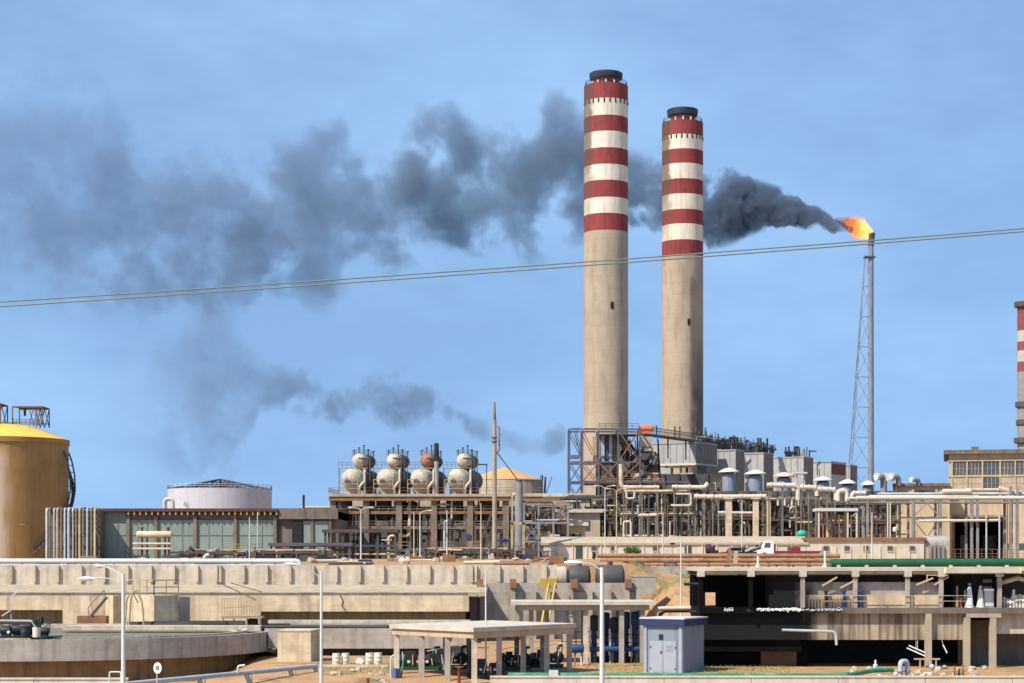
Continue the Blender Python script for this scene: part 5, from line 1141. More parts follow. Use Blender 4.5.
for a, b_ in ((898, 911), (914, 934), (937, 946)): MB().box(X(a, Y), X(b_, Y), Y-.06, Y-.004, Z(497, Y), Z(490.5, Y)).build('window', 'glass_dark' if a == 914 else 'wall_tan', t)
for a in (896.7, 912.5, 935.5, 947): MB().box(X(a, Y)-.28, X(a, Y)+.28, Y-.25, Y-.003, TZ-.2, zt-.41).build('pier', 'wall_beige', t)
MB().box(x0, x1, Y-.2, Y-.002, Z(517, Y), Z(516, Y)).build('string_course', 'wall_tan', t)
# white ducts
Y = 392
for px, py, w, lab in ((886, 476, 1, 'white bent duct rising left of the beige annexe, first of three'), (901, 476, .8, 'white duct elbow above the left corner of the annexe roof'), (921, 479, .7, 'small white duct hood standing on the annexe roof')):
    r_ = .82*w; x = X(px, Y); t = thing('air_duct', lab, 'duct', (x, Y+4, Z(500, Y)))
    MB().pipe([(x+.3, Y+4, Z(503 if px < 890 else 485, Y)), (x+.3, Y+4, Z(py, Y)), (x-1.0, Y+3.2, Z(py, Y))], r_*.85, bend=1.2, n=16).build('bend', 'steel_grey', t)
    MB().cyl((x-1.0, Y+3.2, Z(py, Y)), (x-1.5, Y+2.9, Z(py, Y)), r_*.9, r_*.95, 18).build('mouth', 'vent_white', t)
    if px < 890: MB().box(x+.4, X(898, Y), Y+3.4, Y+4.6, Z(480, Y), Z(472, Y)).build('plenum', 'vent_white', t)
# right-hand pipe bridge
Y = 332; t = thing('pipe_bridge', 'long grey pipe bridge on tall legs crossing in front of the beige buildings', 'pipe bridge', (X(950, Y), Y, TZ)); zt = Z(500, Y)
for px in (867.5, 913, 940.5, 971.5, 977.5, 1010.5, 1017.5, 1040):
    for dy in (0, 4): MB().box(X(px, Y)-.2, X(px, Y)+.2, Y+dy-.2, Y+dy+.2, TZ-.1, zt+(2.4 if px > 1005 else 0)).build('leg', 'steel_grey', t)
for dy in (0, 4): MB().box(X(850, Y), X(1050, Y), Y+dy-.12, Y+dy+.12, zt-.55, zt-.2).build('beam', 'steel_grey', t)
MB().bar((X(913, Y), Y, Z(519, Y)), (X(940, Y), Y, Z(519, Y)), .3).build('beam', 'steel_grey', t)
for a, b_, p0, p1 in ((913, 927, 517, 503), (927, 940, 503, 517), (913, 927, 519, 537), (940, 927, 519, 537)): MB().bar((X(a, Y), Y, Z(p0, Y)), (X(b_, Y), Y, Z(p1, Y)), .2).build('brace', 'steel_grey', t)
for i, (r_, y, m, dz, pa, pb) in enumerate(((.38, 0, 'pipe_white', .35, 856, 1050), (.3, 1.2, 'pipe_grey', .3, 850, 1050), (.45, 2.4, 'pipe_white', .5, 872, 1050), (.25, 3.4, 'pipe_tan', .3, 850, 1050), (.22, .6, 'pipe_grey', 1.1, 878, 1050))):
    MB().tube([(X(pa, Y), Y+y, zt+dz), (X(pb, Y), Y+y, zt+dz)], r_, 12).build('pipe', m, t)
MB().pipe([(X(918, Y), Y-.6, Z(521, Y)), (X(1000, Y), Y-.6, Z(520.3, Y))], .25, n=10).build('pipe', 'pipe_white', t)
MB().drum((X(943, Y), Y-.2, Z(491.5, Y)), (X(970, Y), Y-.2, Z(491.5, Y)), .45, 14).build('pipe', 'pipe_white', t)
MB().pipe([(X(968, Y), Y+2, Z(489.5, Y)), (X(1008, Y), Y+2, Z(489.5, Y))], .3, n=10).build('pipe', 'pipe_tan', t)
MB().pipe([(X(980, Y), Y+1, Z(494, Y)), (X(1000, Y), Y+1, Z(494, Y))], .35, n=10).build('pipe', 'pipe_white', t)
MB().pipe([(X(1000, Y), Y+1, Z(488, Y)), (X(1024, Y), Y+1, Z(495, Y)), (X(1045, Y), Y+1, Z(495, Y))], .5, n=10).build('pipe', 'pipe_tan', t)
for px in (887.5, 890): MB().cyl((X(px, Y), Y-.3, TZ), (X(px, Y), Y-.3, Z(503, Y)), .12, .12, 8).build('pipe', 'pipe_white', t)
for px in (985, 998): MB().cyl((X(px, Y), Y-1, TZ), (X(px, Y), Y-1, Z(512, Y)), .15, .15, 8).build('pipe', 'pipe_grey', t)
b = MB().drum(P(895, 531, 330), P(895, 528, 330), .4, 12); one('white_tank', b, 'vent_white', 'small white upright tank beside the left corner of the annexe', 'tank')
one('gate_fence', MB().rail([(X(950, 318), 318, TZ), (X(1045, 318), 318, TZ)], 1.6, .9, .06).bar((X(950, 318), 318, TZ+.4), (X(1045, 318), 318, TZ+.4), .05), 'steel_rust', 'thin rusty railing across the foot of the big dark doorway', 'railing')

# ================================================================== LAMP POLES IN THE PLANT
def thin_pole(px, pyt, Yq, label, arm=0, m='pole_white', base=None, r_=.1):
    z0 = TZ-.2 if base is None else base; x = X(px, Yq); zt = Z(pyt, Yq)
    t = thing('lamp_pole', label, 'lamp pole', (x, Yq, z0), 'thin pale lamp poles'); MB().cyl((x, Yq, z0), (x, Yq, zt), r_, r_*.6, 10).build('shaft', m, t)
    for s_ in ([-1, 1] if arm == 2 else [arm] if arm else []):
        e = Vector((x+s_*1.1, Yq, zt+.35)); MB().tube([(x, Yq, zt-.05), (x+s_*.5, Yq, zt+.28), e], .045, 8).build('arm', m, t)
        MB().ball(e+Vector((s_*.3, 0, 0)), .42, .18, .1, 12, 8).build('lamp_head', m, t)
    return t
thin_pole(249.5, 517, 286, 'thin white pole in front of the green bays, the taller of two close together')
thin_pole(257.5, 512, 296, 'thin white pole just right of another before the green bays')
thin_pole(361, 510, 262, 'white lamp pole with short arms before the left round drum', 2)
thin_pole(414, 512, 275, 'slim cream lamp pole between the second and third round drums', 0, 'pipe_tan')
thin_pole(420, 513, 272, 'white lamp pole with a slanted lamp head below the third round drum', 1)
thin_pole(447, 510, 274, 'white lamp pole in front of the fourth drum', 0)
thin_pole(481, 503, 280, 'thin cream lamp pole just left of the very tall wooden pole', 0, 'pipe_tan')
thin_pole(605, 488, 300, 'white lamp pole with a pair of arms in front of the steel frame', 2)
thin_pole(616.5, 491, 302, 'cream lamp pole with a pair of arms left of the U-shaped pipe loop', 2, 'pipe_tan')
thin_pole(663, 514, 305, 'short white pole right of the dark rack with the tan pipe stub')
thin_pole(742, 500, 300, 'thin white pole between the two cream posts and the trucks', 0)
thin_pole(872, 512, 296, 'white pole in front of the foot of the flare tower')
thin_pole(14, 527, 300, 'brown lamp pole with curved arm before the yellow-roofed tank', 1, 'steel_rust')
thin_pole(681, 538, 180, 'tall thin pale pole standing on the earth slope right of the horizontal tanks', 0, 'pole_white', 1.0, .085)
# ================================================================== LONG CONCRETE SETTLING TANK (left middle)
t = thing('settling_tank', 'long cream concrete tank wall with a ribbed parapet running across the left side', 'tank wall', (X(200, 205), 205, 0))
Y = 205; xL = X(-90, Y); xR = X(557, Y); z0, z1 = Z(583.5, Y), Z(565, Y)
MB().box(xL, xR, Y, Y+.5, z0-3, z1).build('parapet', 'concrete_pale', t)
pr_ = []
px = -84
while px < 556: pr_.append(px); px += 23.2
for i, px in enumerate(pr_): x = X(px+3, Y); MB().box(x-.13, x+.13, Y-.32, Y-.003, z0+.15, z1-.02).build('parapet_rib', 'concrete_pale', t)
for px in (451, 472, 217): x = X(px, Y); MB().box(x-.1, x+.1, Y-.3, Y-.002, z0+.15, z1-.02).build('parapet_rib', 'concrete_pale', t)
# sloping apron below
Ya, za, Yb2, zb2 = Y-.01, z0-.1, 196.0, Z(593, 196); xa1 = X(487, 200)
MB().add([(xL,Ya,za),(xa1,Ya,za),(xa1,Yb2,zb2),(xL,Yb2,zb2),(xL,Ya,za-.8),(xa1,Ya,za-.8),(xa1,Yb2,zb2-.35),(xL,Yb2,zb2-.35)], [(0,3,2,1),(4,5,6,7),(0,1,5,4),(1,2,6,5),(2,3,7,6),(3,0,4,7)]).build('apron', 'concrete_tan', t)
rng = random.Random(7); b = MB()     # ragged edge: broken lip and debris on the apron edge
for i in range(90):
    x = rng.uniform(xL, xa1); w = rng.uniform(.4, 2.4); b.box(x, min(x+w, xa1), Yb2-.02-rng.uniform(.02,.25), Yb2+.3, zb2-.3-rng.uniform(0,.12), zb2+.02+rng.uniform(0,.09))
b.build('broken_lip', 'concrete_tan', t)
Yw = 195.2; zt, zm = Z(595.6, Yw), Z(611.5, Yw); xw = X(469, Yw)
for k, (pa, pb) in enumerate(((-90, 62.5), (62.5, 260), (260, 469))):
    zbm = zm if k != 1 else -.3
    zq = Z(610, Yw) if k == 0 else zbm
    MB().box(X(pa, Yw)+.002, X(pb, Yw)-.002, Yw, Yw+1.6, zq, zt).build('front_wall', 'concrete_cream', t)
MB().box(xL, xw-.2, Yw+.45, Yw+1.55, zt+.003, Z(592.8, Yw)).build('gap_shadow', 'concrete_dark', t)  # dark strip stands in for the shadow between apron and wall
MB().box(xL, xw-.4, Yw+1.61, Yw+2.2, -.5, zt-.05).build('recessed_wall', 'concrete_brown', t)
MB().box(xL, xw+.1, Yw-2.6, Yw+1.6, -.5, Z(626, Yw-2.6)).build('footing', 'concrete_grey', t)
cr_ = MB(); cr_.tube([P(340, 595, Yw-.02), P(343, 601, Yw-.03), P(342, 606, Yw-.02), P(346, 611, Yw-.03)], .06, 6); cr_.build('hanging_cable', 'steel_dark', t)
# grey recessed wall with pilasters to the right of it
t = thing('pilaster_wall', 'grey shaded concrete wall with upright pilasters behind the middle canopy', 'wall', (X(550, 203), 203, 0)); Yg = 203
MB().box(X(470, Yg), X(640, Yg), Yg, Yg+1.2, -.5, Z(592, Yg)).build('wall', 'concrete_grey', t)
for px in (482, 513, 534, 552, 571, 590, 609, 627, 638): MB().box(X(px-2.2, Yg), X(px+2.2, Yg), Yg-.7, Yg-.003, -.5, Z(592, Yg)+.3).build('pilaster', 'concrete_grey', t)
for px in (480, 513, 574, 628): MB().box(X(px-3.2, Yg), X(px+3.2, Yg), Yg-.9, Yg+.3, Z(591, Yg)+.31, Z(579, Yg)).build('bracket', 'steel_rust', t)
MB().box(X(486, Yg), X(640, Yg), Yg+.3, Yg+1.3, Z(592, Yg)+.003, Z(583, Yg)).build('coping', 'concrete_grey', t)
# horizontal tanks right of parapet
for pa, pb, r_, lab in ((531, 570, 1.35, 'pale horizontal tank beside the end of the ribbed parapet'), (566, 592, 1.45, 'dark horizontal tank left of the near lamp post'), (594, 626, 1.5, 'larger dark horizontal tank right of the near lamp post')):
    Yt = 212; zc = Z(578.5, Yt); t = thing('horizontal_tank', lab, 'tank', (X((pa+pb)/2, Yt), Yt, Z(592, Yt)), 'horizontal tanks on the wall')
    m = 'concrete_pale' if pa < 560 else mat('tank_dark_grey', (.065,.06,.055), rough=.55, var=.2, dirt=(.14,.12,.10), damt=.4)
    MB().drum((X(pa, Yt)+.5, Yt, zc), (X(pb, Yt)-.5, Yt, zc), r_, 24, .25).build('shell', m, t)
    for f in (.22, .78): x = X(pa+(pb-pa)*f, Yt); MB().box(x-.2, x+.2, Yt-1, Yt+1, Z(600, Yt), zc-.4).build('saddle', 'concrete_grey', t)
    MB().cyl((X((pa+pb)/2, Yt), Yt, zc+r_*.9), (X((pa+pb)/2, Yt), Yt, zc+r_+.4), .3, .3, 12).build('manhole', 'steel_dark', t)
one('concrete_block', MB().box(X(631, 208), X(656, 208), 208, 212, Z(594, 208), Z(577, 208)).box(X(631, 208)-.05, X(656, 208)+.05, 207.95, 212, Z(577, 208)+.003, Z(576, 208)), 'concrete_grey', 'mauve-grey concrete block at the right end of the horizontal tanks', 'block')
# white pipe along the parapet
Yp = 207.5; t = thing('pipeline', 'long white pipe running along the top of the ribbed parapet', 'pipe', (X(150, Yp), Yp, TZ)); zc = Z(561, Yp)
MB().pipe([(X(-90, Yp), Yp, zc), (X(300, Yp), Yp, zc), (X(300, Yp), Yp, zc-1.2)], .27, n=12).build('pipe_run', 'pole_white', t)
MB().tube([(X(-90, Yp), Yp-.1, zc-.5), (X(302, Yp), Yp-.1, zc-.5)], .16, 10).build('pipe_run', 'pipe_grey', t)
for i in range(17): x = X(-70+23*i, Yp); MB().box(x-.1, x+.1, Yp-.2, Yp+.2, Z(566, Yp), zc-.25).build('bracket', 'steel_grey', t)
MB().pipe([(X(203.5, Yp), Yp, zc), (X(205, Yp), Yp, zc+.55), (X(209, Yp), Yp, zc+.75)], .16, n=8).build('valve', 'pole_white', t)
rng = random.Random(77)
kinds = [('pipe_length', 'short length of pipe lying behind the ribbed parapet'), ('broken_stone', 'broken pale stone lying behind the ribbed parapet'), ('scrap_crate', 'scrap crate lying behind the ribbed parapet')]
for i in range(64):
    px = rng.uniform(300, 560) if i < 40 else rng.uniform(0, 300); Yq = rng.uniform(212, 262) if px < 515 else rng.uniform(224, 262); x = X(px, Yq); gz = ground_h(x, Yq); k = rng.randrange(3); b = MB()
    if k == 0: a = rng.uniform(-.6, .6); L = rng.uniform(.8, 2.6); b.cyl((x-L*math.cos(a), Yq-L*math.sin(a), gz+.2), (x+L*math.cos(a), Yq+L*math.sin(a), gz+.25), rng.uniform(.1, .25), n=10); m = rng.choice(['pipe_rust','pipe_tan','pipe_white','machine_black','steel_rust','steel_dark'])
    elif k == 1:
        s_ = rng.uniform(.3, .8); b.ball((x, Yq, gz+s_*.3), s_, s_*.8, s_*.7, 7, 5); b.v = [v+Vector((rng.uniform(-.2,.2), rng.uniform(-.2,.2), rng.uniform(-.2,.2)))*s_ for v in b.v]; b.sm = [False]*len(b.sm); m = rng.choice(['concrete_tan','concrete_grey','concrete_tan','wall_white'])
    else: w = rng.uniform(.4, 1.2); b.box(x-w, x+w, Yq, Yq+.8, gz-.05, gz+rng.uniform(.4, 1.0)); m = rng.choice(['machine_black','steel_dark','boiler_green','concrete_brown','steel_rust','paint_navy'])
    one(kinds[k][0], b, m, kinds[k][1], ['pipe','stone','crate'][k], ['pipe lengths','broken stones','scrap crates'][k]+' behind the ribbed parapet')
# rotated block house with railing
t = thing('block_house', 'square cream concrete block house with a railed top against the long tank wall', 'block house', (X(154, 188), 188, 0))
poly, w, L = corner(126, 154, 178.5, 188, 52); MB().prism([tuple(p) for p in poly], -.5, Z(595.5, 188)).build('wall', 'concrete_cream', t)
zt = Z(595.5, 188); MB().rail([(*p, zt) for p in (poly[3], poly[0], poly[1])], 1.5, 1.6, .09).build('handrail', 'steel_tan', t)
poly2, _, _ = corner(176, 178.8, 190, 190.8, 52); MB().prism([tuple(p) for p in poly2], -.5, Z(597, 190)).build('buttress', 'concrete_grey', t)
poly3, _, _ = corner(106, 113, 122, 192.5, 52); MB().prism([tuple(p) for p in poly3], -.5, Z(595.8, 191)).build('side_pier', 'concrete_cream', t)
one('hoop_pipe', MB().pipe([P(129, 626, 182), P(131, 596, 182), P(136, 589, 182), P(142, 601, 182), P(144, 628, 182)], .09, bend=.6, n=8).pipe([P(125, 626, 182.6), P(127, 598, 182.6), P(132, 591, 182.6), P(138, 603, 182.6)], .07, bend=.6, n=8), 'steel_tan', 'tall curved tan pipe hoop in front of the block house', 'pipe')
t = thing('metal_stair', 'small dark steel stair on a rusty landing left of the block house', 'stair', (X(95, 190), 190, 0)); Yq = 190
MB().box(X(77, Yq), X(106, Yq), Yq, Yq+1.4, Z(624, Yq), Z(616, Yq)).build('landing', 'steel_rust', t)
for dy in (0, .9): MB().bar(P(91, 616, Yq+dy), P(107, 597, Yq+dy), .12, .25).build('stringer', 'steel_dark', t)
b = MB()
for i in range(10): c = P(91, 616, Yq).lerp(P(107, 597, Yq), (i+.5)/10); b.box(c.x-.12, c.x+.12, Yq, Yq+.9, c.z, c.z+.04)
b.build('tread', 'steel_dark', t); MB().bar(P(88, 608, Yq), P(104, 590, Yq), .06).bar(P(88, 608, Yq), P(89, 616, Yq), .06).bar(P(104, 590, Yq), P(106, 598, Yq), .06).bar(P(90, 596, Yq), P(94, 616, Yq), .05).build('handrail', 'steel_dark', t)
t = thing('steel_platform', 'tan caged steel platform with a dark pump below it, right of the block house', 'platform', (X(240, 190), 190, 0)); Yq = 190
MB().box(X(221, Yq), X(262, Yq), Yq, Yq+2, Z(618.5, Yq), Z(616.5, Yq)).build('deck', 'steel_tan', t); b = MB()
for i in range(15): x = X(222+2.75*i, Yq); b.bar((x, Yq, Z(616.5, Yq)), (x, Yq, Z(600-.15*i, Yq)), .06)
for py in (599, 608): b.bar(P(221, py, Yq), P(262, py-2, Yq), .08)
b.build('railing', 'steel_tan', t)
for px in (223, 234, 247, 260): MB().bar(P(px, 618, Yq+.5), (X(px, Yq), Yq+.5, 0), .14).build('leg', 'pole_white', t)
MB().bar(P(222, 584, Yq), P(256, 600, Yq), .1).bar(P(231, 583, Yq), P(262, 592, Yq), .09).build('boom', 'steel_rust', t)
MB().drum(P(250, 622, Yq+.8), P(256, 622, Yq+.8), .5, 14).box(X(247, Yq), X(259, Yq), Yq+.3, Yq+1.5, Z(628, Yq), Z(624.5, Yq)).build('pump', 'machine_black', t)

# ================================================================== RECTANGULAR BASIN
t = thing('rectangular_basin', 'long grey concrete basin with a lit walkway edge behind the drums', 'basin', (X(340, 168), 168, 0)); Yb_ = 168; zt, zl = Z(628.5, Yb_), Z(648.5, Yb_)
x0, x1 = X(150, 184), X(446, Yb_)
MB().box(X(268, Yb_), x1, Yb_, Yb_+.5, zl, zt).box(X(268, Yb_), x1, Yb_+17, Yb_+17.4, zl, zt).box(x1-.4, x1, Yb_+.5, Yb_+17, zl, zt).build('rim_wall', 'concrete_grey', t)
MB().box(X(268, Yb_)+.5, x1-1.2, Yb_+1.6, Yb_+16.6, -.6, zl+.2).build('base_wall', 'concrete_dark', t)
MB().box(X(268, Yb_), x1-.4, Yb_+.5, Yb_+17, zl, zt-.45).build('water', 'water_murky', t)
MB().tube([P(200, 627, 176), P(300, 627, 176), P(388, 627.3, 172)], .2, 10).build('black_pipe', 'pipe_black', t)
MB().box(X(268, 181), X(470, 181), 181, 182.5, zt+.003, zt+.3).build('walkway', 'concrete_pale', t)
one('lagged_pipe', MB().pipe([P(128, 626, 183), P(190, 625, 183), P(245, 625, 183)], .42, n=12).drum(P(172, 624.3, 182.3), P(226, 624.3, 182.3), .3, 12), 'pipe_black', 'thick black pipe lying in front of the block house foot', 'pipe')
t = thing('concrete_box', 'large cream concrete box standing in front of the rectangular basin beside the middle lamp post', 'block', (X(295, 160), 160, 0))
poly, w, L = corner(277.5, 311, 321, 158.5, 6); MB().prism([tuple(p) for p in poly], -.3, Z(631.5, 158.5)).build('wall', 'concrete_cream', t)
c_ = sum(poly, Vector((0,0)))/4; MB().prism([tuple(p+(p-c_).normalized()*.06) for p in poly], Z(631.5, 158.5)+.003, Z(630.3, 158.5)).build('cap', 'concrete_pale', t)
# small twin tube-light pole at the far left
Yq = 192; t = thing('tube_light_pole', 'thin pole carrying two slanted tube lights against the long tank wall at far left', 'lamp pole', (X(11, Yq), Yq, 0))
MB().bar((X(11, Yq), Yq, 0), P(11, 597, Yq), .06).build('post', 'galvanised', t)
for q, (a0, b0, a1, b1) in enumerate(((11, 597, 19, 590), (2, 616, 11, 610))): MB().bar(P(a0, b0, Yq-.1), P(a1, b1, Yq-.1), .16, .1).build('tube_light', 'pole_white', t)
# cream drums
dr = thing('steel_drum', 'upright cream drum, leftmost of the two beside the concrete box', 'drum', (X(336.3, 154.5), 154.5, ground_h(X(336.3, 154.5), 154.5)), 'cream drums in front of the basin')
o_ = Vector(dr['_o']); MB().lathe(o_.x, o_.y, [(.05, o_.z), (.31, o_.z), (.31, o_.z+.28), (.325, o_.z+.3), (.31, o_.z+.32), (.31, o_.z+.58), (.325, o_.z+.6), (.31, o_.z+.62), (.31, o_.z+.9), (.29, o_.z+.9), (.29, o_.z+.87), (.02, o_.z+.87)], 24).build('shell', 'drum_cream', dr)
MB().cyl((o_.x+.12, o_.y-.1, o_.z+.87), (o_.x+.12, o_.y-.1, o_.z+.905), .05, .05, 10).build('bung', 'steel_dark', dr)
for px, lab, sc in ((345.5, 'upright cream drum just right of the leftmost one', 1.0), (369.5, 'upright cream drum between the lying white sack and the rightmost drum', 1.02), (378, 'rightmost upright cream drum near the front canopy leg', 1.04)):
    c = copy_tree(dr); c.location = (X(px, 154.8), 154.8, ground_h(X(px, 154.8), 154.8)); c.scale = (sc,)*3; c.rotation_euler = (0, 0, px); tag(c, lab, 'drum', 'cream drums in front of the basin')
one('white_sack', MB().ball((X(360, 153.5), 153.5, ground_h(X(360, 153.5), 153.5)+.26), .36, .3, .3, 14, 10).ball((X(362.3, 153.5), 153.3, ground_h(0, 153.5)+.2), .22, .2, .22, 10, 8), 'drum_cream', 'rounded white sack lying between the two pairs of drums', 'sack')

# ================================================================== ROUND CLARIFIER (front left)
Yc = 170; cx = X(57, Yc); r = 19
t = thing('clarifier_tank', 'big round grey concrete clarifier with an overhanging rim at the lower left', 'basin', (cx, Yc, -1.5)); zt, zl = 2.12, .42
MB().lathe(cx, Yc, [(17.2, zl+.01), (r, zl), (r, zt), (r-.45, zt), (r-.45, zt-.8)], 110).build('rim_wall', 'concrete_grey', t)
MB().lathe(cx, Yc, [(17.3, -2.6), (17.3, zl+.2)], 110).build('base_wall', 'concrete_brown', t)
MB().lathe(cx, Yc, [(.02, zt-.32), (r-.4, zt-.34)], 80).build('water', 'water_murky', t)
MB().box(cx-.5, cx+17.5, Yc+4.2, Yc+6.4, zt-.1, zt+.3).build('walkway', 'concrete_pale', t)
MB().lathe(cx, Yc, [(r-2.2, zt-.5), (r-2.2, zt+.05), (r-2.5, zt+.05), (r-2.5, zt-.5)], 90).build('weir_ring', 'concrete_pale', t)
t = thing('scraper_bridge', 'dark scraper bridge machinery with motors on the left rim of the round clarifier', 'machine', (X(20, 154), 154, zt)); Yq = 153.6
MB().box(X(-60, Yq), X(56, Yq), Yq-.3, Yq+2.2, zt+.02, zt+.16).build('deck', 'machine_black', t)
b = MB(); 
for i in range(9): xa, xb = X(-40+9.5*i, Yq), X(-30.5+9.5*i, Yq); b.bar((xa, Yq+1.4, zt+.5), (xb, Yq+1.4, zt+1.25), .08).bar((xb, Yq+1.4, zt+.5), (xb, Yq+1.4, zt+1.25), .08)
for zz in (.5, 1.25): b.bar((X(-60, Yq), Yq+1.4, zt+zz), (X(46, Yq), Yq+1.4, zt+zz), .12)
b.build('truss', 'steel_dark', t)
for px, w, h_ in ((4, 8, .9), (15, 6, 1.1), (24, 9, 1.2), (42, 7, .8)): MB().drum((X(px-w/2, Yq), Yq+.7, zt+.16+h_*.5), (X(px+w/2, Yq), Yq+.7, zt+.16+h_*.5), h_*.42, 14).box(X(px-w/2, Yq), X(px+w/2, Yq), Yq+.4, Yq+1, zt+.16, zt+h_*.4).build('motor', 'machine_black', t)
MB().tube([(X(-30, Yq), Yq+.5, zt+1.45), (X(30, Yq), Yq+.5, zt+1.4), (X(36, Yq), Yq+.5, zt+.6)], .09, 8).build('pipe', 'pipe_grey', t)
MB().ball((X(9, Yq), Yq-.1, zt+.5), .14).build('valve_wheel', 'sign_white', t)
one('oil_drum', MB().lathe(X(25, 152.6), 152.6, [(.02, zt+.163), (.36, zt+.165), (.36, zt+.55), (.38, zt+.57), (.36, zt+.6), (.36, zt+1.05), (.02, zt+1.06)], 20), 'machine_black', 'dark drum standing on the clarifier bridge beside the small shrub', 'drum')
t = thing('planter_drum', 'pale green drum holding the small shrub on the clarifier rim', 'planter', (X(36.5, 152.4), 152.4, zt)); MB().lathe(X(36.5, 152.4), 152.4, [(.02, zt+.165), (.3, zt+.166), (.33, zt+.95), (.28, zt+.95), (.27, zt+.85), (.02, zt+.85)], 18).build('shell', 'drum_cream', t)
bush('shrub', 'small green leafy shrub growing out of a drum on the round clarifier rim', Vector((X(38, 152.5), 152.5, zt+.8)), .42, .55, 700, 'plant_green', 21, leaf=.09)
# weeds on the sediment near the rim
rng = random.Random(31); b = MB()
for i in range(420):
    a = R(rng.choice([rng.uniform(-92, -62), rng.uniform(-78, -66), rng.uniform(-60, -40)])); rr_ = r-.6-abs(rng.gauss(0, .5)); x, y = cx+rr_*math.cos(a), Yc+rr_*math.sin(a); h_ = rng.uniform(.2, .5)
    d = Vector((rng.uniform(-.2,.2), rng.uniform(-.2,.2), h_)); w = Vector((rng.uniform(-.07,.07), rng.uniform(-.05,.05), 0)); p = Vector((x, y, zt-.33)); b.add([p-w, p+w, p+d*.6+w, p+d, p+d*.6-w], [(0,1,2,3,4)])
one('weeds', b, 'bush_green', 'patchy green weeds growing along the inside of the clarifier rim', 'weeds', kind='stuff')
# slim sign, small frame and front pipe
Yq = 121; gz = ground_h(X(157, Yq), Yq); t = thing('round_sign', 'small white oval sign with a dark ring mark on a thin post before the clarifier', 'sign', (X(157, Yq), Yq, gz))
c = P(157.5, 668, Yq); MB().bar((c.x-.05, Yq+.06, gz-.3), (c.x-.05, Yq+.06, c.z), .05).build('post', 'pole_white', t)
n = 28; b = MB(); vs = [(c.x+.26*math.cos(2*PI*i/n), Yq+d, c.z+.36*math.sin(2*PI*i/n)) for d in (0, .04) for i in range(n)]
b.add(vs, [list(range(n)), list(range(n, 2*n))[::-1]]+[(i, n+i, n+(i+1)%n, (i+1)%n) for i in range(n)]); disc = b.build('plate', 'sign_white', t)
b = MB(); 
for i in range(20):
    a0, a1 = 2*PI*i/20, 2*PI*(i+1)/20; b.add([(c.x+.10*math.cos(a0), Yq-.012, c.z+.15*math.sin(a0)), (c.x+.10*math.cos(a1), Yq-.012, c.z+.15*math.sin(a1)), (c.x+.055*math.cos(a1), Yq-.012, c.z+.09*math.sin(a1)), (c.x+.055*math.cos(a0), Yq-.012, c.z+.09*math.sin(a0))], [(0,1,2,3)])
b.bar((c.x-.04, Yq-.012, c.z), (c.x+.04, Yq-.012, c.z), .03, .03); b.build('mark', 'steel_dark', disc)
Yq = 118; t = thing('pipe_hurdle', 'small white square pipe frame left of the twin-armed lamp post', 'frame', (X(114, Yq), Yq, -1))
MB().pipe([(X(109.5, Yq), Yq, -1.3), (X(109.5, Yq), Yq, Z(672, Yq)), (X(121, Yq), Yq, Z(672, Yq)), (X(121, Yq), Yq, -1.3)], .05, n=8).build('tube', 'pole_white', t)
t = thing('pipeline', 'grey-white pipe running diagonally from the sign towards the middle lamp post', 'pipe', (X(230, 133), 133, 0))
a, b_ = P(128, 684, 124), P(316, 666, 145); MB().tube([a+(a-b_)*.6, a, a.lerp(b_, .5), b_], .17, 12).build('pipe_run', 'pipe_grey', t)
for f in (.1, .35, .6, .85, 1.0): q = a.lerp(b_, f); MB().box(q.x-.3, q.x+.3, q.y-.25, q.y+.25, ground_h(q.x, q.y)-.3, q.z-.15).build('sleeper', 'concrete_pale', t)
q = a.lerp(b_, .55); MB().pipe([(q.x, q.y-.3, q.z), (q.x, q.y-.4, q.z+.55), (q.x+.5, q.y-.4, q.z+.6)], .08).build('valve', 'pole_white', t)
for pa, pb, pyt, Yq, lab in ((-60, 128, 679.5, 122, 'low white kerb wall along the bottom left before the clarifier'), (490, 1100, 677.5, 126, 'low cream wall along the bottom right below the green pipe')):
    b = MB(); x0, x1 = X(pa, Yq), X(pb, Yq); k = max(2, int((x1-x0)/5.4)); zt2 = Z(pyt, Yq)
    for i in range(k): b.box(x0+(x1-x0)*i/k, x0+(x1-x0)*(i+1)/k-.035, Yq, Yq+.3, -2.2, zt2)
    t = thing('low_wall', lab, 'wall', ((x0+x1)/2, Yq, -1)); b.build('panel', 'wall_white', t); MB().box(x0, x1, Yq-.06, Yq+.36, zt2+.003, zt2+.1).build('coping', 'wall_white', t)

# ================================================================== FRONT CANOPY
L_, C_, R__ = Vector((X(394, 143), 143)), Vector((X(474, 136), 136)), Vector((X(572, 144.5), 144.5)); B_ = L_+R__-C_
t = thing('canopy', 'flat pale-roofed concrete canopy over green pumps at the bottom centre', 'canopy', (C_.x, C_.y, -.4)); zt = Z(627.5, 136)
cen = (L_+R__)/2
MB().prism([tuple(p+(p-cen)*.05) for p in (L_, C_, R__, B_)], zt-.32, zt).build('roof', 'roof_pale', t)
MB().prism([tuple(p+(p-cen)*.02) for p in (L_, C_, R__, B_)], zt-.78, zt-.323).build('fascia', 'fascia_tan', t)
for p, q, k in ((L_, C_, 3), (C_, R__, 4), (R__, B_, 3), (L_, B_, 4)):
    for i in range(k+1):
        if i == k and not (p is C_ and q is R__): continue
        if i == 0 and (p is R__ or q is B_): continue
        c = p.lerp(q, i/k); c = c+(cen-c)*.03; MB().box(c.x-.2, c.x+.2, c.y-.2, c.y+.2, -1.2, zt-.781).build('column', 'concrete_grey' if i else 'concrete_pale', t)
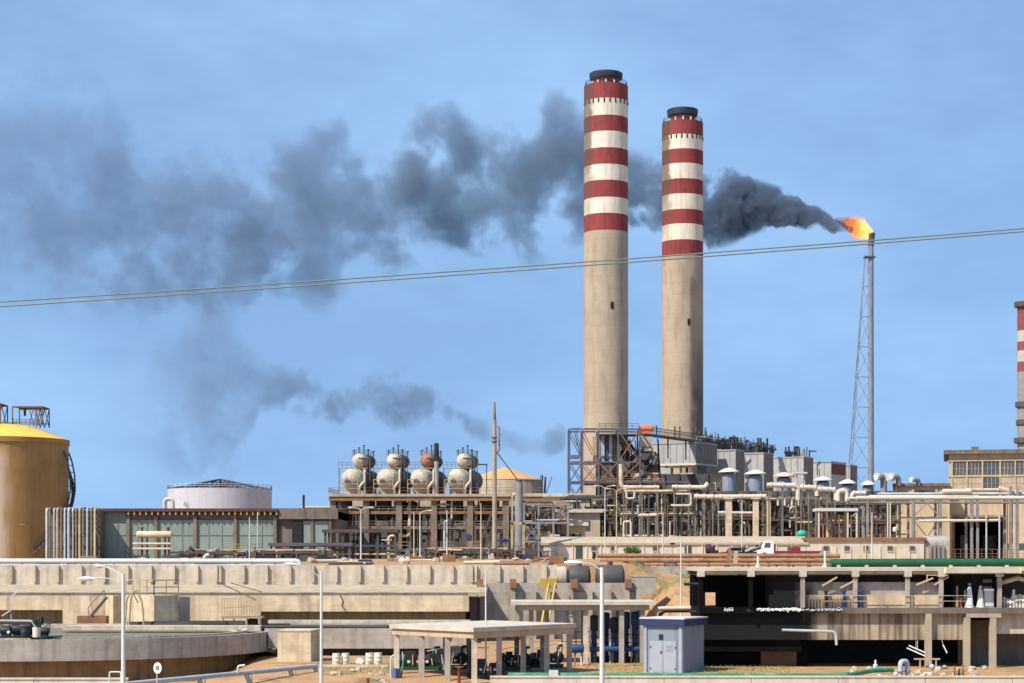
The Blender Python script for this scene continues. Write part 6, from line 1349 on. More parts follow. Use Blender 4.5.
for p, q in ((L_, C_), (C_, R__)):
    m_ = p.lerp(q, .5)+(cen-p.lerp(q, .5))*.25; MB().bar((m_.x-1.4, m_.y, zt-1.9), (m_.x+1.2, m_.y, zt-1.4), .1, .05).bar((m_.x+1.2, m_.y, zt-1.4), (m_.x+1.2, m_.y, zt-.78), .03).build('tube_light', 'pole_white', t)
m_ = C_.lerp(R__, .78); MB().bar((m_.x-1.2, m_.y-.1, zt-1.8), (m_.x+1.0, m_.y-.1, zt-1.35), .1, .05).bar((m_.x+1.0, m_.y-.1, zt-1.35), (m_.x+1.0, m_.y-.1, zt-.78), .03).build('tube_light', 'pole_white', t)
def pump(px, Yq, L, label, seed, col_='machine_black'):
    rng = random.Random(seed); x = X(px, Yq); gz = ground_h(x, Yq); t = thing('pump_set', label, 'pump', (x, Yq, gz), 'pump sets under the canopies')
    MB().box(x-L/2, x+L/2, Yq-.5, Yq+.6, gz, gz+.28).build('skid', 'paint_green', t)
    MB().box(x-L*.42, x-L*.05, Yq-.35, Yq+.4, gz+.3, gz+1.15).box(x-L*.36, x-L*.12, Yq-.25, Yq+.3, gz+1.15, gz+1.4).build('engine', col_, t)
    MB().drum((x+.05*L, Yq, gz+.75), (x+.25*L, Yq, gz+.75), .38, 16).build('motor', col_, t)
    MB().cyl((x+.33*L, Yq-.25, gz+.8), (x+.33*L, Yq+.25, gz+.8), .48, .48, 20).build('volute', 'machine_black', t)
    MB().pipe([(x+.33*L, Yq, gz+1.1), (x+.33*L, Yq, gz+1.7), (x+.45*L, Yq+.8, gz+1.7)], .12).build('discharge_pipe', 'paint_green', t)
    MB().cyl((x-.5*L+.1, Yq-.4, gz+.3), (x-.5*L+.1, Yq+.4, gz+.75), .5, .5, 20).build('radiator', 'machine_black', t)
    for i in range(4): xx = x-L*.4+L*.75*i/3.2; MB().bar((xx, Yq-.45, gz+.4), (xx+rng.uniform(-.1,.25), Yq-.45, gz+rng.uniform(.9, 1.5)), .07).build('gauge_pipe', rng.choice(['pole_white','pipe_tan','pole_white']), t)
    for i in range(3): MB().box(x-L*.3+L*.22*i, x-L*.3+L*.22*i+.22, Yq-.42, Yq-.36, gz+.55, gz+.75).build('gauge_box', rng.choice(['pipe_tan','pole_white']), t)
    return t
pump(420, 147, 3.2, 'dark green pump set under the left part of the front canopy', 1); pump(449, 148.5, 3.0, 'black pump set behind the corner column of the front canopy', 2)
pump(489, 140, 2.4, 'black pump set with a round cover just right of the canopy corner column', 3); pump(516, 147, 2.2, 'black pump set between the right columns of the front canopy', 4); pump(548, 150, 2.4, 'black pump set under the right end of the front canopy', 5)
Yq = 140; x = X(396, Yq); gz = ground_h(x, Yq)
t = thing('litter_bin', 'small blue bin at the foot of the left canopy column', 'bin', (x, Yq, gz)); MB().lathe(x, Yq, [(.02, gz), (.3, gz), (.36, gz+.7), (.33, gz+.7), (.29, gz+.1), (.02, gz+.1)], 4).build('body', mat('bin_blue', (.08,.13,.28), rough=.6), t); 
one('bent_pipe', MB().pipe([(x-.4, Yq+.3, gz), (x-.4, Yq+.3, gz+1.5), (x-.1, Yq+.3, gz+1.75), (x+.1, Yq+.3, gz+1.2)], .05, n=8), 'pole_white', 'white bent pipe beside the blue bin', 'pipe')
one('leaning_pipe', MB().cyl((x+.35, Yq+.2, gz), (x+.6, Yq+.3, gz+1.75), .07, .07, 8), 'pipe_pale_green', 'pale green pipe leaning by the blue bin', 'pipe')
for px, Yq, s_, lab in ((459, 137, 1, 'rusty red valve post in front of the canopy corner'), (368, 134, .55, 'small red-brown valve stem at the bottom left of the front canopy')):
    x = X(px, Yq); gz = ground_h(x, Yq); t = thing('valve_post', lab, 'valve', (x, Yq, gz)); MB().cyl((x, Yq, gz), (x, Yq, gz+1.1*s_), .12, .1, 10).build('stem', 'truck_red', t); MB().lathe(x, Yq, [(.30*s_, gz+1.12*s_), (.34*s_, gz+1.15*s_), (.30*s_, gz+1.18*s_), (.25*s_, gz+1.15*s_), (.30*s_, gz+1.12*s_)], 16).bar((x-.3*s_, Yq, gz+1.15*s_), (x+.3*s_, Yq, gz+1.15*s_), .05).build('hand_wheel', 'steel_rust', t)
# rubble and stones
rng = random.Random(12)
for i in range(16):
    px, Yq = rng.uniform(325, 395), rng.uniform(134, 150); x = X(px, Yq); s_ = rng.uniform(.12, .34); gz = ground_h(x, Yq); b = MB()
    b.ball((x, Yq, gz+s_*.3), s_, s_*.8, s_*.6, 7, 5); b.v = [v+Vector((rng.uniform(-.2,.2), rng.uniform(-.2,.2), rng.uniform(-.2,.2)))*s_ for v in b.v]; b.sm = [False]*len(b.sm)
    one('stone', b, rng.choice(['concrete_pale','fascia_tan','concrete_grey']), 'rough stone lying on the sandy ground between the middle lamp post and the front canopy', 'stone', 'stones on the sand')
one('plank', MB().box(X(322, 150), X(388, 150), 150, 150.5, ground_h(0,150)+.02, ground_h(0,150)+.2), 'concrete_pale', 'long low kerb stone lying on the grass before the cream drums', 'kerb')

# ================================================================== MIDDLE CANOPY WITH BLUE PUMPS
Yq = 155; t = thing('canopy', 'long flat canopy with thin pale roof over the tall blue pipes', 'canopy', (X(580, Yq), Yq, 0)); zt = Z(601.5, Yq)
x0, x1 = X(511, Yq), X(656, Yq); MB().box(x0, x1, Yq, Yq+7, zt-.28, zt).build('roof', 'roof_pale', t); MB().box(x0+.6, x1-.5, Yq+.35, Yq+6.6, zt-.72, zt-.283).build('fascia', 'fascia_tan', t)
for px in (586, 643, 622): MB().box(X(px, Yq)-.2, X(px, Yq)+.2, Yq+.5, Yq+.9, -.5, zt-.721).build('column', 'concrete_pale' if px == 586 else 'concrete_grey', t)
for px in (517, 532, 548, 586, 622, 643): MB().box(X(px, Yq)-.2, X(px, Yq)+.2, Yq+5.8, Yq+6.2, -.5, zt-.721).build('column', 'concrete_grey', t)
def vpump(px, Yq, h_, label, n, seed):
    rng = random.Random(seed); x = X(px, Yq); gz = ground_h(x, Yq); t = thing('vertical_pump', label, 'pump', (x, Yq, gz), 'tall blue vertical pumps')
    MB().cyl((x, Yq, gz), (x, Yq, gz+.5), .42, .42, 16).build('base', 'machine_black', t)
    MB().cyl((x, Yq, gz+.5), (x, Yq, gz+h_*.62), .24, .24, 14).build('column_pipe', 'paint_blue', t); MB().drum((x, Yq, gz+h_*.64), (x, Yq, gz+h_*.9), .33, 16).build('motor', 'paint_blue' if n else 'machine_black', t)
    for k in (.5, .62, .35): MB().cyl((x, Yq, gz+h_*k), (x, Yq, gz+h_*k+.09), .36, .36, 16).build('flange', 'machine_black', t)
    MB().pipe([(x, Yq, gz+h_*.28), (x+.9, Yq, gz+h_*.28), (x+.9, Yq, gz+.1)], .15).build('branch_pipe', 'paint_blue', t)
    MB().box(x-.4, x-.28, Yq-.3, Yq-.2, gz, gz+h_*.7).build('conduit', 'pipe_grey', t)
for px, Yq, h_, lab, n in ((594, 157.5, 4.2, 'black-topped blue vertical pump just right of the front canopy post', 0), (606, 158.5, 4.4, 'blue vertical pump hidden partly by the near lamp post', 1), (614, 157, 4.0, 'dark blue vertical pump right of the near lamp post', 0), (626, 157.5, 4.5, 'tall bright blue vertical pump under the canopy centre', 1), (635, 157, 4.5, 'tall bright blue vertical pump next to the grey kiosk', 1)): vpump(px, Yq, h_, lab, n, int(px))
t = thing('manifold', 'blue horizontal manifold joining the tall vertical pumps', 'pipe', (X(615, 156.5), 156.5, 0)); MB().tube([P(590, 649, 156.4), P(640, 649, 156.4)], .22, 12).build('pipe_run', 'paint_blue', t)
for px in (592, 612, 637): MB().box(X(px, 156.4)-.12, X(px, 156.4)+.12, 156.3, 156.5, -.3, Z(650, 156.4)).build('stand', 'machine_black', t)
Yq = 153; t = thing('blue_tank', 'small blue horizontal tank on rusty legs under the middle canopy', 'tank', (X(576, Yq), Yq, 0)); MB().drum(P(569.5, 648.5, Yq), P(583, 648.5, Yq), .36, 16, .25).build('shell', 'paint_blue', t)
for px, m in ((571, 'steel_rust'), (581, 'pole_white'), (575, 'steel_rust')): MB().bar((X(px, Yq), Yq, -.2), P(px, 651, Yq), .13).build('leg', m, t)
t = thing('yellow_ladder', 'yellow steel ladder leaning on the pilaster wall above the middle canopy', 'ladder', (X(546, 198), 198, 0)); Yl = 201.2
for px in (0, 6.5): MB().bar(P(541+px, 627, 198), P(550+px, 577, Yl), .18).build('rail', 'paint_yellow', t)
b = MB()
for i in range(12): f = (i+.5)/12; b.bar(P(541, 627, 198).lerp(P(550, 577, Yl), f), P(547.5, 627, 198).lerp(P(556.5, 577, Yl), f), .07)
b.build('rung', 'paint_yellow', t); MB().box(X(540, Yl), X(557, Yl), Yl-.5, Yl+.3, Z(588, Yl), Z(578.5, Yl)).build('cage_panel', 'paint_yellow', t)
Yq = 161; t = thing('yellow_railing', 'yellow railing behind the blue tank under the canopies', 'railing', (X(573, Yq), Yq, 0)); MB().rail([(X(562, Yq), Yq, .5), (X(590, Yq), Yq, .5)], 1.9, 1.0, .1).build('rail', 'paint_yellow', t)

# ================================================================== KIOSK
t = thing('kiosk', 'grey-blue windowless kiosk with a navy roof band right of the middle canopy', 'kiosk', (X(683, 143), 143, 0))
poly, w, L = corner(643.5, 683, 704, 143, 28); zt = Z(618, 143); c, cr, cb, cl = poly; cc = (c+cb)/2
MB().prism([tuple(p) for p in poly], -.6, zt-.6).build('wall', 'paint_kiosk', t)
MB().prism([tuple(p+(p-cc).normalized()*.32) for p in poly], zt-.599, zt-.1).build('roof_band', 'paint_navy', t); MB().prism([tuple(p+(p-cc).normalized()*.36) for p in poly], zt-.098, zt).build('roof', 'vent_white', t)
n_ = Vector((-math.sin(R(28)), -math.cos(R(28)))); u = (cl-c).normalized(); W_ = (cl-c).length
def fpanel(a, b_, z0, z1, d, m, nm):
    p0, p1 = c+u*a*W_, c+u*b_*W_; q = [p0+n_*d, p1+n_*d, p1+n_*.001, p0+n_*.001]; MB().prism([tuple(v) for v in q], z0, z1).build(nm, m, t)
fpanel(.02, .10, -.4, zt-.62, .08, 'paint_kiosk_light', 'corner_post'); fpanel(.90, .98, -.4, zt-.62, .08, 'paint_kiosk_light', 'corner_post'); fpanel(.16, .84, -.3, zt-1.75, .05, 'paint_kiosk_light', 'door_panel')
fpanel(.50, .60, zt-1.65, zt-1.25, .06, 'void_dark', 'vent_opening')
fpanel(.495, .505, -.28, zt-1.76, .06, 'steel_dark', 'door_seam'); fpanel(.53, .56, zt-2.7, zt-2.5, .10, 'steel_dark', 'door_handle')
for q in range(4): fpanel(.24, .42, zt-2.1-q*.13, zt-2.17+.12-q*.13-.04, .075, 'paint_kiosk', 'louvre')
for a_ in (.17, .80): 
    for z_ in (zt-2.3, .2): fpanel(a_, a_+.03, z_, z_+.16, .075, 'steel_dark', 'hinge')
MB().bar((*(c+u*W_*.93+n_*.12), -.4), (*(c+u*W_*.93+n_*.12), zt-.65), .05).build('conduit', 'galvanised', t)
one('doorstep', MB().box(X(676, 141), X(690, 141), 141, 142, -.5, .02), 'concrete_pale', 'low concrete step in front of the grey-blue kiosk', 'step')
Yq = 158; one('white_pipe', MB().pipe([P(655, 621, Yq), P(655, 611.5, Yq), P(659, 608.5, Yq), P(694, 608, Yq)], .17, n=10), 'pipe_white', 'white pipe curving behind the top of the grey-blue kiosk', 'pipe')
one('dark_pipe', MB().pipe([P(660, 622, 160), P(660, 614, 160), P(664, 610.8, 160), P(700, 610.5, 160)], .16, n=10), 'pipe_black', 'black pipe running below the white pipe behind the kiosk', 'pipe')

# ================================================================== BROWN PIPELINES ON THE TERRACE EDGE
for k, (Yq, py, r_, pa, pb, lab) in enumerate(((252, 555.8, .30, 597, 840, 'upper long rust-orange pipeline along the terrace edge'), (246, 560.6, .28, 600, 838, 'lower long rust-orange pipeline along the terrace edge'), (238, 564.6, .13, 632, 836, 'thin brown pipeline under the two orange ones'))):
    t = thing('pipeline', lab, 'pipe', (X(700, Yq), Yq, TZ), 'rusty pipelines along the terrace edge'); x0, x1 = X(pa, Yq), X(pb, Yq); z = Z(py, Yq)
    MB().tube([(x0, Yq, z), (x1, Yq, z)], r_, 12).build('pipe_run', 'pipe_rust', t)
    for i in range(12): x = x0+(x1-x0)*(i+.5)/12; MB().box(x-.12, x+.12, Yq-.2, Yq+.2, ground_h(x, Yq)-.6, z-r_*.8).build('support', 'concrete_dark', t)
for px, lab in ((637, 'left dark arched pipe hoop under the rusty pipelines'), (670, 'right dark arched pipe hoop under the rusty pipelines')):
    Yq = 236; one('pipe_hoop', MB().pipe([P(px-5, 571, Yq), P(px-5, 562.5, Yq), P(px+6, 562.5, Yq), P(px+8, 571, Yq)], .13, n=8), 'steel_dark', lab, 'pipe')
Yq = 240; t = thing('pipe_trestle', 'brown leaning concrete trestle legs between the trailer and the dark deck roof', 'trestle', (X(731, Yq), Yq, TZ))
for px, dpx in ((727, 4), (735, 1)): MB().bar(P(px, 567, Yq), P(px+dpx, 549, Yq), .55, .4).build('leg', 'concrete_brown' if px < 730 else 'wall_tan', t)
MB().bar(P(731, 549, Yq), P(741, 549, Yq), .4).build('head', 'machine_black', t)
one('concrete_channel', MB().box(X(647, 228), X(700, 228), 228, 229, Z(571, 228)-1.2, Z(569, 228)).box(X(600, 232), X(700, 232), 232, 233, 5, Z(566.5, 232)), 'concrete_grey', 'low grey channel wall on the earth slope below the rusty pipelines', 'channel')
# tufts on the slope
rng = random.Random(41); b = MB()
for i in range(1500):
    Yq = rng.uniform(176, 240); px = rng.uniform(628, 704); x = X(px, Yq)
    if math.sin(x*1.3)+math.sin(Yq*.5+x*.4) < .2: continue
    p = Vector((x, Yq, ground_h(x, Yq)-.03)); h_ = rng.uniform(.15, .5); d = Vector((rng.uniform(-.2,.2), rng.uniform(-.2,.2), h_)); w = Vector((rng.uniform(.04,.09), 0, 0)); b.add([p-w, p+w, p+d], [(0,1,2)])
for i in range(2600):
    Yq = rng.uniform(143, 156); px = rng.choice([rng.uniform(585, 705), rng.uniform(322, 400), rng.uniform(690, 790)]); x = X(px, Yq); p = Vector((x, Yq, ground_h(x, Yq)-.02)); h_ = rng.uniform(.06, .22); d = Vector((rng.uniform(-.1,.1), rng.uniform(-.1,.1), h_)); w = Vector((rng.uniform(.02,.05), 0, 0)); b.add([p-w, p+w, p+d], [(0,1,2)])
one('grass', b, 'plant_dry', 'dry grass tufts on the sand around the kiosk, the drums and the earth slope', 'grass', kind='stuff')

def stain_mat(name, base, pa, pb, Yq):
    m = MATS[base].copy(); m.name = name; MATS[name] = m
    n = m.node_tree.nodes; l = m.node_tree.links; b = n['Principled BSDF']; prev = b.inputs['Base Color'].links[0].from_socket
    g = n.new('ShaderNodeNewGeometry'); sp = n.new('ShaderNodeSeparateXYZ'); l.new(g.outputs['Position'], sp.inputs[0])
    mp = n.new('ShaderNodeMapping'); mp.inputs['Scale'].default_value = (1.3, 1.3, .35); l.new(g.outputs['Position'], mp.inputs['Vector'])
    t = n.new('ShaderNodeTexNoise'); t.inputs['Scale'].default_value = .6; t.inputs['Detail'].default_value = 7; l.new(mp.outputs[0], t.inputs['Vector'])
    ma = n.new('ShaderNodeMath'); ma.operation = 'MULTIPLY_ADD'; ma.inputs[1].default_value = -9.0; l.new(t.outputs['Fac'], ma.inputs[0]); l.new(sp.outputs['X'], ma.inputs[2])
    mr = n.new('ShaderNodeMapRange'); mr.interpolation_type = 'SMOOTHSTEP'; mr.inputs['From Min'].default_value = X(pb, Yq)-4.5; mr.inputs['From Max'].default_value = X(pa, Yq)-4.5; l.new(ma.outputs[0], mr.inputs['Value'])
    k = n.new('ShaderNodeMix'); k.data_type = 'RGBA'; l.new(mr.outputs[0], k.inputs['Factor']); l.new(prev, k.inputs['A']); k.inputs['B'].default_value = (.007, .0065, .006, 1)
    l.new(k.outputs['Result'], b.inputs['Base Color']); return name
stain_mat('streaked_stained', 'concrete_streaked', 802, 852, 150); stain_mat('grey_stained', 'concrete_grey', 795, 850, 151); stain_mat('cream_stained', 'concrete_cream', 800, 842, 150); stain_mat('dark_stained', 'concrete_dark', 800, 870, 150)
# ================================================================== TWO-STOREY DECK BUILDING (right front)
Y = 150; t = thing('deck_building', 'long two-storey concrete deck building, oil-blackened on its left half', 'building', (X(860, Y), Y, 0))
xl, xr = X(700, Y), X(1075, Y); D = 8; zr = Z(567.5, Y); zd = Z(609, Y); zp = Z(640, Y)
MB().box(xl-.3, xr, Y-.02, Y+D, zr-.28, zr).build('roof', 'roof_pale', t)
MB().box(xl-.2, xr, Y+.02, Y+.35, zr-.5, zr-.283).box(xl-.3, xr, Y+D-.5, Y+D-.1, zr-.62, zr-.283).build('roof_beam', 'concrete_dark', t)
for i, px in enumerate((701, 751, 803, 855.5, 908, 941.5, 1000, 1050)):
    m = 'oil_black' if px < 760 else 'concrete_grey'
    MB().box(X(px, Y)-.16, X(px, Y)+.16, Y+.05, Y+.37, zd+.1, zr-.63).build('column', m, t)
    hd = MB().box(X(px, Y)-.28, X(px, Y)+.28, Y-.1, Y+.38, zr-.72, zr-.284); hd.build('column_head', 'roof_pale', t)
    MB().box(X(px, Y)-.16, X(px, Y)+.16, Y+D-.5, Y+D-.2, zd+.1, zr-.63).build('column', m, t)
# deck slab
MB().box(xl, X(800, Y), Y-.1, Y+D, zd-.35, zd+.1).build('deck', 'oil_black', t); MB().box(X(800, Y)+.002, xr, Y-.1, Y+D, zd-.35, zd+.1).build('deck', 'dark_stained', t)
# back wall / parapet inside the open storey
MB().box(xl, X(775, Y), Y+6, Y+6.4, Z(592.5, Y+6), zr-.63).box(xl, X(713, Y), Y+6, Y+6.4, zd+.1, Z(592.5, Y+6)-.002).box(X(724, Y), X(775, Y), Y+6, Y+6.4, zd+.1, Z(592.5, Y+6)-.002).build('back_wall', 'oil_black', t)
MB().box(X(775, Y)+.002, X(946, Y), Y+.76, Y+1.0, zd+.1, zd+2.1).build('back_wall', 'grey_stained', t)
MB().box(X(770, Y), X(945, Y), Y+.42, Y+.75, zd+.1, zd+1.1).build('trough', 'cream_stained', t)
MB().box(X(770, Y), X(946, Y), Y+7.1, Y+7.4, zd+.1, zr-.63).build('back_wall', 'concrete_dark', t)
MB().box(X(947, Y), X(967, Y), Y+5, Y+7, zd+.1, zr-.7).build('cabinet', 'void_dark', t)
# lower front panels
MB().box(xl+.1, X(803, Y), Y+.72, Y+1.0, Z(652, Y), zd-.352).build('front_panel', 'oil_black', t)
MB().box(xl+.1, X(967, Y), Y+.4, Y+.7, zp, zd-.352).build('front_panel', 'streaked_stained', t)
MB().box(X(996, Y), xr, Y+.6, Y+.9, Z(634, Y), zd-.352).build('front_panel', 'concrete_pale', t)
MB().box(X(966, Y), X(1001, Y), Y-.12, Y+.35, Z(617.5, Y), zd-.353).build('lintel', 'concrete_tan', t)
for px in (928.5, 967, 993): MB().box(X(px, Y)-.24, X(px, Y)+.24, Y-.1, Y+.38, -.5, (zd-.36) if px < 940 else Z(617.5, Y)-.003).build('post', 'concrete_tan', t)
# ground storey: dark voids with inner walls
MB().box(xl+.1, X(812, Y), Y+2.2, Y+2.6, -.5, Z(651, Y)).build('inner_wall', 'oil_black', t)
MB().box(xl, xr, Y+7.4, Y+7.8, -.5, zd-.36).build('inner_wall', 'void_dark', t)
MB().box(X(970, Y), xr, Y+4, Y+4.3, -.5, Z(622, Y)).build('inner_wall', 'concrete_dark', t)
MB().box(X(764, Y), X(800, Y), Y+1.8, Y+2.19, -.5, Z(651.5, Y)).build('rusty_panel', 'pipe_brown', t)
MB().box(xl, xl+.4, Y+.8, Y+D-1, -.5, zd-.36).build('end_wall', 'oil_black', t)
# railing of deck
MB().rail([(X(822, Y), Y-.02, zd+.1), (X(972, Y), Y-.02, zd+.1)], .95, 2.2, .045).build('handrail', 'fascia_tan', t)
b = MB()
for i in range(20): x = X(806+3.1*i, Y+.3); b.bar((x, Y+.3, zd+.1), (x, Y+.3, zd+.95), .06)
b.build('picket_rail', 'concrete_umber', t)
# crooked light tubes hung under the roof
for a0, b0, a1, b1 in ((822, 586, 837, 577), (840, 588, 858, 579), (916, 585, 933, 578), (934, 585, 948, 577)): MB().bar(P(a0, b0, Y+.2), P(a1, b1, Y+.2), .2, .12).build('tube_light', 'fascia_tan', t)
for px, dpx in ((957, 0), (965, 0)): MB().bar(P(px, 607, Y+1), P(px, 586 if px == 957 else 590, Y+1), .14).build('stub_post', 'steel_tan', t)
MB().box(X(958, Y), X(966, Y), Y+1.1, Y+1.8, zd+.1, zd+.9).build('cabinet', 'steel_rust', t)
# white froth along the ledge
rng = random.Random(6); mb = MB()
for i in range(420):
    f = rng.random(); px = rng.choice([rng.uniform(757, 804), rng.uniform(757, 804), rng.uniform(760, 800), rng.uniform(806, 842), rng.uniform(724, 733)]); s_ = rng.uniform(.02, .055)*(1.25 if 757 < px < 800 else .7)
    mb.ball((X(px, Y), Y-.13-rng.uniform(0,.12), zd-.05+rng.gauss(0, .055)), s_*1.6, s_*.6, s_*.8, 8, 6)
one('white_froth', mb, 'foam_white', 'streak of dried white froth along the ledge of the oil-blackened deck', 'froth', kind='stuff')
for px, lab, m in ((826, 'black short post standing on the deck trough', 'machine_black'), (844, 'blue short post standing on the deck trough, left of the other blue one', 'paint_blue'), (861, 'blue short post standing on the deck near the streaked wall centre', 'paint_blue')):
    Yq = 150.25; x = X(px, Yq); o = one('spindle_valve', MB().cyl((x, Yq, zd+.1), (x, Yq, Z(592, Yq)), .12, .12, 10).cyl((x, Yq, Z(592, Yq)), (x, Yq, Z(590.5, Yq)), .2, .2, 12), m, lab, 'valve', 'valve spindles on the deck')
one('drain_pipe', MB().pipe([P(782, 630, Y-.4), P(833, 631.5, Y-.4), P(836, 634, Y-.4), P(836.5, 645, Y-.4)], .11, bend=.3, n=10), 'pipe_grey', 'thin grey drain pipe bending down in front of the streaked deck wall', 'pipe')
one('dark_pipe_run', MB().pipe([P(690, 612, 153), P(720, 612, 153), P(724, 611, 153), P(750, 611, 149.7)], .15, n=10), 'pipe_black', 'short black pipe sticking out at floor level from the left end of the blackened deck', 'pipe')
one('dark_pipe_run', MB().tube([P(684, 584, 152), P(702, 584, 152)], .12, 8), 'pipe_black', 'short black pipe just under the roof at the left end of the blackened deck', 'pipe')
for pa, b0, pb, b1, lab in ((907, 648, 925, 656, 'upper of two white tube lights hanging crooked under the streaked wall'), (909, 645.5, 926, 653, 'lower white tube light of the crooked pair')):
    one('tube_lamp', MB().bar(P(pa, b0, Y+.3), P(pb, b1, Y+.3), .14, .09).bar(P((pa+pb)/2, (b0+b1)/2, Y+.3), P((pa+pb)/2, 638, Y+.5), .02), 'sign_white', lab if b0 < 647 else lab.replace('upper', 'near'), 'tube light')
one('tube_lamp', MB().bar(P(943, 645, Y+.3), P(947, 653, Y+.3), .12, .08).bar(P(943, 645, Y+.3), P(942, 640, Y+.4), .02), 'sign_white', 'single short white tube light hanging steeply right of the crooked pair', 'tube light')
one('timber_rail', MB().bar(P(914, 659, Y-.5), P(940, 659, Y-.5), .12).bar(P(920, 659, Y-.5), P(920, 668, Y-.5), .1).bar(P(936, 659, Y-.5), P(936, 668, Y-.5), .1), 'steel_tan', 'low tan timber rail in front of the deck building post', 'rail')
# green roof pipe and pale duct
Yq = 155; t = thing('pipeline', 'thick dark green pipe lying along the roof of the deck building', 'pipe', (X(930, Yq), Yq, zr)); MB().tube([P(831, 563, Yq), P(1080, 562, Yq)], .34, 14).build('pipe_run', 'pipe_green', t)
for i in range(8): x = X(838+28*i, Yq); MB().box(x-.15, x+.15, Yq-.3, Yq+.3, zr+.002, Z(565, Yq)).build('saddle', 'concrete_pale', t)
Yq = 149.55; t = thing('light_box', 'long pale beam box with lit-looking yellow end caps under the deck roof edge', 'beam', (X(982, Yq), Yq, zr-.3)); MB().box(X(946, Yq), X(1019, Yq), Yq-.2, Yq+.15, zr-.42, zr-.05).build('casing', 'roof_pale', t)
for px in (944.5, 1019.2): MB().box(X(px, Yq), X(px+1.4, Yq), Yq-.22, Yq+.17, zr-.44, zr-.03).build('end_cap', mat('cap_yellow', (.7,.75,.25), var=.05), t)
for px, pyb, pyt, lab in ((758, 568, 556, 'white short vent post on the deck roof above the black section'), (825, 568, 551, 'white vent post on the deck roof beside the left end of the green pipe')):
    Yq = 154; x = X(px, Yq); one('vent_post', MB().cyl((x, Yq, zr), (x, Yq, Z(pyt, Yq)), .09, .09, 10).cyl((x, Yq, zr+.002), (x, Yq, zr+.2), .2, .2, 10), 'pole_white', lab, 'vent')
# pale equipment and workers' area at the right end of the open deck
Yq = 150.7
MB().box(X(967.5, 150), xr, 156.5, 156.8, zd+.1, zr-.3).build('back_wall', 'boiler_dark', t)
def pale_pump(px, h_, label, m, seed):
    x = X(px, Yq); z0 = zd+.1; t = thing('upright_pump', label, 'pump', (x, Yq, z0)); MB().lathe(x, Yq, [(.36, z0), (.36, z0+.1), (.3, z0+.12), (.17, z0+h_*.75), (.12, z0+h_*.8)], 14).build('bell', m, t); MB().drum((x, Yq, z0+h_*.84), (x, Yq, z0+h_*.95), .13, 12).build('motor', 'vent_blue', t)
pale_pump(969.5, 2.0, 'white bell-shaped upright pump on the deck, left of the cream one', 'sign_white', 1); pale_pump(980.5, 1.8, 'cream upright pump on the deck between the white one and the grey cabinet', 'drum_cream', 2)
t = thing('switch_cabinet', 'pale grey cabinet standing on the right part of the open deck', 'cabinet', (X(988.5, Yq), Yq, zd+.1)); MB().box(X(984, Yq), X(994, Yq), Yq, Yq+.6, zd+.1, zd+1.6).build('body', 'cladding', t); MB().box(X(985, Yq), X(993, Yq), Yq-.03, Yq-.002, zd+.2, zd+1.5).build('door', 'vent_white', t)
for i, py in enumerate((581, 588)): 
    one('wall_lamp', MB().box(X(983.5, 155), X(994, 155), 155, 155.3, Z(py+1.4, 155), Z(py-1.4, 155)), 'sign_white', ['upper', 'lower'][i]+' of two white panels hanging above the grey deck cabinet', 'panel')
t = thing('valve_cluster', 'grey-green cluster of valve bodies at the far right of the open deck', 'valves', (X(1010, Yq), Yq, zd+.1)); rng = random.Random(8)
for i in range(9): x = X(1004+3.2*i, Yq); h_ = rng.uniform(.7, 1.7); MB().cyl((x, Yq, zd+.1), (x, Yq, zd+h_), .12, .12, 10).ball((x, Yq, zd+h_*.6), .22, n=10, k=8).build('valve', rng.choice(['pipe_grey','drum_cream','pole_white','pipe_tan']), t)
MB().tube([P(1000, 583, Yq), P(1018, 578, Yq), P(1040, 584, Yq)], .2, 10).build('pipe', 'pipe_tan', t)
for k, (px, m) in enumerate(((973.5, 'machine_black'), (996.5, 'void_dark'), (1001, 'machine_black'))): one('deck_stanchion', MB().box(X(px, 154)-.22, X(px, 154)+.22, 154, 154.5, zd+.1, zr-.3).box(X(px, 154)-.3, X(px, 154)+.3, 153.9, 154.6, zd+.102, zd+.2), m, ['dark stanchion between the white and cream upright pumps', 'black stanchion just right of the grey deck cabinet', 'second black stanchion right of the grey deck cabinet'][k], 'post')

# ================================================================== FOREGROUND PIPES, BOTTOM RIGHT
Yq = 132; t = thing('pipeline', 'long pale green pipe running across the bottom just behind the low cream wall', 'pipe', (X(680, Yq), Yq, 0)); z = Z(675, Yq)
MB().pipe([P(508, 675, Yq), P(846, 675.5, Yq), P(872, 670.5, Yq+4), P(893, 669.5, Yq+5)], .17, n=12).build('pipe_run', 'pipe_pale_green', t)
MB().box(X(549, Yq), X(558, Yq), Yq-.35, Yq+.3, -1.5, z+.32).build('support_block', 'pole_white', t)
for px in (620, 700, 780, 840): x = X(px, Yq); MB().box(x-.15, x+.15, Yq-.15, Yq+.15, -1.2, z-.1).build('support', 'concrete_pale', t)
MB().cyl(P(846, 672, Yq), P(846, 680, Yq), .24, .24, 12).build('flange', 'pipe_pale_green', t)
t = thing('u_pipe', 'upright grey U-shaped pipe standing on the ground near the bottom right', 'pipe', (X(906, 130), 130, -.4)); Yq = 130
MB().pipe([(X(900.5, Yq), Yq, -.8), (X(900.5, Yq), Yq, Z(661.5, Yq)), (X(908.5, Yq), Yq+.4, Z(661.5, Yq)), (X(908.5, Yq), Yq+.4, -.8)], .17, bend=.25, n=12).build('pipe_run', 'pipe_grey', t)
for px, d in ((900.5, 0), (908.5, .4)): MB().cyl((X(px, Yq), Yq+d, Z(672, Yq)), (X(px, Yq), Yq+d, Z(671, Yq)), .27, .27, 12).build('flange', 'vent_blue', t)
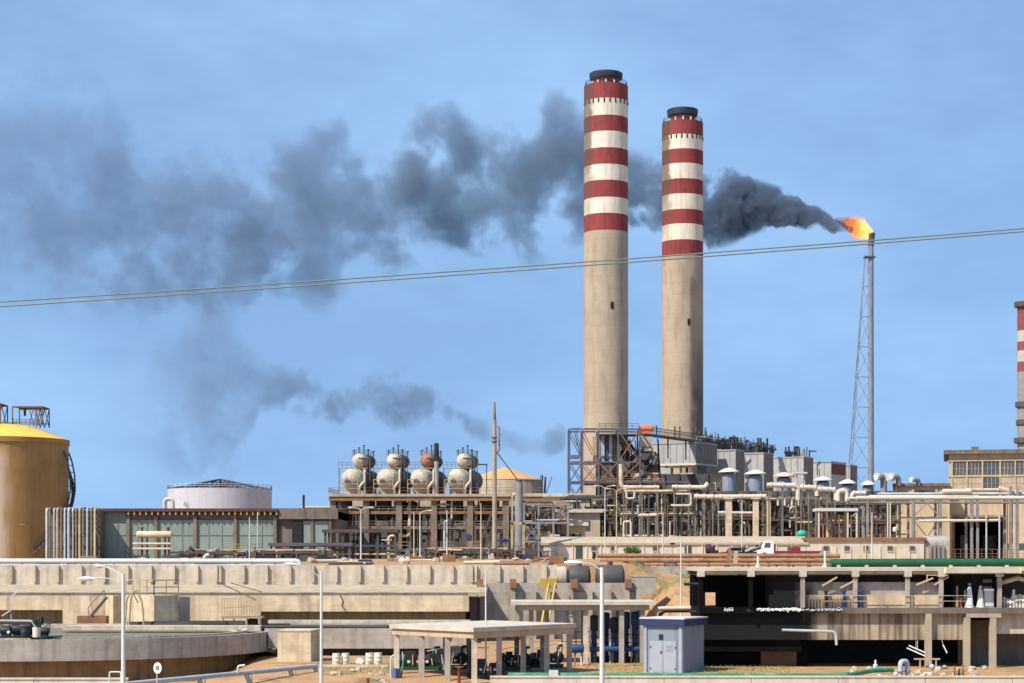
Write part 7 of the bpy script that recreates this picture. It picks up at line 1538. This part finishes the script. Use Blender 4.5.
t = thing('pipeline', 'white pipe with a grey-blue bent end at the very bottom right', 'pipe', (X(930, 127), 127, -.4)); MB().pipe([P(896, 681.5, 127.5), P(945, 681, 127.5), P(976, 676.5, 130)], .17, n=12).build('pipe_run', 'pipe_grey', t); MB().cyl(P(974, 677, 129.9), P(977, 676.3, 130.1), .26, .26, 12).build('flange', 'vent_blue', t)
t = thing('small_pump', 'small grey pump head on the green pipe left of the U-shaped pipe', 'pump', (X(876, 137), 137, 0)); Yq = 137; MB().drum((X(875.5, Yq), Yq, Z(672, Yq)), (X(875.5, Yq), Yq, Z(665, Yq)), .18, 12).box(X(872, Yq), X(879, Yq), Yq-.3, Yq+.3, Z(674, Yq), Z(670, Yq)).build('body', 'pipe_grey', t); MB().cyl((X(875.5, Yq), Yq, Z(664.5, Yq)), (X(875.5, Yq), Yq, Z(660, Yq)), .08, .08, 8).build('stem', 'pole_white', t)
one('float_ball', MB().ball(P(932, 667, 141), .22, n=18, k=12).cyl(P(932, 667, 141), P(932, 674, 141), .05, .05, 8), 'pipe_grey', 'round grey ball valve in front of the deck building post', 'valve')
rng = random.Random(15)
for i in range(44):
    px, Yq = rng.uniform(850, 985), rng.uniform(139, 148.5); x = X(px, Yq); gz = ground_h(x, Yq); s_ = rng.uniform(.12, .3); b = MB(); b.ball((x, Yq, gz+s_*.3), s_, s_*.8, s_*.7, 7, 5); b.v = [v+Vector((rng.uniform(-.2,.2), rng.uniform(-.2,.2), rng.uniform(-.2,.2)))*s_ for v in b.v]; b.sm = [False]*len(b.sm)
    one('rubble_stone', b, rng.choice(['concrete_pale','fascia_tan','concrete_grey','wall_white']), 'broken stone in the rubble around the grey U-shaped pipe', 'stone', 'rubble around the U-shaped pipe')
for i, (px, h_) in enumerate(((954.5, 1.0), (959, .8), (963, 1.1))):
    Yq = 139; x = X(px, Yq); gz = ground_h(x, Yq); one('spindle_valve', MB().cyl((x, Yq, gz-.1), (x, Yq, gz+h_), .08, .06, 8).cyl((x, Yq, gz+h_*.55), (x, Yq, gz+h_*.6), .2, .2, 10), 'steel_rust' if i != 1 else 'machine_black', ['tallest-left rusty valve stem beside the bent pipe end', 'short black valve stem between the two rusty stems', 'rusty valve stem nearest the bent pipe end'][i], 'valve', 'valve stems by the bent pipe')
one('red_cap', MB().ball(P(996, 681, 128), .24, .22, .26, 14, 10), 'truck_red', 'small dark red float lying at the bottom right corner', 'float')

# ================================================================== NEAR LAMP POSTS
def street_lamp(px, pyt, Yq, r_, arms, label):
    x = X(px, Yq); gz = ground_h(x, Yq); zt = Z(pyt, Yq); t = thing('street_lamp', label, 'street lamp', (x, Yq, gz), 'near street lamps')
    MB().cyl((x, Yq, gz-.2), (x, Yq, gz+1.6), r_*1.25, r_*1.25, 14).cyl((x, Yq, gz+1.6), (x, Yq, zt), r_*1.05, r_*.8, 14).build('pole', 'pole_white', t)
    for (hx, hy, dy, dx0) in arms:
        e = P(hx, hy, Yq+dy); a = Vector((x, Yq, Z(dx0, Yq))); m = a.lerp(e, .5)+Vector((0, 0, .28))
        pts = [a*(1-f)**2+m*2*f*(1-f)+e*f*f for f in [i/10 for i in range(11)]]; MB().tube(pts, .032, 8).build('arm', 'galvanised', t)
        d = (e-pts[-2]); d.z *= .3; d.normalize(); b = MB(); L = .5
        rs = [.04, .12, .18, .21, .17, .07]; cs = [e-d*.12+d*L*2*k/5 for k in range(6)]
        b.tube(cs, rs, 12); b.v = [Vector((v.x, v.y, e.z+(v.z-e.z)*.62)) for v in b.v]; hd = b.build('lamp_head', 'sign_white', t)
        MB().box(cs[2].x-.16, cs[2].x+.16, cs[2].y-.09, cs[2].y+.09, e.z-.11, e.z-.075).build('lens', 'cladding', hd)
street_lamp(123.3, 574, 105, .12, [(94, 578.5, 0, 584), (100, 566, 6, 577)], 'near white lamp post with two arms to the left, in front of the clarifier')
street_lamp(321.3, 571, 130, .10, [(297, 564.5, 0, 579)], 'near white lamp post with one arm, beside the large concrete box')
street_lamp(602, 567.5, 100, .125, [(581, 562.5, 0, 571.5)], 'nearest white lamp post with one arm, in front of the blue pumps')
thin_pole(485.8, 571, 140, 'thin white pole rising behind the front canopy roof', 0, 'pole_white', 0.0, .075)

for o in bpy.data.objects:
    if '_o' in o: del o['_o']
